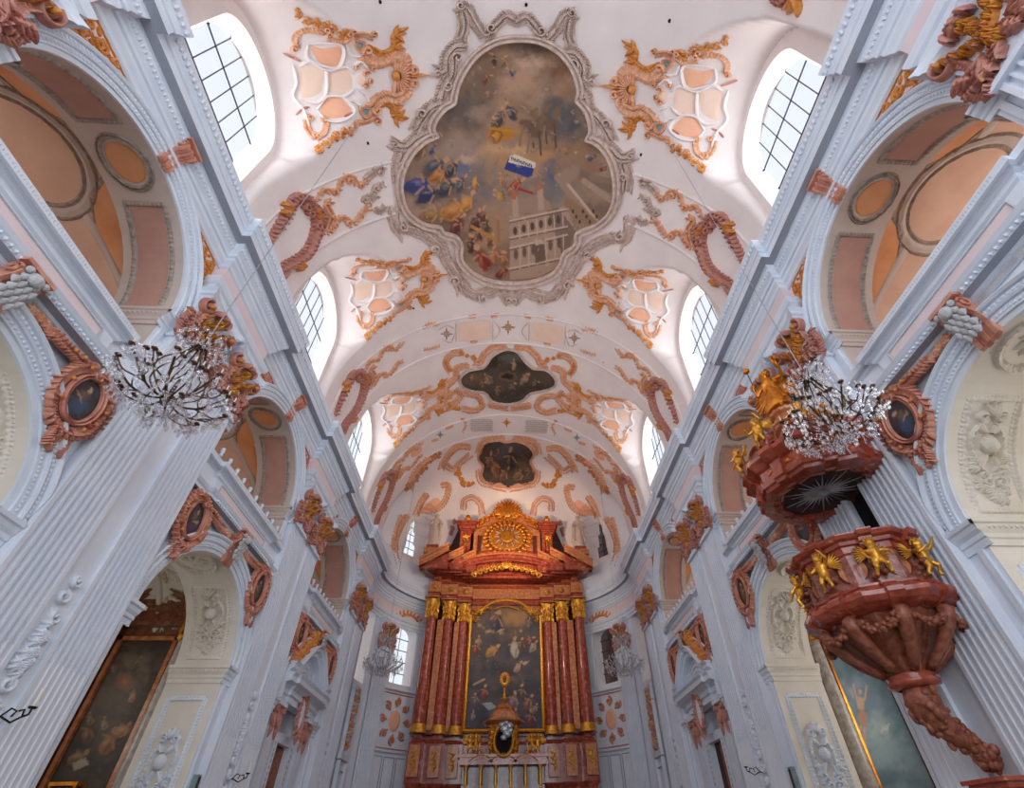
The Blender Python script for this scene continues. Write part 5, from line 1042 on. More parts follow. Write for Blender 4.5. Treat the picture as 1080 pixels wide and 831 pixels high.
def putto_mesh(sz=1.0, variant=0):      # a small naked winged boy, about 0.75 m tall at sz 1, front = +x
    v = variant; z = sz; J = [((0, 0, .36), (0, 0, .52), .105, .12), ((0, 0, .52), (.01, 0, .6), .1, .06), ((.02, 0, .7), (.03, 0, .72), .095, .09)]
    J += [((.09, 0, .695), (.11, 0, .69), .02, .015), ((0, .0, .77), (0, 0, .78), .075, .07)]
    for q in (-1, 1): J.append(((-.01, q * .09, .71), (-.0, q * .095, .72), .02, .02))
    up = (v % 2) * 2 - 1
    J += [((0, .12, .55), (.1, .24, .55 + .08 * up), .048, .04), ((.1, .24, .55 + .08 * up), (.22, .22, .55 + .22 * up), .04, .03), ((.22, .22, .55 + .22 * up), (.27, .2, .57 + .24 * up), .032, .02)]
    J += [((0, -.12, .55), (.08, -.25, .5 - .05 * up), .048, .04), ((.08, -.25, .5 - .05 * up), (.2, -.2, .42 + .1 * up), .04, .03), ((.2, -.2, .42 + .1 * up), (.25, -.17, .42 + .13 * up), .03, .02)]
    J += [((0, .06, .34), (.12, .1, .2), .07, .055), ((.12, .1, .2), (.05, .12, .03), .05, .035), ((.05, .12, .02), (.14, .13, 0), .032, .02)]
    J += [((0, -.06, .34), (.05, -.09, .18), .07, .055), ((.05, -.09, .18), (-.04, -.12, .03), .05, .035), ((-.04, -.12, .02), (.05, -.13, 0), .032, .02)]
    J = [(tuple(np.array(a) * z), tuple(np.array(b) * z), ra * z, rb * z) for a, b, ra, rb in J]; return figure(J, None, None, 'gold', .022 * sz)
def wing_mesh(q, L, m='gold'):
    mb = MB()
    for k in range(9):
        a = RAD(100 - k * 17); l = L * (1 - .055 * k); t = np.linspace(0, 1, 7); c = np.stack([-.05 - .25 * L * t, q * (.06 + l * t * cos(a) * .8 + .1 * t), l * t * sin(a) * 1 - .1 * l * t * t], -1)
        mb.tube(c, [.02 * L, .06 * L, .07 * L, .07 * L, .06 * L, .045 * L, .01 * L], m, 6)
    mb.tube([(0, q * .04, -.05 * L), (-.06, q * .1 * L, .3 * L), (-.12, q * .2 * L, .55 * L)], [.07 * L, .09 * L, .05 * L], m, 7); return mb.mesh('wing', True)
PUT = [putto_mesh(1, 0), putto_mesh(1, 1)]; WG = {q: wing_mesh(q, .34) for q in (-1, 1)}
def putto(loc, rz, label, v=0, scale=1.0, group=None, cat='putto', tilt=0):
    t = empty('gilded_putto', loc, rz, label=label, cat=cat, group=group); t.rotation_euler = (0, tilt, rz); t.scale = (scale,) * 3
    b = add_figure('body', PUT[v][0], t, PUT[v][1])
    for q in (-1, 1): w = link('wing', WG[q], t); w.location = (-.08, 0, .54)
    h = MB(); 
    for k in range(14): a = k * 2.4; h.ball((.0 + .07 * cos(a) - .02, .075 * sin(a), .76 + .03 * (k % 3)), .032, 'gold', 6, 4)
    make(h, 'curly_hair', t, True); return t
# ================================================================== HIGH ALTAR
YA = 29.7; KA = (YA) / 31.0
def A3(x, z, dy=0): return x * KA, YA + dy, 1.6 + (z - 1.6) * KA
ax = lambda x: x * KA
az = lambda z: 1.6 + (z - 1.6) * KA
altar = empty('high_altar', (0, YA, 0), label='towering red marble high altar with six gilt-capped columns at the choir end', cat='altar')
def ap_(mb, name, parent=altar, smooth=False, **kw):      # mesh built in world coordinates -> local to the altar
    mb.v = [np.concatenate(mb.v) - np.array([0, YA, 0])] if parent is altar else mb.v; return make(mb, name, parent, smooth, **kw)
def apchild(mb, name, parent, smooth=False):
    o = make(mb, name, None, smooth); mb2 = o.data; V = np.empty(len(mb2.vertices) * 3); mb2.vertices.foreach_get('co', V); V = V.reshape(-1, 3) - np.array([0, YA, 0]); mb2.vertices.foreach_set('co', V.ravel()); o.parent = parent; return o
COLX = [(5.05, 0.0), (3.94, .42), (2.95, .8)]      # |x| in the photo's frame at y 31, and how far back
def ressaut(z0, z1, pr0, pr1, m, mb, xin=0.0, wid=.52, yb=1.5, shrink=0):
    """stepped marble course following the columns: frontal boxes with bevel from pr0 to pr1 projection"""
    zz0, zz1 = az(z0), az(z1)
    path = [(-ax(5.6) , YA + yb), (-ax(5.6), YA - .0)]
    P = [(-ax(5.02) - wid, YA + yb), (-ax(5.02) - wid, YA), (-ax(5.02) + wid, YA), (-ax(5.02) + wid, YA + .42), (-ax(3.86) + wid, YA + .42), (-ax(3.86) + wid, YA + .8), (-ax(2.86) + wid, YA + .8), (-ax(2.86) + wid, YA + 1.15)]
    P = P + [(-x, y) for x, y in P[::-1]]; Q = np.array(P)[::1]
    def off(d): return offs_path(Q, -d)
    a, b = off(pr0), off(pr1); mb.grid([[(*p, zz0) for p in a], [(*p, zz1) for p in b]], m); return a, b
def course(name, prof, mats, **kw):
    mb = MB()
    for k in range(len(prof) - 1): ressaut(prof[k][1], prof[k + 1][1], prof[k][0], prof[k + 1][0], mats[k] if isinstance(mats, list) else mats, mb, **kw)
    return ap_(mb, name)
def probe():
    return offs_path(np.array([(0, 0), (0, 1)]), 1)
# sign check: outward (towards the nave) for this clockwise plan is -offs
course('plinth', [(.34, -.5), (.34, 2.4), (.26, 2.6), (.26, 4.3), (.14, 4.5), (.1, 4.6)], 'red_marble')
ped = course('pedestal', [(.1, 4.6), (.1, 6.55), (.16, 6.6), (.24, 6.75), (.3, 6.8), (.3, 7.0), (.0, 7.02)], 'red_marble')
for q in (-1, 1):
    for x, dy in COLX:
        mb = MB(); X0 = q * ax(x); Y = YA + dy - .13; mb.box((X0 - .3, Y, az(4.85)), (X0 + .3, Y + .04, az(6.4)), 'light_marble'); c_ = ap_(mb, 'pedestal_panel')
        g = MB()
        def Sp(uv, h, X0=X0, Y=Y): uv = np.asarray(uv, float); return np.stack([X0 + uv[..., 0], Y - np.asarray(h) + 0 * uv[..., 0], uv[..., 1]], -1)
        zc = az(5.65)
        ribbon(g, [(0, zc - .5), (.08, zc - .2), (-.06, zc + .1), (0, zc + .45)], .14, .07, Sp, 'gold', 6)
        for k in range(6): leaf(g, (0, zc - .35 + k * .14), RAD(90 + (50 if k % 2 else -50)), .24, .1, .06, Sp, 'gold', .5)
        apchild(g, 'gilt_ornament', c_)
        # column, base ring, capital
        s_ = MB(); z0, z1 = az(7.2), az(13.95); r0, r1 = .36, .3
        s_.lathe([(r0 * 1.0, z0 + .25), (r0 * 1.02, z0 + 1.8), (r1 * 1.06, (z0 + z1) / 2 + 1.6), (r1, z1)], 'red_marble', 28, (X0, YA + dy + .25, 0)); col_ = ap_(s_, 'column_shaft', altar, True)
        b_ = MB(); b_.lathe([(.46, z0 - .16), (.46, z0 - .02), (.43, z0), (.46, z0 + .08), (.4, z0 + .16), (.42, z0 + .22), (.37, z0 + .3)], 'gold', 24, (X0, YA + dy + .25, 0)); apchild(b_, 'gilt_base', col_, True)
        c2 = MB(); zc0, zc1 = az(13.95), az(15.35)
        c2.lathe([(.32, zc0), (.36, zc0 + .03), (.3, zc0 + .08), (.3, zc0 + .6), (.42, zc1 - .12)], 'gold', 16, (X0, YA + dy + .25, 0))
        def Sc(uv, h, X0=X0, dy=dy): uv = np.asarray(uv, float); r = .3 + np.asarray(h) + np.interp(uv[..., 1], [zc0, zc1 - .5, zc1], [0, .03, .16]); return np.stack([X0 + r * np.sin(uv[..., 0]), YA + dy + .25 - r * np.cos(uv[..., 0]), uv[..., 1]], -1)
        for row, (zz, n) in enumerate(((zc0 + .05, 9), (zc0 + .4, 9), (zc0 + .72, 9))):
            for k in range(n): leaf(c2, ((k + row * .5) * 2 * pi / n, zz), pi / 2, .48, .52, .12, Sc, 'gold', .15)
        for cx in (-1, 1):
            c2.tube([(X0 + cx * (.36 + .1 * (1 - f) * cos(f * 9)), YA + dy - .12, zc1 - .2 + .12 * (1 - f) * sin(f * 9)) for f in np.linspace(0, .9, 16)], .035, 'gold', 5)
        c2.box((X0 - .5, YA + dy - .25, zc1 - .05), (X0 + .5, YA + dy + .75, zc1 + .02), 'light_marble'); apchild(c2, 'gilt_capital', col_)
        if x < 3: continue
        p_ = MB(); X1 = q * (ax(x) - .6); p_.box((X1 - .2, YA + dy + .45, az(7.0)), (X1 + .2, YA + dy + .75, az(13.95)), 'light_marble'); p_.box((X1 - .24, YA + dy + .4, az(7.0)), (X1 + .24, YA + dy + .8, az(7.25)), 'dark_marble'); ap_(p_, 'rear_pilaster')
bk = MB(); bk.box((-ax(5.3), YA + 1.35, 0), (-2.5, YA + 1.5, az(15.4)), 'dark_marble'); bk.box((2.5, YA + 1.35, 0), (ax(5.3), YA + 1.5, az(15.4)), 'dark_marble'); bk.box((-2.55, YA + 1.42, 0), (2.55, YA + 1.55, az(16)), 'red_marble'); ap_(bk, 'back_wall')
ar = course('architrave', [(.0, 15.35), (.04, 15.35), (.04, 15.55), (.1, 15.6), (.1, 15.75), (.02, 15.8)], 'red_marble', wid=.42)
fz = course('frieze', [(.02, 15.8), (.02, 16.55)], 'light_marble', wid=.42)
for q in (-1, 1):
    for x, dy in COLX:
        g = MB(); X0 = q * ax(x)
        def Sf(uv, h, X0=X0, dy=dy): uv = np.asarray(uv, float); return np.stack([X0 + uv[..., 0], YA + dy - .04 - np.asarray(h) + 0 * uv[..., 0], uv[..., 1]], -1)
        for k in range(7): leaf(g, (0, az(16.15)), k * .9, .22, .14, .08, Sf, 'gold', .4)
        g.ball((X0, YA + dy - .1, az(16.15)), .09, 'gold'); apchild(g, 'gilt_rosette', fz)
course('cornice', [(.02, 16.5), (.1, 16.6), (.14, 16.7), (.3, 16.78), (.5, 16.82), (.5, 17.0), (.56, 17.05), (.66, 17.2), (.66, 17.3), (-.5, 17.45)], ['light_marble', 'red_marble', 'light_marble', 'dark_marble', 'red_marble', 'red_marble', 'light_marble', 'red_marble', 'red_marble'], wid=.42)
# broken pediment: raking pieces over the outer columns
for q in (-1, 1):
    for nm, xa, xb, za, zb, y0, th in (('raking_pediment', 6.2, 4.2, 17.35, 18.6, -.75, .55), ('raking_pediment', 5.0, 3.2, 17.7, 18.7, -.15, .5), ('raking_pediment', 3.9, 2.3, 17.9, 18.7, .25, .5)):
        mb = MB(); pr = [(0, 0), (0, .1), (-.08, .18), (-.08, .3), (-.2, .38), (-.22, .5), (.9, .55), (.9, 0)]
        mb.grid([[(q * ax(xx), YA + y0 + p, az(zz) + h * th / .5) for p, h in pr] for xx, zz in ((xa, za), (xb, zb))], 'light_marble')
        for xx, zz in ((xa, za), (xb, zb)): mb.add([(q * ax(xx), YA + y0 + p, az(zz) + h * th / .5) for p, h in pr], [tuple(range(len(pr)))], 'red_marble')
        mb.add([(q * ax(xa), YA + y0 + .25, az(17.3)), (q * ax(xb), YA + y0 + .25, az(17.3)), (q * ax(xb), YA + y0 + .25, az(zb)), (q * ax(xa), YA + y0 + .25, az(za))], [(0, 1, 2, 3)], 'red_marble')
        ap_(mb, nm)
    mb = MB(); X0 = q * ax(5.5); mb.box((X0 - .55, YA - .5, az(18.6)), (X0 + .55, YA + .4, az(19.0)), 'light_marble'); mb.box((X0 - .42, YA - .4, az(19.0)), (X0 + .42, YA + .3, az(19.3)), 'red_marble'); mb.box((X0 - .35, YA - .3, az(17.4)), (X0 + .35, YA + .3, az(18.6)), 'light_marble'); ap_(mb, 'statue_block')
# curved middle cornice with gilded relief
def arc_band(x, z0, rise, w, prof, m, y, n=40):
    mb = MB(); G = []
    for t in np.linspace(-1, 1, n):
        X = ax(x) * t; Z = z0 + rise * (1 - t * t); G.append([(X, y - d, Z + h) for d, h in prof])
    mb.grid(G, m); return mb
for (x, z0, rise, y, hh, m) in ((3.3, 17.9, .55, YA + .45, .36, 'red_marble'), (3.3, 18.3, .55, YA + .6, .3, 'light_marble'), (3.0, 18.75, .35, YA + .7, .25, 'red_marble')):
    mb = arc_band(x, az(z0), rise, 0, [(-.6, 0), (0, 0), (.05, .1), (.15, .16), (.15, hh), (.25, hh + .05), (-.6, hh + .1)], m, y); ap_(mb, 'arched_cornice')
mb = MB(); mb.box((-ax(3.2), YA + .75, az(17.2)), (ax(3.2), YA + 1.2, az(18.9)), 'red_marble'); ap_(mb, 'upper_panel')
g = MB()
def Sg(y):
    def f(uv, h): uv = np.asarray(uv, float); return np.stack([uv[..., 0], y - np.asarray(h) + 0 * uv[..., 0], uv[..., 1]], -1)
    return f
S1 = Sg(YA + .28)
for q in (-1, 1):
    for k in range(6): 
        x = q * (.35 + .38 * k); z = az(17.75) - .045 * k * k * .5 + .1; ribbon(g, spiral((x, z - .1), .2, 0 if q > 0 else pi, 1.2, q), .12, .1, S1, 'gold', 0, 22, (1, .3))
        for a in (40, 100, 150): leaf(g, (x, z), RAD(a if q > 0 else 180 - a), .34, .14, .1, S1, 'gold', .4 * q)
    ribbon(g, [(q * 2.5, az(17.3)), (q * 1.6, az(17.62)), (q * .7, az(17.8)), (0, az(17.85))], .14, .1, S1, 'gold', 16)
g.ball((0, YA + .2, az(17.95)), (.22, .1, .28), 'gold')
for k in range(9): leaf(g, (0, az(17.95)), RAD(k * 22), .5, .15, .12, S1, 'orange_gold', .1)
ap_(g, 'gilded_cresting')
# attic storey with the sun relief
at = MB(); at.box((-ax(2.6), YA + .75, az(18.7)), (ax(2.6), YA + 1.3, az(21.4)), 'light_marble')
for q in (-1, 1): at.box((q * ax(2.15) - .14, YA + .66, az(19.3)), (q * ax(2.15) + .14, YA + .76, az(20.8)), 'dark_marble')
ap_(at, 'attic_body')
for q in (-1, 1):
    mb = MB(); X0 = q * ax(3.15)
    for k in range(3): mb.box((X0 - .36 + .24 * k - .09, YA + .45 - .0, az(18.8)), (X0 - .36 + .24 * k + .2, YA + .9, az(20.9)), 'red_marble')
    for a, z0, z1 in ((.42, 20.9, 21.05), (.5, 21.05, 21.2), (.6, 21.2, 21.5), (.72, 21.5, 21.65), (.78, 21.65, 21.8)): mb.box((X0 - a, YA + .5 - (a - .4), az(z0)), (X0 + a, YA + 1.3, az(z1)), 'red_marble')
    w = ap_(mb, 'attic_pilaster'); g = MB(); S2 = Sg(YA + .42)
    for k in range(8): leaf(g, (X0, az(20.5)), k * .785, .34, .18, .12, S2, 'orange_gold', .3)
    for k in (-1, 0, 1): ribbon(g, [(X0 + k * .12, az(20.3)), (X0 + k * .13, az(19.7))], .07, .08, S2, 'gold', 4, 12)
    apchild(g, 'gilt_capital', w); u = MB(); u.lathe([(0, 0), (.22, 0), (.2, .08), (.1, .14), (.24, .3), (.27, .42), (.18, .58), (.1, .62), (.16, .7), (0, .84)], 'orange_gold', 16, (X0, YA + .6, az(21.8))); apchild(u, 'gilt_urn', w, True)
mb = arc_band(2.75, az(21.3), .75, 0, [(-.4, 0), (0, 0), (.1, .08), (.1, .2), (.25, .28), (.25, .42), (-.4, .5)], 'light_marble', YA + .75); ap_(mb, 'arched_cornice')
mb = MB(); A_ = [(-ax(2.6), az(21.3))] + [(ax(2.6) * t, az(21.3) + .75 * (1 - t * t)) for t in np.linspace(-1, 1, 20)] + [(ax(2.6), az(21.3))]; mb.add([(x, YA + .8, z) for x, z in A_], [tuple(range(len(A_)))], 'light_marble'); ap_(mb, 'attic_gable')
g = MB(); S3 = Sg(YA + .62); zc = az(20.55); g.ball((0, YA + .6, zc), (1.35, .12, 1.15), 'orange_gold', 28, 10)
for k in range(26):
    a = k * 2 * pi / 26; rr = 1.55; leaf(g, (rr * cos(a) * .95, zc + rr * sin(a) * .8), a, .42, .36, .14, S3, 'orange_gold', .2); g.ball((1.3 * cos(a), YA + .5, zc + 1.08 * sin(a)), .12, 'gold', 6, 5)
sun = ap_(g, 'sun_relief', altar, True); g = MB()
for k in range(24): a = k * 2 * pi / 24; leaf(g, (.55 * cos(a), zc + .5 * sin(a)), a, .42 if k % 2 else .5, .13, .16, Sg(YA + .5), 'gold' if k % 2 else 'statue_white', 0)
apchild(g, 'rays', sun); g = MB(); g.lathe([(0.02, 0), (.5, .0), (.52, .08), (.4, .12), (.02, .14)], 'orange_gold', 24); V = np.concatenate(g.v); g.v = [np.stack([V[:, 0], YA + .45 - V[:, 2], zc + V[:, 1]], -1)]; 
for k in range(3): g.box((-.14 + k * .11, YA + .27, zc - .2), (-.08 + k * .11, YA + .33, zc + .2), 'gold')
apchild(g, 'monogram_disc', sun)
g = MB(); S4 = Sg(YA + .55); zc = az(22.3)
for k in range(17):
    a = RAD(12 + k * 156 / 16); L = 1.0 + .55 * sin(a) ** 2; leaf(g, (.2 * cos(a), zc + .15 + .2 * sin(a)), a, L, .3, .2, S4, 'orange_gold', 0)
for q in (-1, 1):
    for k, (x, z) in enumerate(((.8, .5), (1.15, .15), (1.6, -.1), (2.0, -.35), (.5, 1.0), (2.4, -.6))):
        ribbon(g, spiral((q * x, zc + z), .26, 0 if q > 0 else pi, 1.3, q), .16, .14, S4, 'orange_gold', 0, 24, (1, .3)); 
        for a in (30, 80, 130): leaf(g, (q * x, zc + z), RAD(a if q > 0 else 180 - a), .42, .18, .12, S4, 'orange_gold', .4 * q)
g.ball((0, YA + .4, zc + .25), (.32, .15, .3), 'gold'); posy(g, [(-.6, zc + .1), (0, zc + .45), (.6, zc + .1)], .1, .2, .2, S4, ['gold', 'orange_gold'], 9); leaf(g, (0, zc + 1.3), pi / 2, .6, .25, .2, S4, 'orange_gold', 0)
ap_(g, 'shell_crest', altar, True)
# main altarpiece and its frame
def alt_outline(k=1.0, e=0.0):
    W_, z0, z1, zt = 2.24 + e, 7.2 - e, 14.0 + e * .3, 15.0 + e; P = [(-W_, z0), (-W_, z1), (-W_ * .72, z1)] + [(W_ * .72 * cos(a), z1 + (zt - z1) * sin(a)) for a in np.linspace(pi, 0, 16)[1:-1]] + [(W_ * .72, z1), (W_, z1), (W_, z0)]; return P
yf = YA + 1.25
n1, n2 = 110, 190; gx = np.linspace(-2.32, 2.32, n1); gz = np.linspace(7.12, 15.1, n2); GX, GZ = np.meshgrid(gx, gz, indexing='ij'); G3 = np.stack([GX, np.full_like(GX, yf), GZ], -1); keep = inpoly(np.stack([GX, GZ], -1), alt_outline())
F8 = lambda x, y: (480 + x / 5.364, 625 + y / 5.364)
def paint_altar(G):
    p = Paint(G, '363440', '544a4c', 10, 1.6, 12)
    for x, y, a, b, c in ((280, 130, 130, 80, '8a6640'), (340, 140, 70, 50, 'a87e4c'), (330, 240, 90, 50, '6b553f'), (200, 300, 70, 60, '4a4340'), (400, 290, 60, 60, '43393a'), (250, 440, 150, 50, '23222b'), (420, 450, 50, 60, '353a44'), (280, 560, 120, 70, '24252f'), (130, 240, 40, 60, '5b4a3a'), (320, 490, 60, 20, '6e4f44')): p.cloud(*F8(x, y), a / 5.364, b / 5.364, c, 0, .9, 6)
    for x, y, s, c, r in ((235, 180, 62, '27324e', 10), (232, 150, 34, '5b3436', 0), (205, 335, 46, 'a87a34', 50), (338, 320, 56, 'b0a596', 0), (375, 300, 36, '4d4038', 10), (410, 270, 34, '7e2f28', 60), (440, 310, 34, '8a8078', 30), (120, 320, 40, '7a2c26', 0), (135, 280, 26, '8a7358', 0), (350, 425, 34, 'a07c66', 40), (395, 400, 20, 'b09a80', 60), (250, 215, 20, 'b09070', 80), (180, 220, 18, '9a7a5a', 80), (165, 570, 40, '7e2d26', 10), (115, 610, 36, '5c5660', 0), (330, 620, 50, '7c6a6e', 10), (380, 570, 40, '5a3a36', 0), (410, 630, 46, '80493c', 30), (430, 720, 50, '6e2a2a', 0), (340, 700, 34, 'a0683a', 0), (240, 690, 36, '6a6a72', 0), (180, 745, 26, '8a6448', 30), (300, 740, 30, '5d5248', 60), (450, 660, 30, '8d6a50', 20), (100, 700, 26, '7c7a7c', 20), (90, 150, 24, '4a3c34', 0), (130, 160, 22, '6a503c', 0), (420, 170, 22, '6a5640', 0), (440, 130, 20, '7a6246', 0), (280, 55, 18, '8a7a6c', 0)): p.fig(*F8(x, y), s / 5.364 * 1.3, c, r, 'b8906c', '221f28')
    p.poly([F8(*q) for q in ((150, 625), (205, 620), (235, 650), (190, 665))], '9ba6a6'); p.line(F8(105, 520), F8(165, 490), 1.3, 'b08f74')
    g = np.random.default_rng(2)
    for k in range(26): a = g.uniform(0, 6.28); p.blob(*F8(280 + 160 * cos(a), 140 + 90 * sin(a)), 2.2, 2.4, ['9c7b58', '7a5c44', 'b3946c'][k % 3], 0, .5, .7)
    p.specks(160, (490, 630, 578, 772), 1.1, ['8d7a6a', '16161c', '6b5a50', 'a8937c', '3c4556'], .45, 8); return p.c
o = link('altar_painting', canvas_mesh('altar_painting', G3 - np.array([0, YA, 0]), (n1, n2), paint_altar(project(G3)), keep), altar)
mb = MB(); P0_, P1_ = alt_outline(), alt_outline(1, .22); n = len(P0_)
for (f0, d0), (f1, d1) in (((0, 0), (.2, .12)), ((.2, .12), (.6, .16)), ((.6, .16), (.75, .08)), ((.75, .08), (1, .14)), ((1, .14), (1.0, 0))):
    A_ = [(P0_[k][0] + (P1_[k][0] - P0_[k][0]) * f0, yf - d0, P0_[k][1] + (P1_[k][1] - P0_[k][1]) * f0) for k in range(n)]; B_ = [(P0_[k][0] + (P1_[k][0] - P0_[k][0]) * f1, yf - d1, P0_[k][1] + (P1_[k][1] - P0_[k][1]) * f1) for k in range(n)]
    mb.grid([A_ + A_[:1], B_ + B_[:1]], 'gold')
ap_(mb, 'gilt_picture_frame')
mb = MB(); S5 = Sg(YA + 1.2)
mb.box((-2.4, YA + 1.3, az(14.0)), (2.4, YA + 1.42, az(15.5)), 'light_marble'); ap_(mb, 'marble_surround')
for q in (-1, 1):
    g = MB()
    cscroll(g, [(q * 2.2, az(14.25)), (q * 2.0, az(14.7)), (q * 1.5, az(15.0)), (q * 1.2, az(15.2))], .22, .12, S5, 'gold', q, .14, 10)
    for a in (20, 70, 120, 160): leaf(g, (q * 1.85, az(14.75)), RAD(a if q > 0 else 180 - a), .5, .2, .1, S5, 'gold', .4 * q)
    ap_(g, 'gilt_spandrel')
g = MB(); ribbon(g, [(-.9, az(15.0)), (0, az(15.25)), (.9, az(15.0))], .14, .1, S5, 'gold', 10); ap_(g, 'gilt_swag')
# ---- tabernacle, monstrance, candlesticks and small statues in front
tb = empty('tabernacle', (0, YA - 1.2, 0), label='small domed red marble and gold tabernacle shrine standing before the high altar', cat='tabernacle'); YT = YA - 1.2
def tp(mb, name, parent=None, smooth=False): mb.v = [np.concatenate(mb.v) - np.array([0, YT, 0])]; return make(mb, name, parent or tb, smooth)
zT = lambda z: 1.6 + (z - 1.6) * YT / 31
mb = MB(); mb.box((-2.1, YT - .3, 0), (2.1, YT + .5, zT(4.4)), 'dark_marble'); mb.box((-2.25, YT - .4, zT(5.35)), (2.25, YT + .5, zT(5.7)), 'red_marble'); mb.box((-2.35, YT - .5, zT(5.7)), (2.35, YT + .5, zT(5.85)), 'light_marble'); mb.box((-1.9, YT + .1, zT(4.4)), (1.9, YT + .4, zT(5.35)), 'dark_marble'); tp(mb, 'lower_case')
for k in range(6):
    mb = MB(); x = -1.9 + k * .76; mb.lathe([(.1, zT(4.1)), (.12, zT(4.15)), (.08, zT(4.25)), (.09, zT(4.7)), (.07, zT(5.15)), (.14, zT(5.35))], 'gold', 12, (x, YT - .25, 0)); tp(mb, 'gilt_colonnette', None, True)
for q, xx in ((-1, -1.15), (1, 1.15), (0, 0)):
    mb = MB(); w = .62 if q else .75; pr = [(0, 0), (.1, 0), (.1, .1), (.2, .14)]
    for t0, t1 in zip(np.linspace(-1, 1, 13)[:-1], np.linspace(-1, 1, 13)[1:]):
        za = lambda t: zT(5.35) + (.28 * (1 - t * t) if q else .4 * (1 - abs(t))); mb.grid([[(xx + w * t, YT - .35 - d, za(t) + h) for d, h in pr] for t in (t0, t1)], 'light_marble')
    tp(mb, 'little_pediment')
mb = MB(); mb.lathe([(.78, zT(5.85)), (.78, zT(7.35)), (.95, zT(7.45)), (1.15, zT(7.55)), (1.15, zT(7.65)), (.9, zT(7.72)), (.75, zT(8.05)), (.55, zT(8.25)), (.6, zT(8.3)), (.35, zT(8.6)), (.1, zT(8.75)), (.0, zT(8.8))], 'light_marble', 8, (0, YT + .3, 0)); tp(mb, 'domed_body')
for q in (-1, 1):
    g = MB(); S6 = Sg(YT - .5); ribbon(g, [(q * .62, zT(5.95)), (q * .7, zT(6.4)), (q * .58, zT(6.8)), (q * .68, zT(7.3))], .2, .16, S6, 'gold', 9); 
    for k in range(5): leaf(g, (q * .62, zT(6.0 + k * .27)), RAD(90 + (-1) ** k * 40), .3, .14, .12, S6, 'gold', .3)
    tp(g, 'gilt_bracket')
g = MB(); rim(g, [(.42 * cos(a), zT(6.5) + .62 * sin(a)) for a in np.linspace(0, 2 * pi, 15)[:-1]], .16, .12, Sg(YT - .52), 'gold', 50); g.ball((0, YT - .48, zT(6.5)), (.4, .05, .6), 'dark_void', 16, 8); tp(g, 'gilt_niche')
g = MB(); 
for c, r in (((.05, 7.05), .26), ((.3, 7.2), .22), ((-.1, 7.25), .18), ((.18, 6.8), .24), ((.0, 6.6), .18), ((.35, 6.95), .16), ((.12, 7.35), .14)): g.ball((c[0], YT - .75, zT(c[1])), (r, .12, r * .8), 'silver_cloud', 10, 8)
o = centred(g, 'silver_cloud', None, True); o.parent = tb; o.location = tuple(np.array(o.location) - np.array([0, YT, 0]))
mo = empty('monstrance', (0, YT - .2, zT(8.75)), label='gold oval monstrance on a stem atop the tabernacle, before the altar painting', cat='monstrance')
mb = MB(); mb.lathe([(0, -.05), (.24, 0), (.2, .06), (.07, .12), (.1, .24), (.05, .3), (.06, .6), (0, .62)], 'gold', 14); make(mb, 'foot', mo, True)
mb = MB(); 
def Sm(uv, h): uv = np.asarray(uv, float); return np.stack([uv[..., 0], -np.asarray(h) + 0 * uv[..., 0], uv[..., 1]], -1)
for k in range(16): a = k * pi / 8; leaf(mb, (.16 * cos(a), 1.05 + .26 * sin(a)), a, .16, .12, .05, Sm, 'gold', 0)
mb.ball((0, .02, 1.05), (.26, .05, .38), 'orange_gold', 18, 10); mb.ball((0, -.04, 1.05), (.12, .03, .2), 'bronze', 12, 8); make(mb, 'sunburst', mo)
for k, x in enumerate((-1.25, -.62, .62, 1.25)):
    t = empty('candlestick', (x, YT - .45, zT(5.85)), label='short gilded candlestick on the tabernacle ledge, %s' % ('far left', 'second from left', 'third from left', 'far right')[k] + ' of four', cat='candlestick', group='altar candlesticks')
    mb = MB(); mb.lathe([(0, 0), (.1, 0), (.08, .04), (.03, .1), (.05, .18), (.03, .25), (.07, .32), (0, .33)], 'gold', 10); make(mb, 'stem', t, True); mb = MB(); mb.lathe([(.02, .3), (.02, .5), (0, .52)], 'candle_wax', 8); make(mb, 'candle', t)
for k, (x, v, rz) in enumerate(((-1.75, 0, -pi / 2 + .4), (-1.45, 1, -pi / 2), (1.5, 1, -pi / 2), (1.8, 0, -pi / 2 - .4))):
    putto((x, YT - .25, zT(5.85)), rz, 'small gilded figure on the tabernacle ledge, %s of four' % ('leftmost', 'second from left', 'third from left', 'rightmost')[k], v, 1.15, 'gilded figures on the tabernacle ledge')
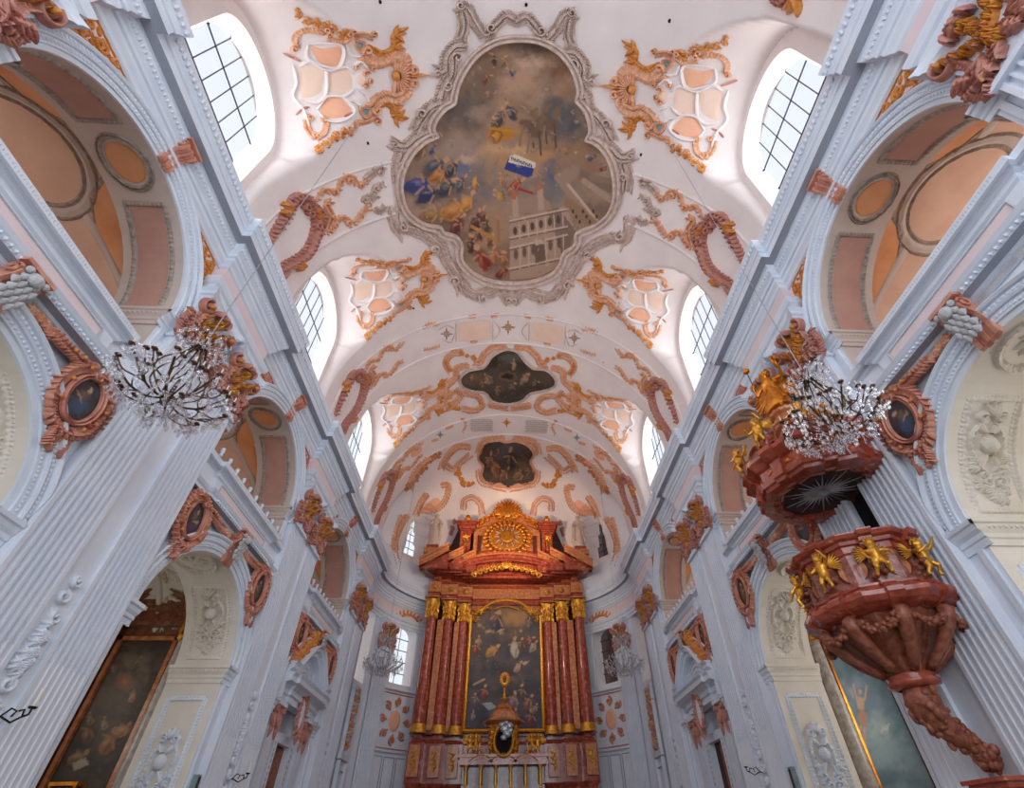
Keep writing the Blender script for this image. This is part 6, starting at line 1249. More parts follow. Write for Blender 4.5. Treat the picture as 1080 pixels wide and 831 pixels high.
# ---- two white saints on the pediment
def saint(x, flip, label):
    t = empty('saint_statue', (x, YA - .05, az(19.3)), -pi / 2, label=label, cat='statue', group=None)
    J = [((0, 0, 1.9), (0, 0, 2.2), .2, .24), ((0, 0, 2.28), (.02, 0, 2.42), .1, .09), ((.04, 0, 2.55), (.05, 0, 2.62), .15, .13), ((.18, 0, 2.52), (.2, 0, 2.5), .03, .02), ((.08, 0, 2.44), (.13, 0, 2.4), .08, .05),
         ((0, .26, 2.22), (.12, .48, 1.85), .12, .09), ((.12, .48, 1.85), (.32, .3 * flip + .1, 1.8), .085, .06), ((0, -.26, 2.22), (.1, -.45, 1.8), .12, .09), ((.1, -.45, 1.8), (.3, -.22, 1.98), .085, .06),
         ((.05, .15, .0), (.2, .17, 0), .08, .06), ((.05, -.15, 0), (.22, -.17, 0), .08, .06), ((.1, .2, 1.7), (.15, .45, .5), .1, .09), ((-.1, -.3, 1.9), (-.1, -.42, .7), .12, .14)]
    me, _ = figure(J, [(0.02, 0, 0, .34, .44), (.4, 0, 0, .33, .42), (.9, 0, .03, .3, .38), (1.35, .02, .04, .28, .33), (1.7, 0, 0, .22, .27), (2.2, 0, 0, .2, .3)], None, 'statue_white'); 
    add_figure('body', me, t, .045); h = MB(); 
    for k in range(12): a = k * 2.4; h.ball((-.0 + .1 * cos(a), .12 * sin(a), 2.66 + .02 * (k % 3)), .06, 'statue_white', 6, 4)
    make(h, 'hair', t, True); c = MB(); a = np.linspace(0, 1, 14); c.tube([(.3 - .1 * q, flip * (.45 - .1 * q), 1.9 - 1.4 * q) for q in a], .05, 'statue_white', 6); make(c, 'staff_or_book', t) ; return t
saint(-ax(5.5), 1, 'white robed saint statue on the left end of the high altar pediment'); saint(ax(5.5), -1, 'white robed saint statue on the right end of the high altar pediment')
# dark-coloured sheets painting in the unlit apse opening behind the attic
for q in (-1, 1):
    mb = MB(); mb.add([(q * 3.3, YA + 1.36, 17.9), (q * 4.75, YA + 1.36, 17.9), (q * 3.75, YA + 1.36, 20.9), (q * 3.2, YA + 1.36, 20.9)], [(0, 1, 2, 3)], 'dark_room'); make(mb, 'wall_attic_gap_shade', kind='structure')
mb = MB(); A_ = [(-4.5, 17.6)] + [(4.4 * cos(a), 17.6 + 5.6 * sin(a)) for a in np.linspace(pi, 0, 24)] + [(4.5, 17.6)]; mb.add([(x, YA + 1.8 - .0, z - .8) for x, z in A_], [tuple(range(len(A_)))], 'dark_room'); make(mb, 'wall_attic_recess_shade', kind='structure')
# ornament panels on the apse wall below its windows
for s in (-1, 1):
    j = min(range(len(AP)), key=lambda k: abs(AP[k, 1] - 30.2) + (0 if AP[k, 0] * s > 0 else 9)); x, y = AP[j]; nx, ny = x / 64, (y - Y0) / BB ** 2; l = sqrt(nx * nx + ny * ny); nx /= l; ny /= l
    def Sw(uv, h, x=x, y=y, nx=nx, ny=ny): uv = np.asarray(uv, float); h = np.asarray(h) + .06; return np.stack([x - nx * h - ny * uv[..., 0], y - ny * h + nx * uv[..., 0], uv[..., 1]], -1)
    mb = MB(); panel(mb, [(.38 * cos(a), 7.5 + .55 * sin(a)) for a in np.linspace(0, 2 * pi, 13)[:-1]], .05, Sw, 'peach_panel', 4)
    for k in range(8): a = k * pi / 4; ribbon(mb, spiral((.85 * cos(a), 7.5 + 1.0 * sin(a)), .24, a, 1.2, 1), .12, .07, Sw, 'pink_stucco', 0, 22, (1, .3)); leaf(mb, (.55 * cos(a), 7.5 + .7 * sin(a)), a, .45, .2, .07, Sw, 'pink_stucco' if k % 2 else 'ochre_stucco', .4)
    for a, b in (((-1.15, 6.1), (-1.15, 8.9)), ((1.15, 6.1), (1.15, 8.9)), ((-1.15, 6.1), (1.15, 6.1)), ((-1.15, 8.9), (1.15, 8.9))): ribbon(mb, [a, b], .06, .05, Sw, 'pink_stucco', 0, 14, (1, 1))
    make(mb, 'strapwork_relief', label='rose strapwork panel with peach oval on the %s apse wall below the window' % SN[s], cat='stucco panel')
    mb = MB()
    for z in (5.95, 9.1): ribbon(mb, [(-1.3, z), (0, z), (1.3, z)], .16, .12, Sw, 'trim_white', 0, 14, (1, 1))
    for zz in (1.2, 3.6):
        for k in (-1, 0, 1): 
            for a, b in (((k * .8 - .33, zz), (k * .8 + .33, zz)), ((k * .8 - .33, zz + 2.1), (k * .8 + .33, zz + 2.1)), ((k * .8 - .33, zz), (k * .8 - .33, zz + 2.1)), ((k * .8 + .33, zz), (k * .8 + .33, zz + 2.1))): ribbon(mb, [a, b], .04, .03, Sw, 'trim_grey', 0, 8, (1, 1))
    make(mb, 'trim_apse_%s' % SN[s], kind='structure')
    mb = MB(); S7 = Sw; cscroll(mb, [(-.9, 13.1), (-.5, 13.6), (0, 13.75), (.5, 13.6), (.9, 13.1)], .16, .08, S7, 'ochre_stucco', 1, .12, 12); 
    for k in range(9): leaf(mb, (-1 + .25 * k, 13.4 + .35 * sin(k * pi / 8)), RAD(140 - 12 * k), .34, .16, .07, S7, 'ochre_stucco' if k % 3 else 'pink_stucco', .5)
    make(mb, 'apse_scrollwork', label='ochre and rose scrolls over the lower window of the apse on the %s' % SN[s], cat='stucco ornament')
# ================================================================== PULPIT
PXC, PYC = 7.0, 8.2
def octo(apo, proj=.07, n=8):
    out = []
    for k in range(n):
        a0 = (k + .5) * 2 * pi / n
        for da, pr in ((-.5, 0), (-.13, 0), (-.125, 1), (.125, 1), (.13, 0)):
            a = a0 + da * 2 * pi / n * (1 if abs(da) == .5 else 1); r = apo / cos(((a % (2 * pi / n)) - pi / n)); out.append((a, r + proj * pr))
    return sorted(out)
def octlathe(mb, prof, m, proj=.07, c=(0, 0), fx=1.0):
    G = []
    for r, z in prof: G.append([(c[0] + (q + 0) * cos(a) * fx, c[1] + q * sin(a), z) for a, q in octo(r * cos(pi / 8), proj)])
    mb.grid(G, m, closev=True)
pul = empty('pulpit', (PXC, PYC, 3.4), label='red marble octagonal pulpit with gilded putti jutting from the right pier', cat='pulpit')
zq = lambda z: np.where(z > 4.7, 4.7 + (z - 4.7) * .78, z)
def pp(mb, name, parent=None, smooth=False, org=None, par=None):
    V = np.concatenate(mb.v)
    if org is None: org = (PXC, PYC, 3.4); V[:, 2] = zq(V[:, 2])
    mb.v = [V - np.array(org)]; return make(mb, name, parent or pul, smooth)
mb = MB(); octlathe(mb, [(1.0, 5.32), (1.0, 6.1)], 'rose_marble', .1, (PXC, PYC)); pp(mb, 'panelled_body')
mb = MB(); octlathe(mb, [(1.0, 6.08), (1.04, 6.12), (1.04, 6.28), (1.1, 6.3), (1.12, 6.38), (1.2, 6.42), (1.24, 6.5), (1.24, 6.54), (1.0, 6.56), (.95, 5.6)], 'red_marble', .1, (PXC, PYC)); pp(mb, 'rim')
mb = MB(); octlathe(mb, [(.8, 4.72), (.95, 4.72), (1.12, 4.78), (1.22, 4.84), (1.3, 4.95), (1.3, 5.05), (1.2, 5.14), (1.12, 5.17), (1.15, 5.22), (1.15, 5.27), (1.02, 5.34)], 'red_marble', .08, (PXC, PYC)); pp(mb, 'swelling_base')
mb = MB(); octlathe(mb, [(.28, 3.78), (.38, 4.0), (.62, 4.3), (.82, 4.55), (.92, 4.74)], 'carved_wood', .02, (PXC, PYC)); pp(mb, 'bowl', smooth=False)
mb = MB(); mb.lathe([(.26, 3.62), (.38, 3.66), (.4, 3.72), (.34, 3.78), (.38, 3.82), (.28, 3.86)], 'red_marble', 20, (PXC, PYC, 0)); pp(mb, 'neck_ring', smooth=True)
for k in range(8):
    a = (k + .5) * pi / 4; d = np.array([cos(a), sin(a), 0]); c = np.array([PXC, PYC, 0]); mb = MB()
    mb.tube([c + d * r + (0, 0, z) for r, z in ((.36, 3.88), (.5, 3.98), (.72, 4.18), (.95, 4.45), (1.05, 4.66), (.98, 4.74), (.92, 4.66))], [.07, .08, .1, .12, .12, .09, .05], 'carved_wood', 8); pp(mb, 'scroll_bracket', smooth=True)
for k in range(8):
    a0, a1 = (k + .5) * pi / 4, (k + 1.5) * pi / 4; mb = MB(); rr = random.Random(k)
    for t in np.linspace(0, 1, 15):
        a = a0 + (a1 - a0) * t; r = 1.0 + .04 * sin(pi * t); z = 4.68 - .26 * sin(pi * t)
        for _ in range(3): mb.ball((PXC + r * cos(a) + rr.uniform(-.04, .04), PYC + r * sin(a) + rr.uniform(-.04, .04), z + rr.uniform(-.05, .05)), .05, 'carved_wood', 6, 5)
    pp(mb, 'fruit_garland', smooth=True)
for k in range(8):      # oval inlays on the sides
    a = k * pi / 4; d = np.array([cos(a), sin(a), 0]); t = np.array([-sin(a), cos(a), 0]); c = np.array([PXC, PYC, 0]) + d * (1.0 * cos(pi / 8) + .005); mb = MB()
    P = [c + t * .24 * cos(q) + np.array([0, 0, 5.72 + .32 * sin(q)]) for q in np.linspace(0, 2 * pi, 25)[:-1]]; mb.add([p + d * .012 for p in P], [tuple(range(24))], 'light_marble')
    mb.tube([p + d * .012 for p in P + P[:1]], .014, 'dark_marble', 5); pp(mb, 'oval_panel')
mb = MB(); rr = random.Random(5)      # the carved vine tail
T = curve([(PXC, PYC, 3.66), (PXC - .02, PYC - .02, 3.45), (PXC + .06, PYC + .0, 3.2), (PXC + .28, PYC + .02, 2.95), (PXC + .5, PYC, 2.75), (PXC + .68, PYC, 2.5)], 40)
mb.tube(T, np.interp(np.linspace(0, 1, 40), [0, .2, .5, .8, .9, 1], [.2, .27, .2, .13, .17, .08]), 'carved_wood', 10)
for k, p in enumerate(T):
    r = np.interp(k / 39, [0, .2, .5, .8, .9, 1], [.24, .28, .2, .13, .17, .08])
    for q in range(4): a = k * .5 + q * pi / 2 + rr.uniform(-.5, .5); mb.ball(p + np.array([cos(a) * .6, sin(a), cos(a) * .7]) * r * rr.uniform(.7, 1.05), (rr.uniform(.03, .1), rr.uniform(.03, .08), rr.uniform(.03, .11)), 'carved_wood', 6, 5)
pp(mb, 'carved_vine_tail', smooth=True)
mb = MB()
for z0, z1, w in ((2.28, 2.34, .42), (2.2, 2.28, .36), (1.6, 2.2, .28)): mb.box((7.3 + (.42 - w), PYC - w, z0), (7.78, PYC + w, z1), 'red_marble')
pp(mb, 'foot_console')
PN4 = ['left rear corner', 'left front corner', 'middle front corner', 'right front corner']
for k, an in enumerate((157.5, 202.5, 247.5, 292.5)):
    a = RAD(an); putto((PXC + 1.16 * cos(a), PYC + 1.16 * sin(a), float(zq(5.36))), a, 'gilded winged putto standing on the %s of the pulpit' % PN4[k], k % 2, .86, 'putti on the pulpit')
    mb = MB(); rr = random.Random(k)
    for j in range(16): mb.ball((PXC + 1.08 * cos(a) + rr.uniform(-.1, .1), PYC + 1.08 * sin(a) + rr.uniform(-.1, .1), 5.4 + j * .04), rr.uniform(.05, .08), 'carved_wood', 6, 5)
    pp(mb, 'carved_corner', smooth=True)
# ---- sounding board
PXC = 7.1
can = empty('pulpit_canopy', (PXC, PYC, 7.65), label='red marble octagonal sounding board with tall crown hanging above the pulpit', cat='pulpit canopy'); OC = (PXC, PYC, 7.8)
cp = lambda mb, name, smooth=False, parent=can: pp(mb, name, parent, smooth, OC)
mb = MB(); octlathe(mb, [(.92, 7.95), (.92, 7.86), (1.0, 7.82), (1.02, 7.86), (1.3, 7.88), (1.32, 7.95), (1.38, 7.98), (1.38, 8.12), (1.3, 8.16), (1.3, 8.42), (1.38, 8.46), (1.46, 8.55), (1.54, 8.62), (1.54, 8.72), (1.2, 8.78)], 'red_marble', .1, OC[:2]); cp(mb, 'cornice')
mb = MB(); octlathe(mb, [(.94, 7.92), (1.02, 7.84), (1.1, 7.87)], 'carved_wood', 0, OC[:2]); octlathe(mb, [(1.1, 7.87), (1.3, 7.885)], 'dark_marble', 0, OC[:2]); cp(mb, 'soffit_moulding')
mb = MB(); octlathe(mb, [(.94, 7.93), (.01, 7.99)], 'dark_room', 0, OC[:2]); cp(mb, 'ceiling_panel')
mb = MB()
for k in range(30): a = k * 2 * pi / 30; L = .5 + .16 * (k % 3); mb.tube([(PXC + .12 * cos(a), PYC + .12 * sin(a), 7.95), (PXC + L * cos(a), PYC + L * sin(a), 7.93)], [.03, .006], 'silver_cloud', 4)
mb.ball((PXC, PYC, 7.93), (.16, .1, .05), 'silver_cloud', 12, 8); cp(mb, 'dove_and_rays')
for k in range(8):
    a = k * pi / 4; d = np.array([cos(a), sin(a), 0]); t = np.array([-sin(a), cos(a), 0]); c0 = np.array([PXC, PYC, 0]) + d * 1.3 * cos(pi / 8)
    def Sq(uv, h, c0=c0, d=d, t=t): uv = np.asarray(uv, float); h = np.asarray(h) + 0 * uv[..., 0]; return c0 + d * (h[..., None] + .0) + t * uv[..., 0:1] + np.array([0, 0, 1.]) * uv[..., 1:2]
    mb = MB(); ribbon(mb, [(-.3, 8.28), (0, 8.31), (.3, 8.28)], .14, .05, Sq, 'orange_gold', 8); cp(mb, 'gilt_frieze')
    mb = MB(); rim(mb, [(.24 * cos(q), 8.95 + .2 * sin(q)) for q in np.linspace(0, 2 * pi, 11)[:-1]], .07, .08, Sq, 'light_marble', 30); panel(mb, [(.24 * cos(q), 8.95 + .2 * sin(q)) for q in np.linspace(0, 2 * pi, 11)[:-1]], .03, Sq, 'carved_wood', 4)
    for q in (-1, 1): ribbon(mb, spiral((q * .36, 8.86), .12, pi / 2, 1.3, -q), .08, .08, Sq, 'red_marble', 0, 22, (1, .3))
    cp(mb, 'cartouche')
for k in range(8):      # volute ribs to the lantern
    a = (k + .5) * pi / 4; d = np.array([cos(a), sin(a), 0]); c = np.array([PXC, PYC, 0]); mb = MB()
    mb.tube([c + d * r + (0, 0, z) for r, z in ((1.28, 8.76), (1.32, 9.0), (1.1, 9.18), (.8, 9.15), (.6, 9.4), (.5, 9.75), (.36, 9.95))], [.12, .15, .13, .1, .11, .1, .07], 'red_marble', 8)
    mb.ball(c + d * 1.3 + (0, 0, 8.95), .13, 'light_marble', 8, 6); cp(mb, 'volute_rib', True)
mb = MB(); octlathe(mb, [(1.2, 8.74), (1.0, 8.9), (.7, 9.05), (.55, 9.3), (.5, 9.7), (.42, 9.9), (.5, 9.95), (.5, 10.02), (.28, 10.08), (.26, 10.3), (.36, 10.36), (.38, 10.44), (0, 10.46)], 'light_marble', .03, OC[:2]); cp(mb, 'lantern')
rr = random.Random(9); mb = MB()
for j in range(60): a = rr.uniform(0, 6.28); z = rr.uniform(9.0, 9.9); r = np.interp(z, [9, 9.4, 9.9], [.85, .6, .48]); mb.ball((PXC + r * cos(a), PYC + r * sin(a), z), rr.uniform(.05, .1), 'carved_wood', 6, 5)
cp(mb, 'carved_clouds', True)
for k, (an, lab) in enumerate(((157.5, 'rear left'), (202.5, 'front left'))):
    a = RAD(an); putto((PXC + 1.42 * cos(a), PYC + 1.42 * sin(a), 8.74), a, 'gilded putto with raised arm on the %s corner of the sounding board' % lab, k, .9, 'putti on the sounding board')
for k, an in enumerate((250, 290)):
    a = RAD(an); putto((PXC + .95 * cos(a), PYC + .95 * sin(a), 9.1), a, 'gilded putto among the volutes of the sounding board, %s behind the chandelier' % ('left one' if k == 0 else 'right one'), 1 - k, .8)
# ---- the great angel on top
t = empty('gilded_angel', (PXC, PYC, 10.42), RAD(215), label='large gilded robed angel with spread wings and staff crowning the sounding board', cat='angel statue')
J = [((0, 0, .75), (0, 0, 1.08), .14, .19), ((0, 0, 1.12), (.02, 0, 1.24), .08, .06), ((.03, 0, 1.33), (.04, 0, 1.38), .11, .1), ((.13, 0, 1.33), (.15, 0, 1.31), .025, .018), ((0, .18, 1.1), (.08, .42, 1.0), .075, .06), ((.08, .42, 1.0), (.3, .5, 1.12), .055, .04), ((.3, .5, 1.12), (.38, .5, 1.15), .04, .03),
     ((0, -.18, 1.1), (.05, -.36, .85), .075, .06), ((.05, -.36, .85), (.12, -.34, 1.15), .055, .04), ((.12, -.34, 1.15), (.13, -.33, 1.24), .04, .03), ((.1, .1, 0), (.24, .12, 0), .06, .045), ((-.05, -.1, .02), (.08, -.14, .0), .06, .045),
     ((.1, .15, .7), (.3, .3, .15), .08, .05), ((-.1, -.1, .7), (-.25, -.1, .15), .1, .06), ((.12, 0, .8), (.22, .05, .2), .09, .07)]
me, _ = figure(J, [(.04, .02, 0, .3, .34), (.25, .03, 0, .27, .32), (.5, .02, 0, .21, .26), (.75, 0, 0, .15, .18), (1.0, 0, 0, .14, .2)], None, 'orange_gold'); add_figure('robed_body', me, t, .026)
for q in (-1, 1): w = link('wing', wing_mesh(q, 1.0, 'orange_gold'), t); w.location = (-.1, 0, .85); w.rotation_euler = (0, -.25, 0)
mb = MB()
for k in range(18): a = k * 2.4; mb.ball((.0 + .09 * cos(a), .1 * sin(a), 1.42 + .03 * (k % 3)), .045, 'orange_gold', 6, 4)
make(mb, 'curly_hair', t, True); mb = MB(); mb.tube([(.13, -.33, .95), (.13, -.33, 1.75)], .014, 'bronze', 6); mb.ball((.13, -.33, 1.84), .09, 'orange_gold', 14, 10); make(mb, 'staff_with_orb', t, True)
mb = MB(); mb.tube([(.38 + .16 * (1 - cos(a)), .5 , 1.12 + .18 * sin(a)) for a in np.linspace(0, 2 * pi, 20)], .03, 'orange_gold', 6, False); make(mb, 'wreath', t, True)
# ================================================================== CHANDELIERS
def drop_mesh(s=1.0):
    mb = MB(); mb.lathe([(0, 0), (.006 * s, -.012 * s), (.022 * s, -.05 * s), (.028 * s, -.075 * s), (.018 * s, -.1 * s), (0, -.115 * s)], 'crystal', 6); return mb.mesh('crystal_drop')
DROP = drop_mesh(1.25)
def make_chandelier(metal, detail=True):
    t = empty('crystal_chandelier'); rr = random.Random(3); hub = MB()
    hub.lathe([(0, -.12), (.05, -.1), (.09, -.02), (.05, .06), (.11, .12), (.04, .2), (.03, .5), (.02, .6)], metal, 12)
    make(hub, 'hub', t, True); hub = MB(); hub.lathe([(.0, 1.55), (.05, 1.58), (.11, 1.62), (.05, 1.7), (.03, 1.8), (.02, 2.0), (0, 2.0)], metal, 12); make(hub, 'upper_crown', t, True)
    cage = MB()
    for k in range(8):
        a = k * pi / 4; d = np.array([cos(a), sin(a), 0]); cage.tube(curve([d * .05 + (0, 0, .05), d * .26 + (0, 0, .2), d * .46 + (0, 0, .5), d * .42 + (0, 0, .85), d * .22 + (0, 0, 1.2), d * .1 + (0, 0, 1.6)], 16), .016, metal, 5)
    make(cage, 'cage', t, True)
    arm = MB(); cv = curve([(.05, 0, .05), (.3, 0, -.02), (.6, 0, .1), (.8, 0, .3), (.98, 0, .42)], 14); arm.tube(cv, .02, metal, 6)
    for q in (-1, 1): arm.tube(curve([(.45, 0, .02), (.6, q * .1, .06), (.75, q * .24, .12), (.9, q * .3, .3)], 10), .016, metal, 5)
    arm.tube(curve([(.55, 0, .07), (.62, 0, .3), (.5, 0, .5), (.55, 0, .68)], 9), .014, metal, 5)
    tips = [(.98, 0, .42), (.9, .3, .3), (.9, -.3, .3), (.55, 0, .68)]
    for p in tips: arm.lathe([(.0, 0), (.05, .02), (.06, .04), (.02, .05), (.02, .08), (0, .08)], metal, 8, p)
    am = arm.mesh('arm', True); cm = MB(); 
    cm.lathe([(.013, .06), (.013, .2), (0, .21)], 'candle_wax', 6)
    cm = cm.mesh('candle')
    ta = MB(); ta.tube(curve([(.03, 0, 1.65), (.2, 0, 1.6), (.36, 0, 1.7), (.42, 0, 1.84)], 10), .012, metal, 5); ta.lathe([(0, 0), (.035, .02), (0, .03)], metal, 6, (.42, 0, 1.84)); tam = ta.mesh('upper_arm', True)
    for k in range(8):
        a = link('arm', am, t, (0, 0, 0), k * pi / 4 + .2); [link('candle', cm, a, p_) for p_ in tips]
    for k in range(10): link('upper_arm', tam, t, (0, 0, 0), k * pi / 5)
    spots_ = []
    for k in range(8):
        A = k * pi / 4 + .2
        for p in tips + [(.6, 0, .1), (.75, .24, .12), (.75, -.24, .12), (.35, 0, -.01)]: spots_.append((p[0] * cos(A) - p[1] * sin(A), p[0] * sin(A) + p[1] * cos(A), p[2]))
    for k in range(10): A = k * pi / 5; spots_.append((.42 * cos(A), .42 * sin(A), 1.84)); spots_.append((.3 * cos(A + .3), .3 * sin(A + .3), 1.62))
    if detail:
        for k in range(96):
            p = spots_[k % len(spots_)]; j = .0 if k < len(spots_) else .05; link('crystal_drop', DROP, t, (p[0] + rr.uniform(-j, j), p[1] + rr.uniform(-j, j), p[2] - (.0 if k < len(spots_) else .08)))
    cr = MB()
    for p in spots_:
        for j in range(7 if detail else 6):
            q = (p[0] + rr.uniform(-.09, .09), p[1] + rr.uniform(-.09, .09), p[2] - rr.uniform(0, .2)); s_ = rr.uniform(.8, 1.5); cr.lathe([(0, 0), (.006 * s_, -.01), (.024 * s_, -.06 * s_), (.015 * s_, -.1 * s_), (0, -.11 * s_)], 'crystal', 5, q)
    for k in range(8):      # swags of beads from the upper crown to the arms, and a bead skirt below
        A = k * pi / 4 + .2
        for u in np.linspace(0, 1, 26):
            r = .4 + .5 * u; z = 1.8 - 1.25 * u - .3 * sin(pi * u); cr.ball((r * cos(A), r * sin(A), z), .016, 'crystal', 5, 4)
        for u in np.linspace(0, 1, 12):
            r = .5 * (1 - u) + .05 * u; cr.ball((r * cos(A + .3), r * sin(A + .3), -.05 - .22 * sin(u * pi / 2) + .1 * (1 - u)), .022, 'crystal', 5, 4)
    for k in range(50): a = rr.uniform(0, 6.28); r = rr.uniform(.05, .45); cr.lathe([(0, 0), (.028, -.06), (.016, -.1), (0, -.12)], 'crystal', 5, (r * cos(a), r * sin(a), -.05 - .18 * (1 - r / .5)))
    make(cr, 'crystal_strings', t, kind='stuff')
    return t
def chain(t, L, m='silver_cloud'):
    mb = MB(); mb.tube([(0, 0, 2.0), (0, 0, 2.0 + L)], .012, m, 5); make(mb, 'hanging_cord', t)
def vault_z(x, y): return ZC + sqrt(max(0, RV ** 2 * (1 - (max(0, y - Y0) / BB) ** 2) - x * x))
for nm, x, y, z, metal, det, lab in (('L', -5.92, 5.8, 7.72, 'bronze', True, 'large crystal chandelier with bronze branches hanging before the first left pilasters'), ('R', 5.98, 5.9, 7.5, 'bronze', True, 'large crystal chandelier on the right hanging before the pulpit sounding board'),
                       ('l', -6.2, 25.0, 8.8, 'silver_cloud', False, 'small distant crystal chandelier left of the high altar'), ('r', 6.2, 25.0, 8.75, 'silver_cloud', False, 'small distant crystal chandelier right of the high altar')):
    t = make_chandelier(metal, det); t.location = (x, y, z); t.rotation_euler = (0, 0, .3 if x < 0 else 1.1); K_ = (.92 if x < 0 else .84) if det else 1.0; t.scale = (K_,) * 3; tag(t, lab, 'chandelier')
    chain(t, (vault_z(x, y) - z) / K_ - 2.0)
# ================================================================== SIDE ALTARS
def side_altar(s, cx, y, paint, m1, frame_m, label, fw=.06):
    t = empty('side_altar', (cx, y, 0), label=label, cat='altar'); f = lambda mb, n, sm=False, p=t: make(mb, n, p, sm)
    mb = MB(); mb.box((-1.75, -.1, 0), (1.75, .35, 2.5), m1); mb.box((-1.6, .1, 2.5), (1.6, .35, 7.9), m1); mb.box((-1.8, -.2, 2.4), (1.8, .35, 2.6), m1); f(mb, 'marble_back')
    n1, n2 = 50, 110; GX, GZ = np.meshgrid(np.linspace(-.78, .78, n1), np.linspace(2.65, 6.85, n2), indexing='ij'); L3 = np.stack([GX, np.full_like(GX, .04), GZ], -1)
    link('altar_painting', canvas_mesh('altar_painting', L3, (n1, n2), paint(project(L3 + np.array([cx, y, 0])))), t)
    mb = MB()
    for a, b in (((-.84, 2.6), (-.84, 6.92)), ((.84, 2.6), (.84, 6.92)), ((-.84, 6.92), (.84, 6.92)), ((-.84, 2.6), (.84, 2.6))): mb.box((min(a[0], b[0]) - fw, -.06, min(a[1], b[1]) - fw), (max(a[0], b[0]) + fw, .06, max(a[1], b[1]) + fw), frame_m)
    f(mb, 'picture_frame')
    for q in (-1, 1):
        X = q * 1.2; c = MB(); c.lathe([(.2, 2.7), (.2, 4.2), (.165, 6.75)], 'grey_marble', 22, (X, -.15, 0)); col = f(c, 'column_shaft', True)
        b = MB(); b.lathe([(.27, 2.55), (.27, 2.62), (.22, 2.66), (.25, 2.7), (.2, 2.76)], 'gold', 18, (X, -.15, 0)); f(b, 'gilt_base', True, col)
        g = MB(); g.lathe([(.17, 6.75), (.2, 6.78), (.16, 6.82), (.18, 7.15), (.27, 7.28)], 'gold', 14, (X, -.15, 0))
        def Sc(uv, h, X=X): uv = np.asarray(uv, float); r = .17 + np.asarray(h) + np.interp(uv[..., 1], [6.8, 7.1, 7.3], [0, .03, .1]); return np.stack([X + r * np.sin(uv[..., 0]), -.15 - r * np.cos(uv[..., 0]), uv[..., 1]], -1)
        for row in range(2):
            for k in range(8): leaf(g, ((k + row * .5) * pi / 4, 6.8 + row * .2), pi / 2, .28, .6, .07, Sc, 'gold', .1)
        f(g, 'gilt_capital', False, col)
        mb = MB(); mb.box((X - .32, -.42, 7.28), (X + .32, .3, 7.36), m1); mb.box((X - .28, -.38, 7.36), (X + .28, .3, 7.7), m1); mb.box((X - .38, -.5, 7.7), (X + .38, .3, 7.86), m1); mb.box((X * 1.32 - .1, .0, 2.6), (X * 1.32 + .1, .3, 7.3), 'carved_wood'); f(mb, 'entablature_block')
        g = MB(); S8 = lambda uv, h, X=X: np.stack([X + np.asarray(uv, float)[..., 0], -.4 - np.asarray(h) + 0 * np.asarray(uv, float)[..., 0], np.asarray(uv, float)[..., 1]], -1)
        for k in range(8): leaf(g, (0, 7.53), k * pi / 4, .17, .09, .05, S8, 'gold', .3)
        f(g, 'gilt_rosette')
    mb = MB(); mb.box((-1.1, -.2, 7.28), (1.1, .3, 7.4), m1); mb.box((-1.1, -.16, 7.4), (1.1, .3, 7.7), 'carved_wood'); mb.box((-1.2, -.34, 7.7), (1.2, .3, 7.86), m1); f(mb, 'entablature')
    for q in (-1, 1):       # broken segmental pediment
        mb = MB(); pr = [(0, 0), (.08, .0), (.1, .08), (.2, .12), (.22, .2), (-.4, .24)]
        mb.grid([[(q * (1.6 - 1.25 * u), -.3 - d, 7.86 + .62 * sin(u * pi / 2) + h) for d, h in pr] for u in np.linspace(0, 1, 14)], m1); mb.grid([[(q * (1.6 - 1.25 * u), -.28, 7.84), (q * (1.6 - 1.25 * u), -.28, 7.87 + .62 * sin(u * pi / 2))] for u in np.linspace(0, 1, 14)], m1); f(mb, 'segmental_pediment')
        mb = MB(); mb.grid([[(q * (.85 - .75 * u), -.36 - d, 7.88 + .42 * u + h * .8) for d, h in pr] for u in (0, 1)], m1); mb.grid([[(q * (.85 - .75 * u), -.34, 7.84), (q * (.85 - .75 * u), -.34, 7.9 + .42 * u)] for u in (0, 1)], m1); f(mb, 'inner_gable')
    return t
def paint_L(G):
    p = Paint(G, '3f332c', '594a3f', 14, 2.0, 21)
    for x, y, a, b, c in ((110, 740, 30, 25, '6b5f55'), (130, 720, 25, 20, '77695c'), (90, 800, 40, 25, '2f2723'), (140, 700, 20, 16, '83715f'), (70, 820, 20, 12, '4b3c30')): p.cloud(x, y, a, b, c, 0, .8, 7)
    for k in range(18): a = k * 2 * pi / 18; p.line((132, 719), (132 + 9 * cos(a), 719 + 10 * sin(a)), .7, 'a56a48', .7)
    p.blob(132, 719, 4, 5, 'b0744e', 0, .6)
    for x, y, s, c, r in ((139, 735, 9, 'a97c5e', 20), (128, 771, 14, 'a06c44', 50), (113, 785, 20, '8a5a38', 30), (92, 775, 16, '6a4438', 10), (95, 760, 10, '7a6450', 0), (80, 800, 16, '80664a', 60), (110, 765, 10, '8a7464', 0), (145, 700, 9, '6f6254', 30), (120, 705, 9, '7a6c5e', -30)): p.fig(x, y, s, c, r, '9a7458', '2a201c')
    p.poly([(76, 805), (90, 799), (94, 806), (78, 813)], 'a39a86'); return p.c
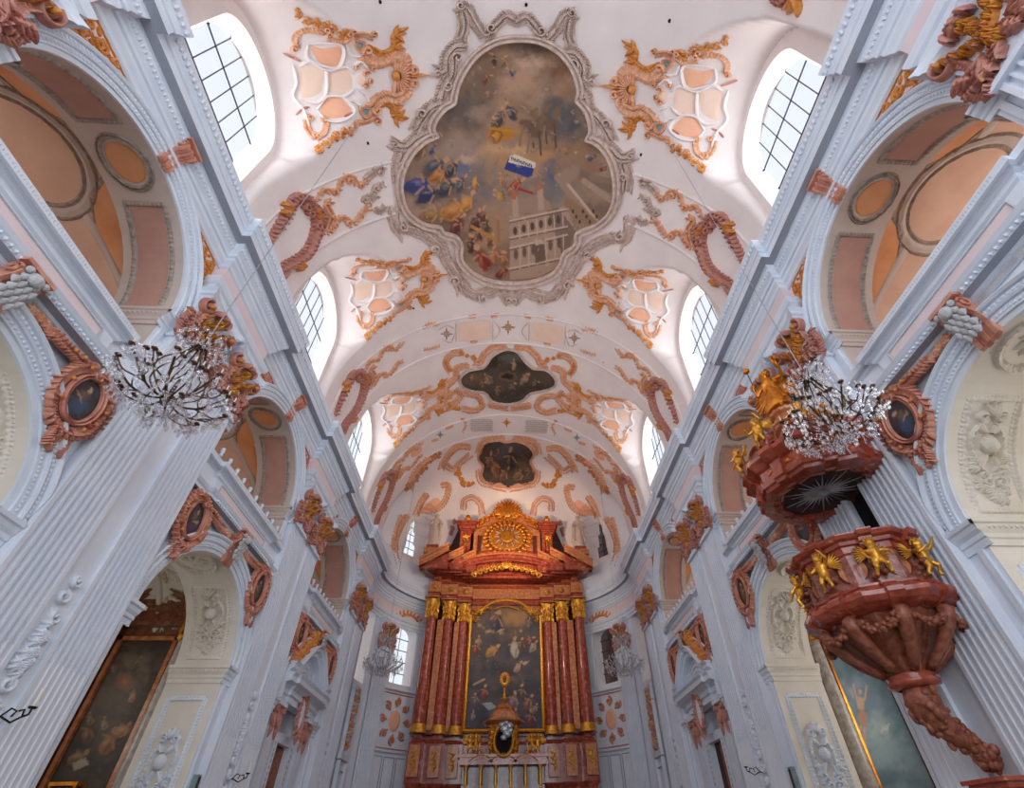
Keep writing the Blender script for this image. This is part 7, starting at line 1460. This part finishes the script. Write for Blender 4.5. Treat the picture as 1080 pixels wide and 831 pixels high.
def paint_R(G):
    p = Paint(G, '5d7786', '7f94a0', 14, 2.0, 33)
    for x, y, a, b, c in ((905, 725, 20, 14, '8c9bb0'), (935, 790, 30, 30, '8aa3a8'), (930, 820, 40, 14, '4d6a78'), (915, 740, 20, 16, '6d8296'), (945, 760, 16, 20, '5c7c8a'), (925, 770, 16, 16, 'a3b3b3')): p.cloud(x, y, a, b, c, 0, .8, 8)
    p.blob(908, 742, 5, 9, 'c9a189', -8, .3); p.blob(910, 758, 5, 12, 'b98362', -12, .4); p.line((904, 738), (900, 722), 1.3, 'c9a189'); p.line((912, 738), (914, 724), 1.3, 'c9a189'); p.blob(907, 730, 2.4, 2.8, 'c9a189'); p.line((911, 768), (913, 790), 1.6, 'c4a08a'); p.line((908, 766), (905, 778), 1.5, 'c4a08a'); p.blob(899, 732, 2.5, 9, 'a9aab5', -20, .6, .8)
    p.fig(933, 770, 9, 'b8bfbe', 30, 'b5b4ac', '5e737a'); return p.c
side_altar(-1, -11.05, 15.15, paint_L, 'brown_marble', 'light_marble', 'brown marble side altar with dark visionary painting seen through the second left arch')
side_altar(1, 11.3, 15.15, paint_R, 'brown_marble', 'orange_gold', 'side altar with pale blue sky painting in the right chapel, just below the pulpit', .035)
# gilt-edged glass casket on the left side altar
t = empty('glass_casket', (-11.0, 14.75, 2.45), label='gilt-edged glass casket whose top just shows before the left side altar painting', cat='casket')
mb = MB()
for x in (-.3, .3):
    for y in (-.14, .14): mb.box((x - .025, y - .025, 0), (x + .025, y + .025, .62), 'orange_gold')
mb.box((-.34, -.18, .6), (.34, .18, .68), 'orange_gold'); mb.box((-.34, -.18, 0), (.34, .18, .06), 'orange_gold'); make(mb, 'gilt_frame', t); mb = MB(); mb.box((-.28, -.13, .06), (.28, .13, .6), 'dark_room'); make(mb, 'dark_inside', t)
# ================================================================== DOORWAYS OF THE THIRD BAY
for s in (-1, 1):
    t = empty('doorway_aedicule', (s * 8.35, BAY[3], 0), 0 if s < 0 else pi, label='white doorway with curved pediment and rose cartouche in the third bay on the %s' % SN[s], cat='doorway')
    f = lambda mb, n, sm=False, p=t: make(mb, n, p, sm)
    mb = MB(); mb.box((.02, -.62, 0), (.06, .62, 4.75), 'dark_room'); f(mb, 'dark_opening'); mb = MB(); mb.box((.065, -.1, 0), (.09, .62, 4.7), 'carved_wood'); f(mb, 'door_leaf')
    mb = MB()
    for y0, y1, z0, z1 in ((-.95, -.62, 0, 4.75), (.62, .95, 0, 4.75), (-.95, .95, 4.75, 5.05)): mb.box((.0, y0, z0), (.3, y1, z1), 'trim_white')
    for k in range(26): mb.ball((.31, -.8, .2 + k * .18), (.02, .05, .07), 'relief_grey', 5, 4); mb.ball((.31, .8, .2 + k * .18), (.02, .05, .07), 'relief_grey', 5, 4)
    f(mb, 'door_frame')
    for q in (-1, 1):
        mb = MB(); mb.box((0, q * 1.5 - .3, 0), (.34, q * 1.5 + .3, 5.1), 'trim_white'); mb.box((0, q * 1.5 - .4, 5.75), (.5, q * 1.5 + .4, 5.9), 'trim_white'); pl = f(mb, 'side_pilaster')
        Sd = lambda uv, h: np.stack([.36 + np.asarray(h) + 0 * np.asarray(uv, float)[..., 0], np.asarray(uv, float)[..., 0], np.asarray(uv, float)[..., 1]], -1)
        mb = MB(); 
        for a in (60, 90, 120): leaf(mb, (q * 1.5, 5.1), RAD(a), .6, .24, .14, Sd, 'rose_stucco', .2)
        for e in (-1, 1): leaf(mb, (q * 1.5 + e * .2, 5.05), RAD(90 - e * 20), .6, .2, .12, Sd, 'rose_stucco', e * .4); ribbon(mb, spiral((q * 1.5 + e * .26, 5.62), .14, pi / 2, 1.3, -e), .1, .14, Sd, 'rose_stucco', 0, 22, (1, .3)); leaf(mb, (q * 1.5 + e * .2, 5.1), RAD(-90), .4, .14, .1, Sd, 'rose_stucco', e * .3)
        f(mb, 'leaf_capital', False, pl)
    pr = [(0, 5.9), (.42, 5.9), (.42, 6.1), (.5, 6.14), (.5, 6.3), (.62, 6.42), (.8, 6.46), (.8, 6.62), (.88, 6.72), (0, 6.8)]
    mb = MB(); sweep(mb, [(0, -2.15), (0, -.9), (.12, -.9), (.12, .9), (0, .9), (0, 2.15)], pr, ['trim_white'] * 9); mb.box((0, -2.13, 5.9), (.6, -2.05, 6.7)); mb.box((0, 2.05, 5.9), (.6, 2.13, 6.7))
    for y in (-2.15, 2.15): mb.add([(d, y, z) for d, z in pr], [tuple(range(len(pr)))], 'trim_white')
    f(mb, 'entablature')
    mb = MB(); pr = [(0, 0), (.62, 0), (.62, .14), (.74, .2), (.74, .32), (.86, .4), (0, .5)]
    zf = lambda y: 6.7 + 1.2 * max(0, cos(pi * y / 3.4)) ** 1.3 if abs(y) < 1.7 else 6.7
    mb.grid([[(d, y, zf(y) + h) for d, h in pr] for y in np.concatenate([[-2.12], np.linspace(-1.7, 1.7, 33), [2.12]])], 'trim_white'); mb.grid([[(.34, y, 6.6), (.34, y, zf(y) + .1)] for y in np.linspace(-2.12, 2.12, 41)], 'trim_white')
    for y in (-2.12, 2.12): mb.add([(0, y, 6.6)] + [(d, y, zf(y) + h) for d, h in pr], [tuple(range(len(pr) + 1))], 'trim_white')
    f(mb, 'curved_pediment')
    mb = MB(); 
    for k in range(3): mb.tube([(.36, y, 6.8 + (.5 + k * .2) * (1 - (y / (1.0 + k * .15)) ** 2)) for y in np.linspace(-.9 - k * .12, .9 + k * .12, 16)], .04, 'trim_white', 6)
    f(mb, 'tympanum_moulding')
    mb = MB(); Sd = lambda uv, h: np.stack([.62 + np.asarray(h) + 0 * np.asarray(uv, float)[..., 0], np.asarray(uv, float)[..., 0], np.asarray(uv, float)[..., 1]], -1)
    el = [(.28 * cos(a), 5.75 + .62 * sin(a)) for a in np.linspace(0, 2 * pi, 15)[:-1]]; ribbon(mb, el + el[:1], .16, .12, Sd, 'rose_stucco', 20, 70, (1, 1)); fringe(mb, el, -1, .16, .1, .1, Sd, 'rose_stucco', 10); leaf(mb, (0, 6.35), pi / 2, .5, .3, .16, Sd, 'rose_stucco'); leaf(mb, (0, 5.15), -pi / 2, .4, .2, .12, Sd, 'rose_stucco'); c = f(mb, 'cartouche_frame')
    mb = MB(); panel(mb, el, .03, Sd, 'wall_white', 4); f(mb, 'cartouche_field', False, c)
    mb = MB(); Sd = lambda uv, h: np.stack([.08 + np.asarray(h) + 0 * np.asarray(uv, float)[..., 0], np.asarray(uv, float)[..., 0], np.asarray(uv, float)[..., 1]], -1)
    mb2 = MB(); Sd = lambda uv, h: np.stack([.5 + np.asarray(h) + 0 * np.asarray(uv, float)[..., 0], np.asarray(uv, float)[..., 0], np.asarray(uv, float)[..., 1]], -1)
    for q in (-1, 1):
        posy(mb2, [(q * .3, 8.55), (q * .8, 8.25), (q * 1.25, 7.8), (q * 1.65, 7.4)], .1, .24, .2, Sd, ['ochre_stucco'], 12); ribbon(mb2, [(q * .3, 8.5), (q * .8, 8.25), (q * 1.3, 7.75), (q * 1.7, 7.35)], .25, .2, Sd, 'ochre_stucco', 8)
    f(mb2, 'flower_festoon')
    for q in (-1, 1): mb = MB(); mb.lathe([(0, 6.9), (.14, 6.95), (.08, 7.05), (.16, 7.3), (.2, 7.45), (.1, 7.6), (0, 7.75)], 'trim_white', 12, (.25, q * 1.0, 0)); f(mb, 'urn', True)
    # far choir bay: framed panel with hanging relief, door below
    t2 = empty('choir_wall_relief', (s * 7.9, 26.9, 0), 0 if s < 0 else pi, label='white framed panel with hanging gilded trophy relief beside the choir on the %s' % SN[s], cat='wall panel')
    mb = MB(); 
    for y0, y1, z0, z1 in ((-.62, -.5, 5.4, 8.3), (.5, .62, 5.4, 8.3), (-.7, .7, 8.3, 8.5), (-.7, .7, 5.15, 5.4), (-.62, -.55, .5, 5.1), (.55, .62, .5, 5.1)): mb.box((.02, y0, z0), (.2, y1, z1), 'trim_white')
    for z in (1.0, 2.8, 4.7): mb.box((.05, -.5, z), (.12, .5, z + .04), 'trim_grey')
    make(mb, 'mouldings', t2); mb = MB(); Sd = lambda uv, h: np.stack([.1 + np.asarray(h) + 0 * np.asarray(uv, float)[..., 0], np.asarray(uv, float)[..., 0], np.asarray(uv, float)[..., 1]], -1)
    posy(mb, [(0, 8.2), (.1, 7.6), (-.1, 7.0), (.05, 6.3), (0, 5.8)], .12, .26, .2, Sd, ['ochre_stucco', 'rose_stucco', 'relief_grey'], 13); make(mb, 'trophy_relief', t2)
# slim column loudspeakers on the second piers
for s in (-1, 1):
    loc, rz = wallpos(s, 14.62, 1.7); t = empty('column_speaker', loc, rz, label='slim grey column loudspeaker on the %s side of the nave beside the second arch' % SN[s], cat='loudspeaker', group='column loudspeakers')
    mb = MB(); mb.box((.02, -.07, 0), (.2, .07, 1.55), 'teal_panel'); make(mb, 'cabinet', t); mb = MB(); mb.box((.2, -.055, .05), (.21, .055, 1.5), 'dark_room'); make(mb, 'grille', t)
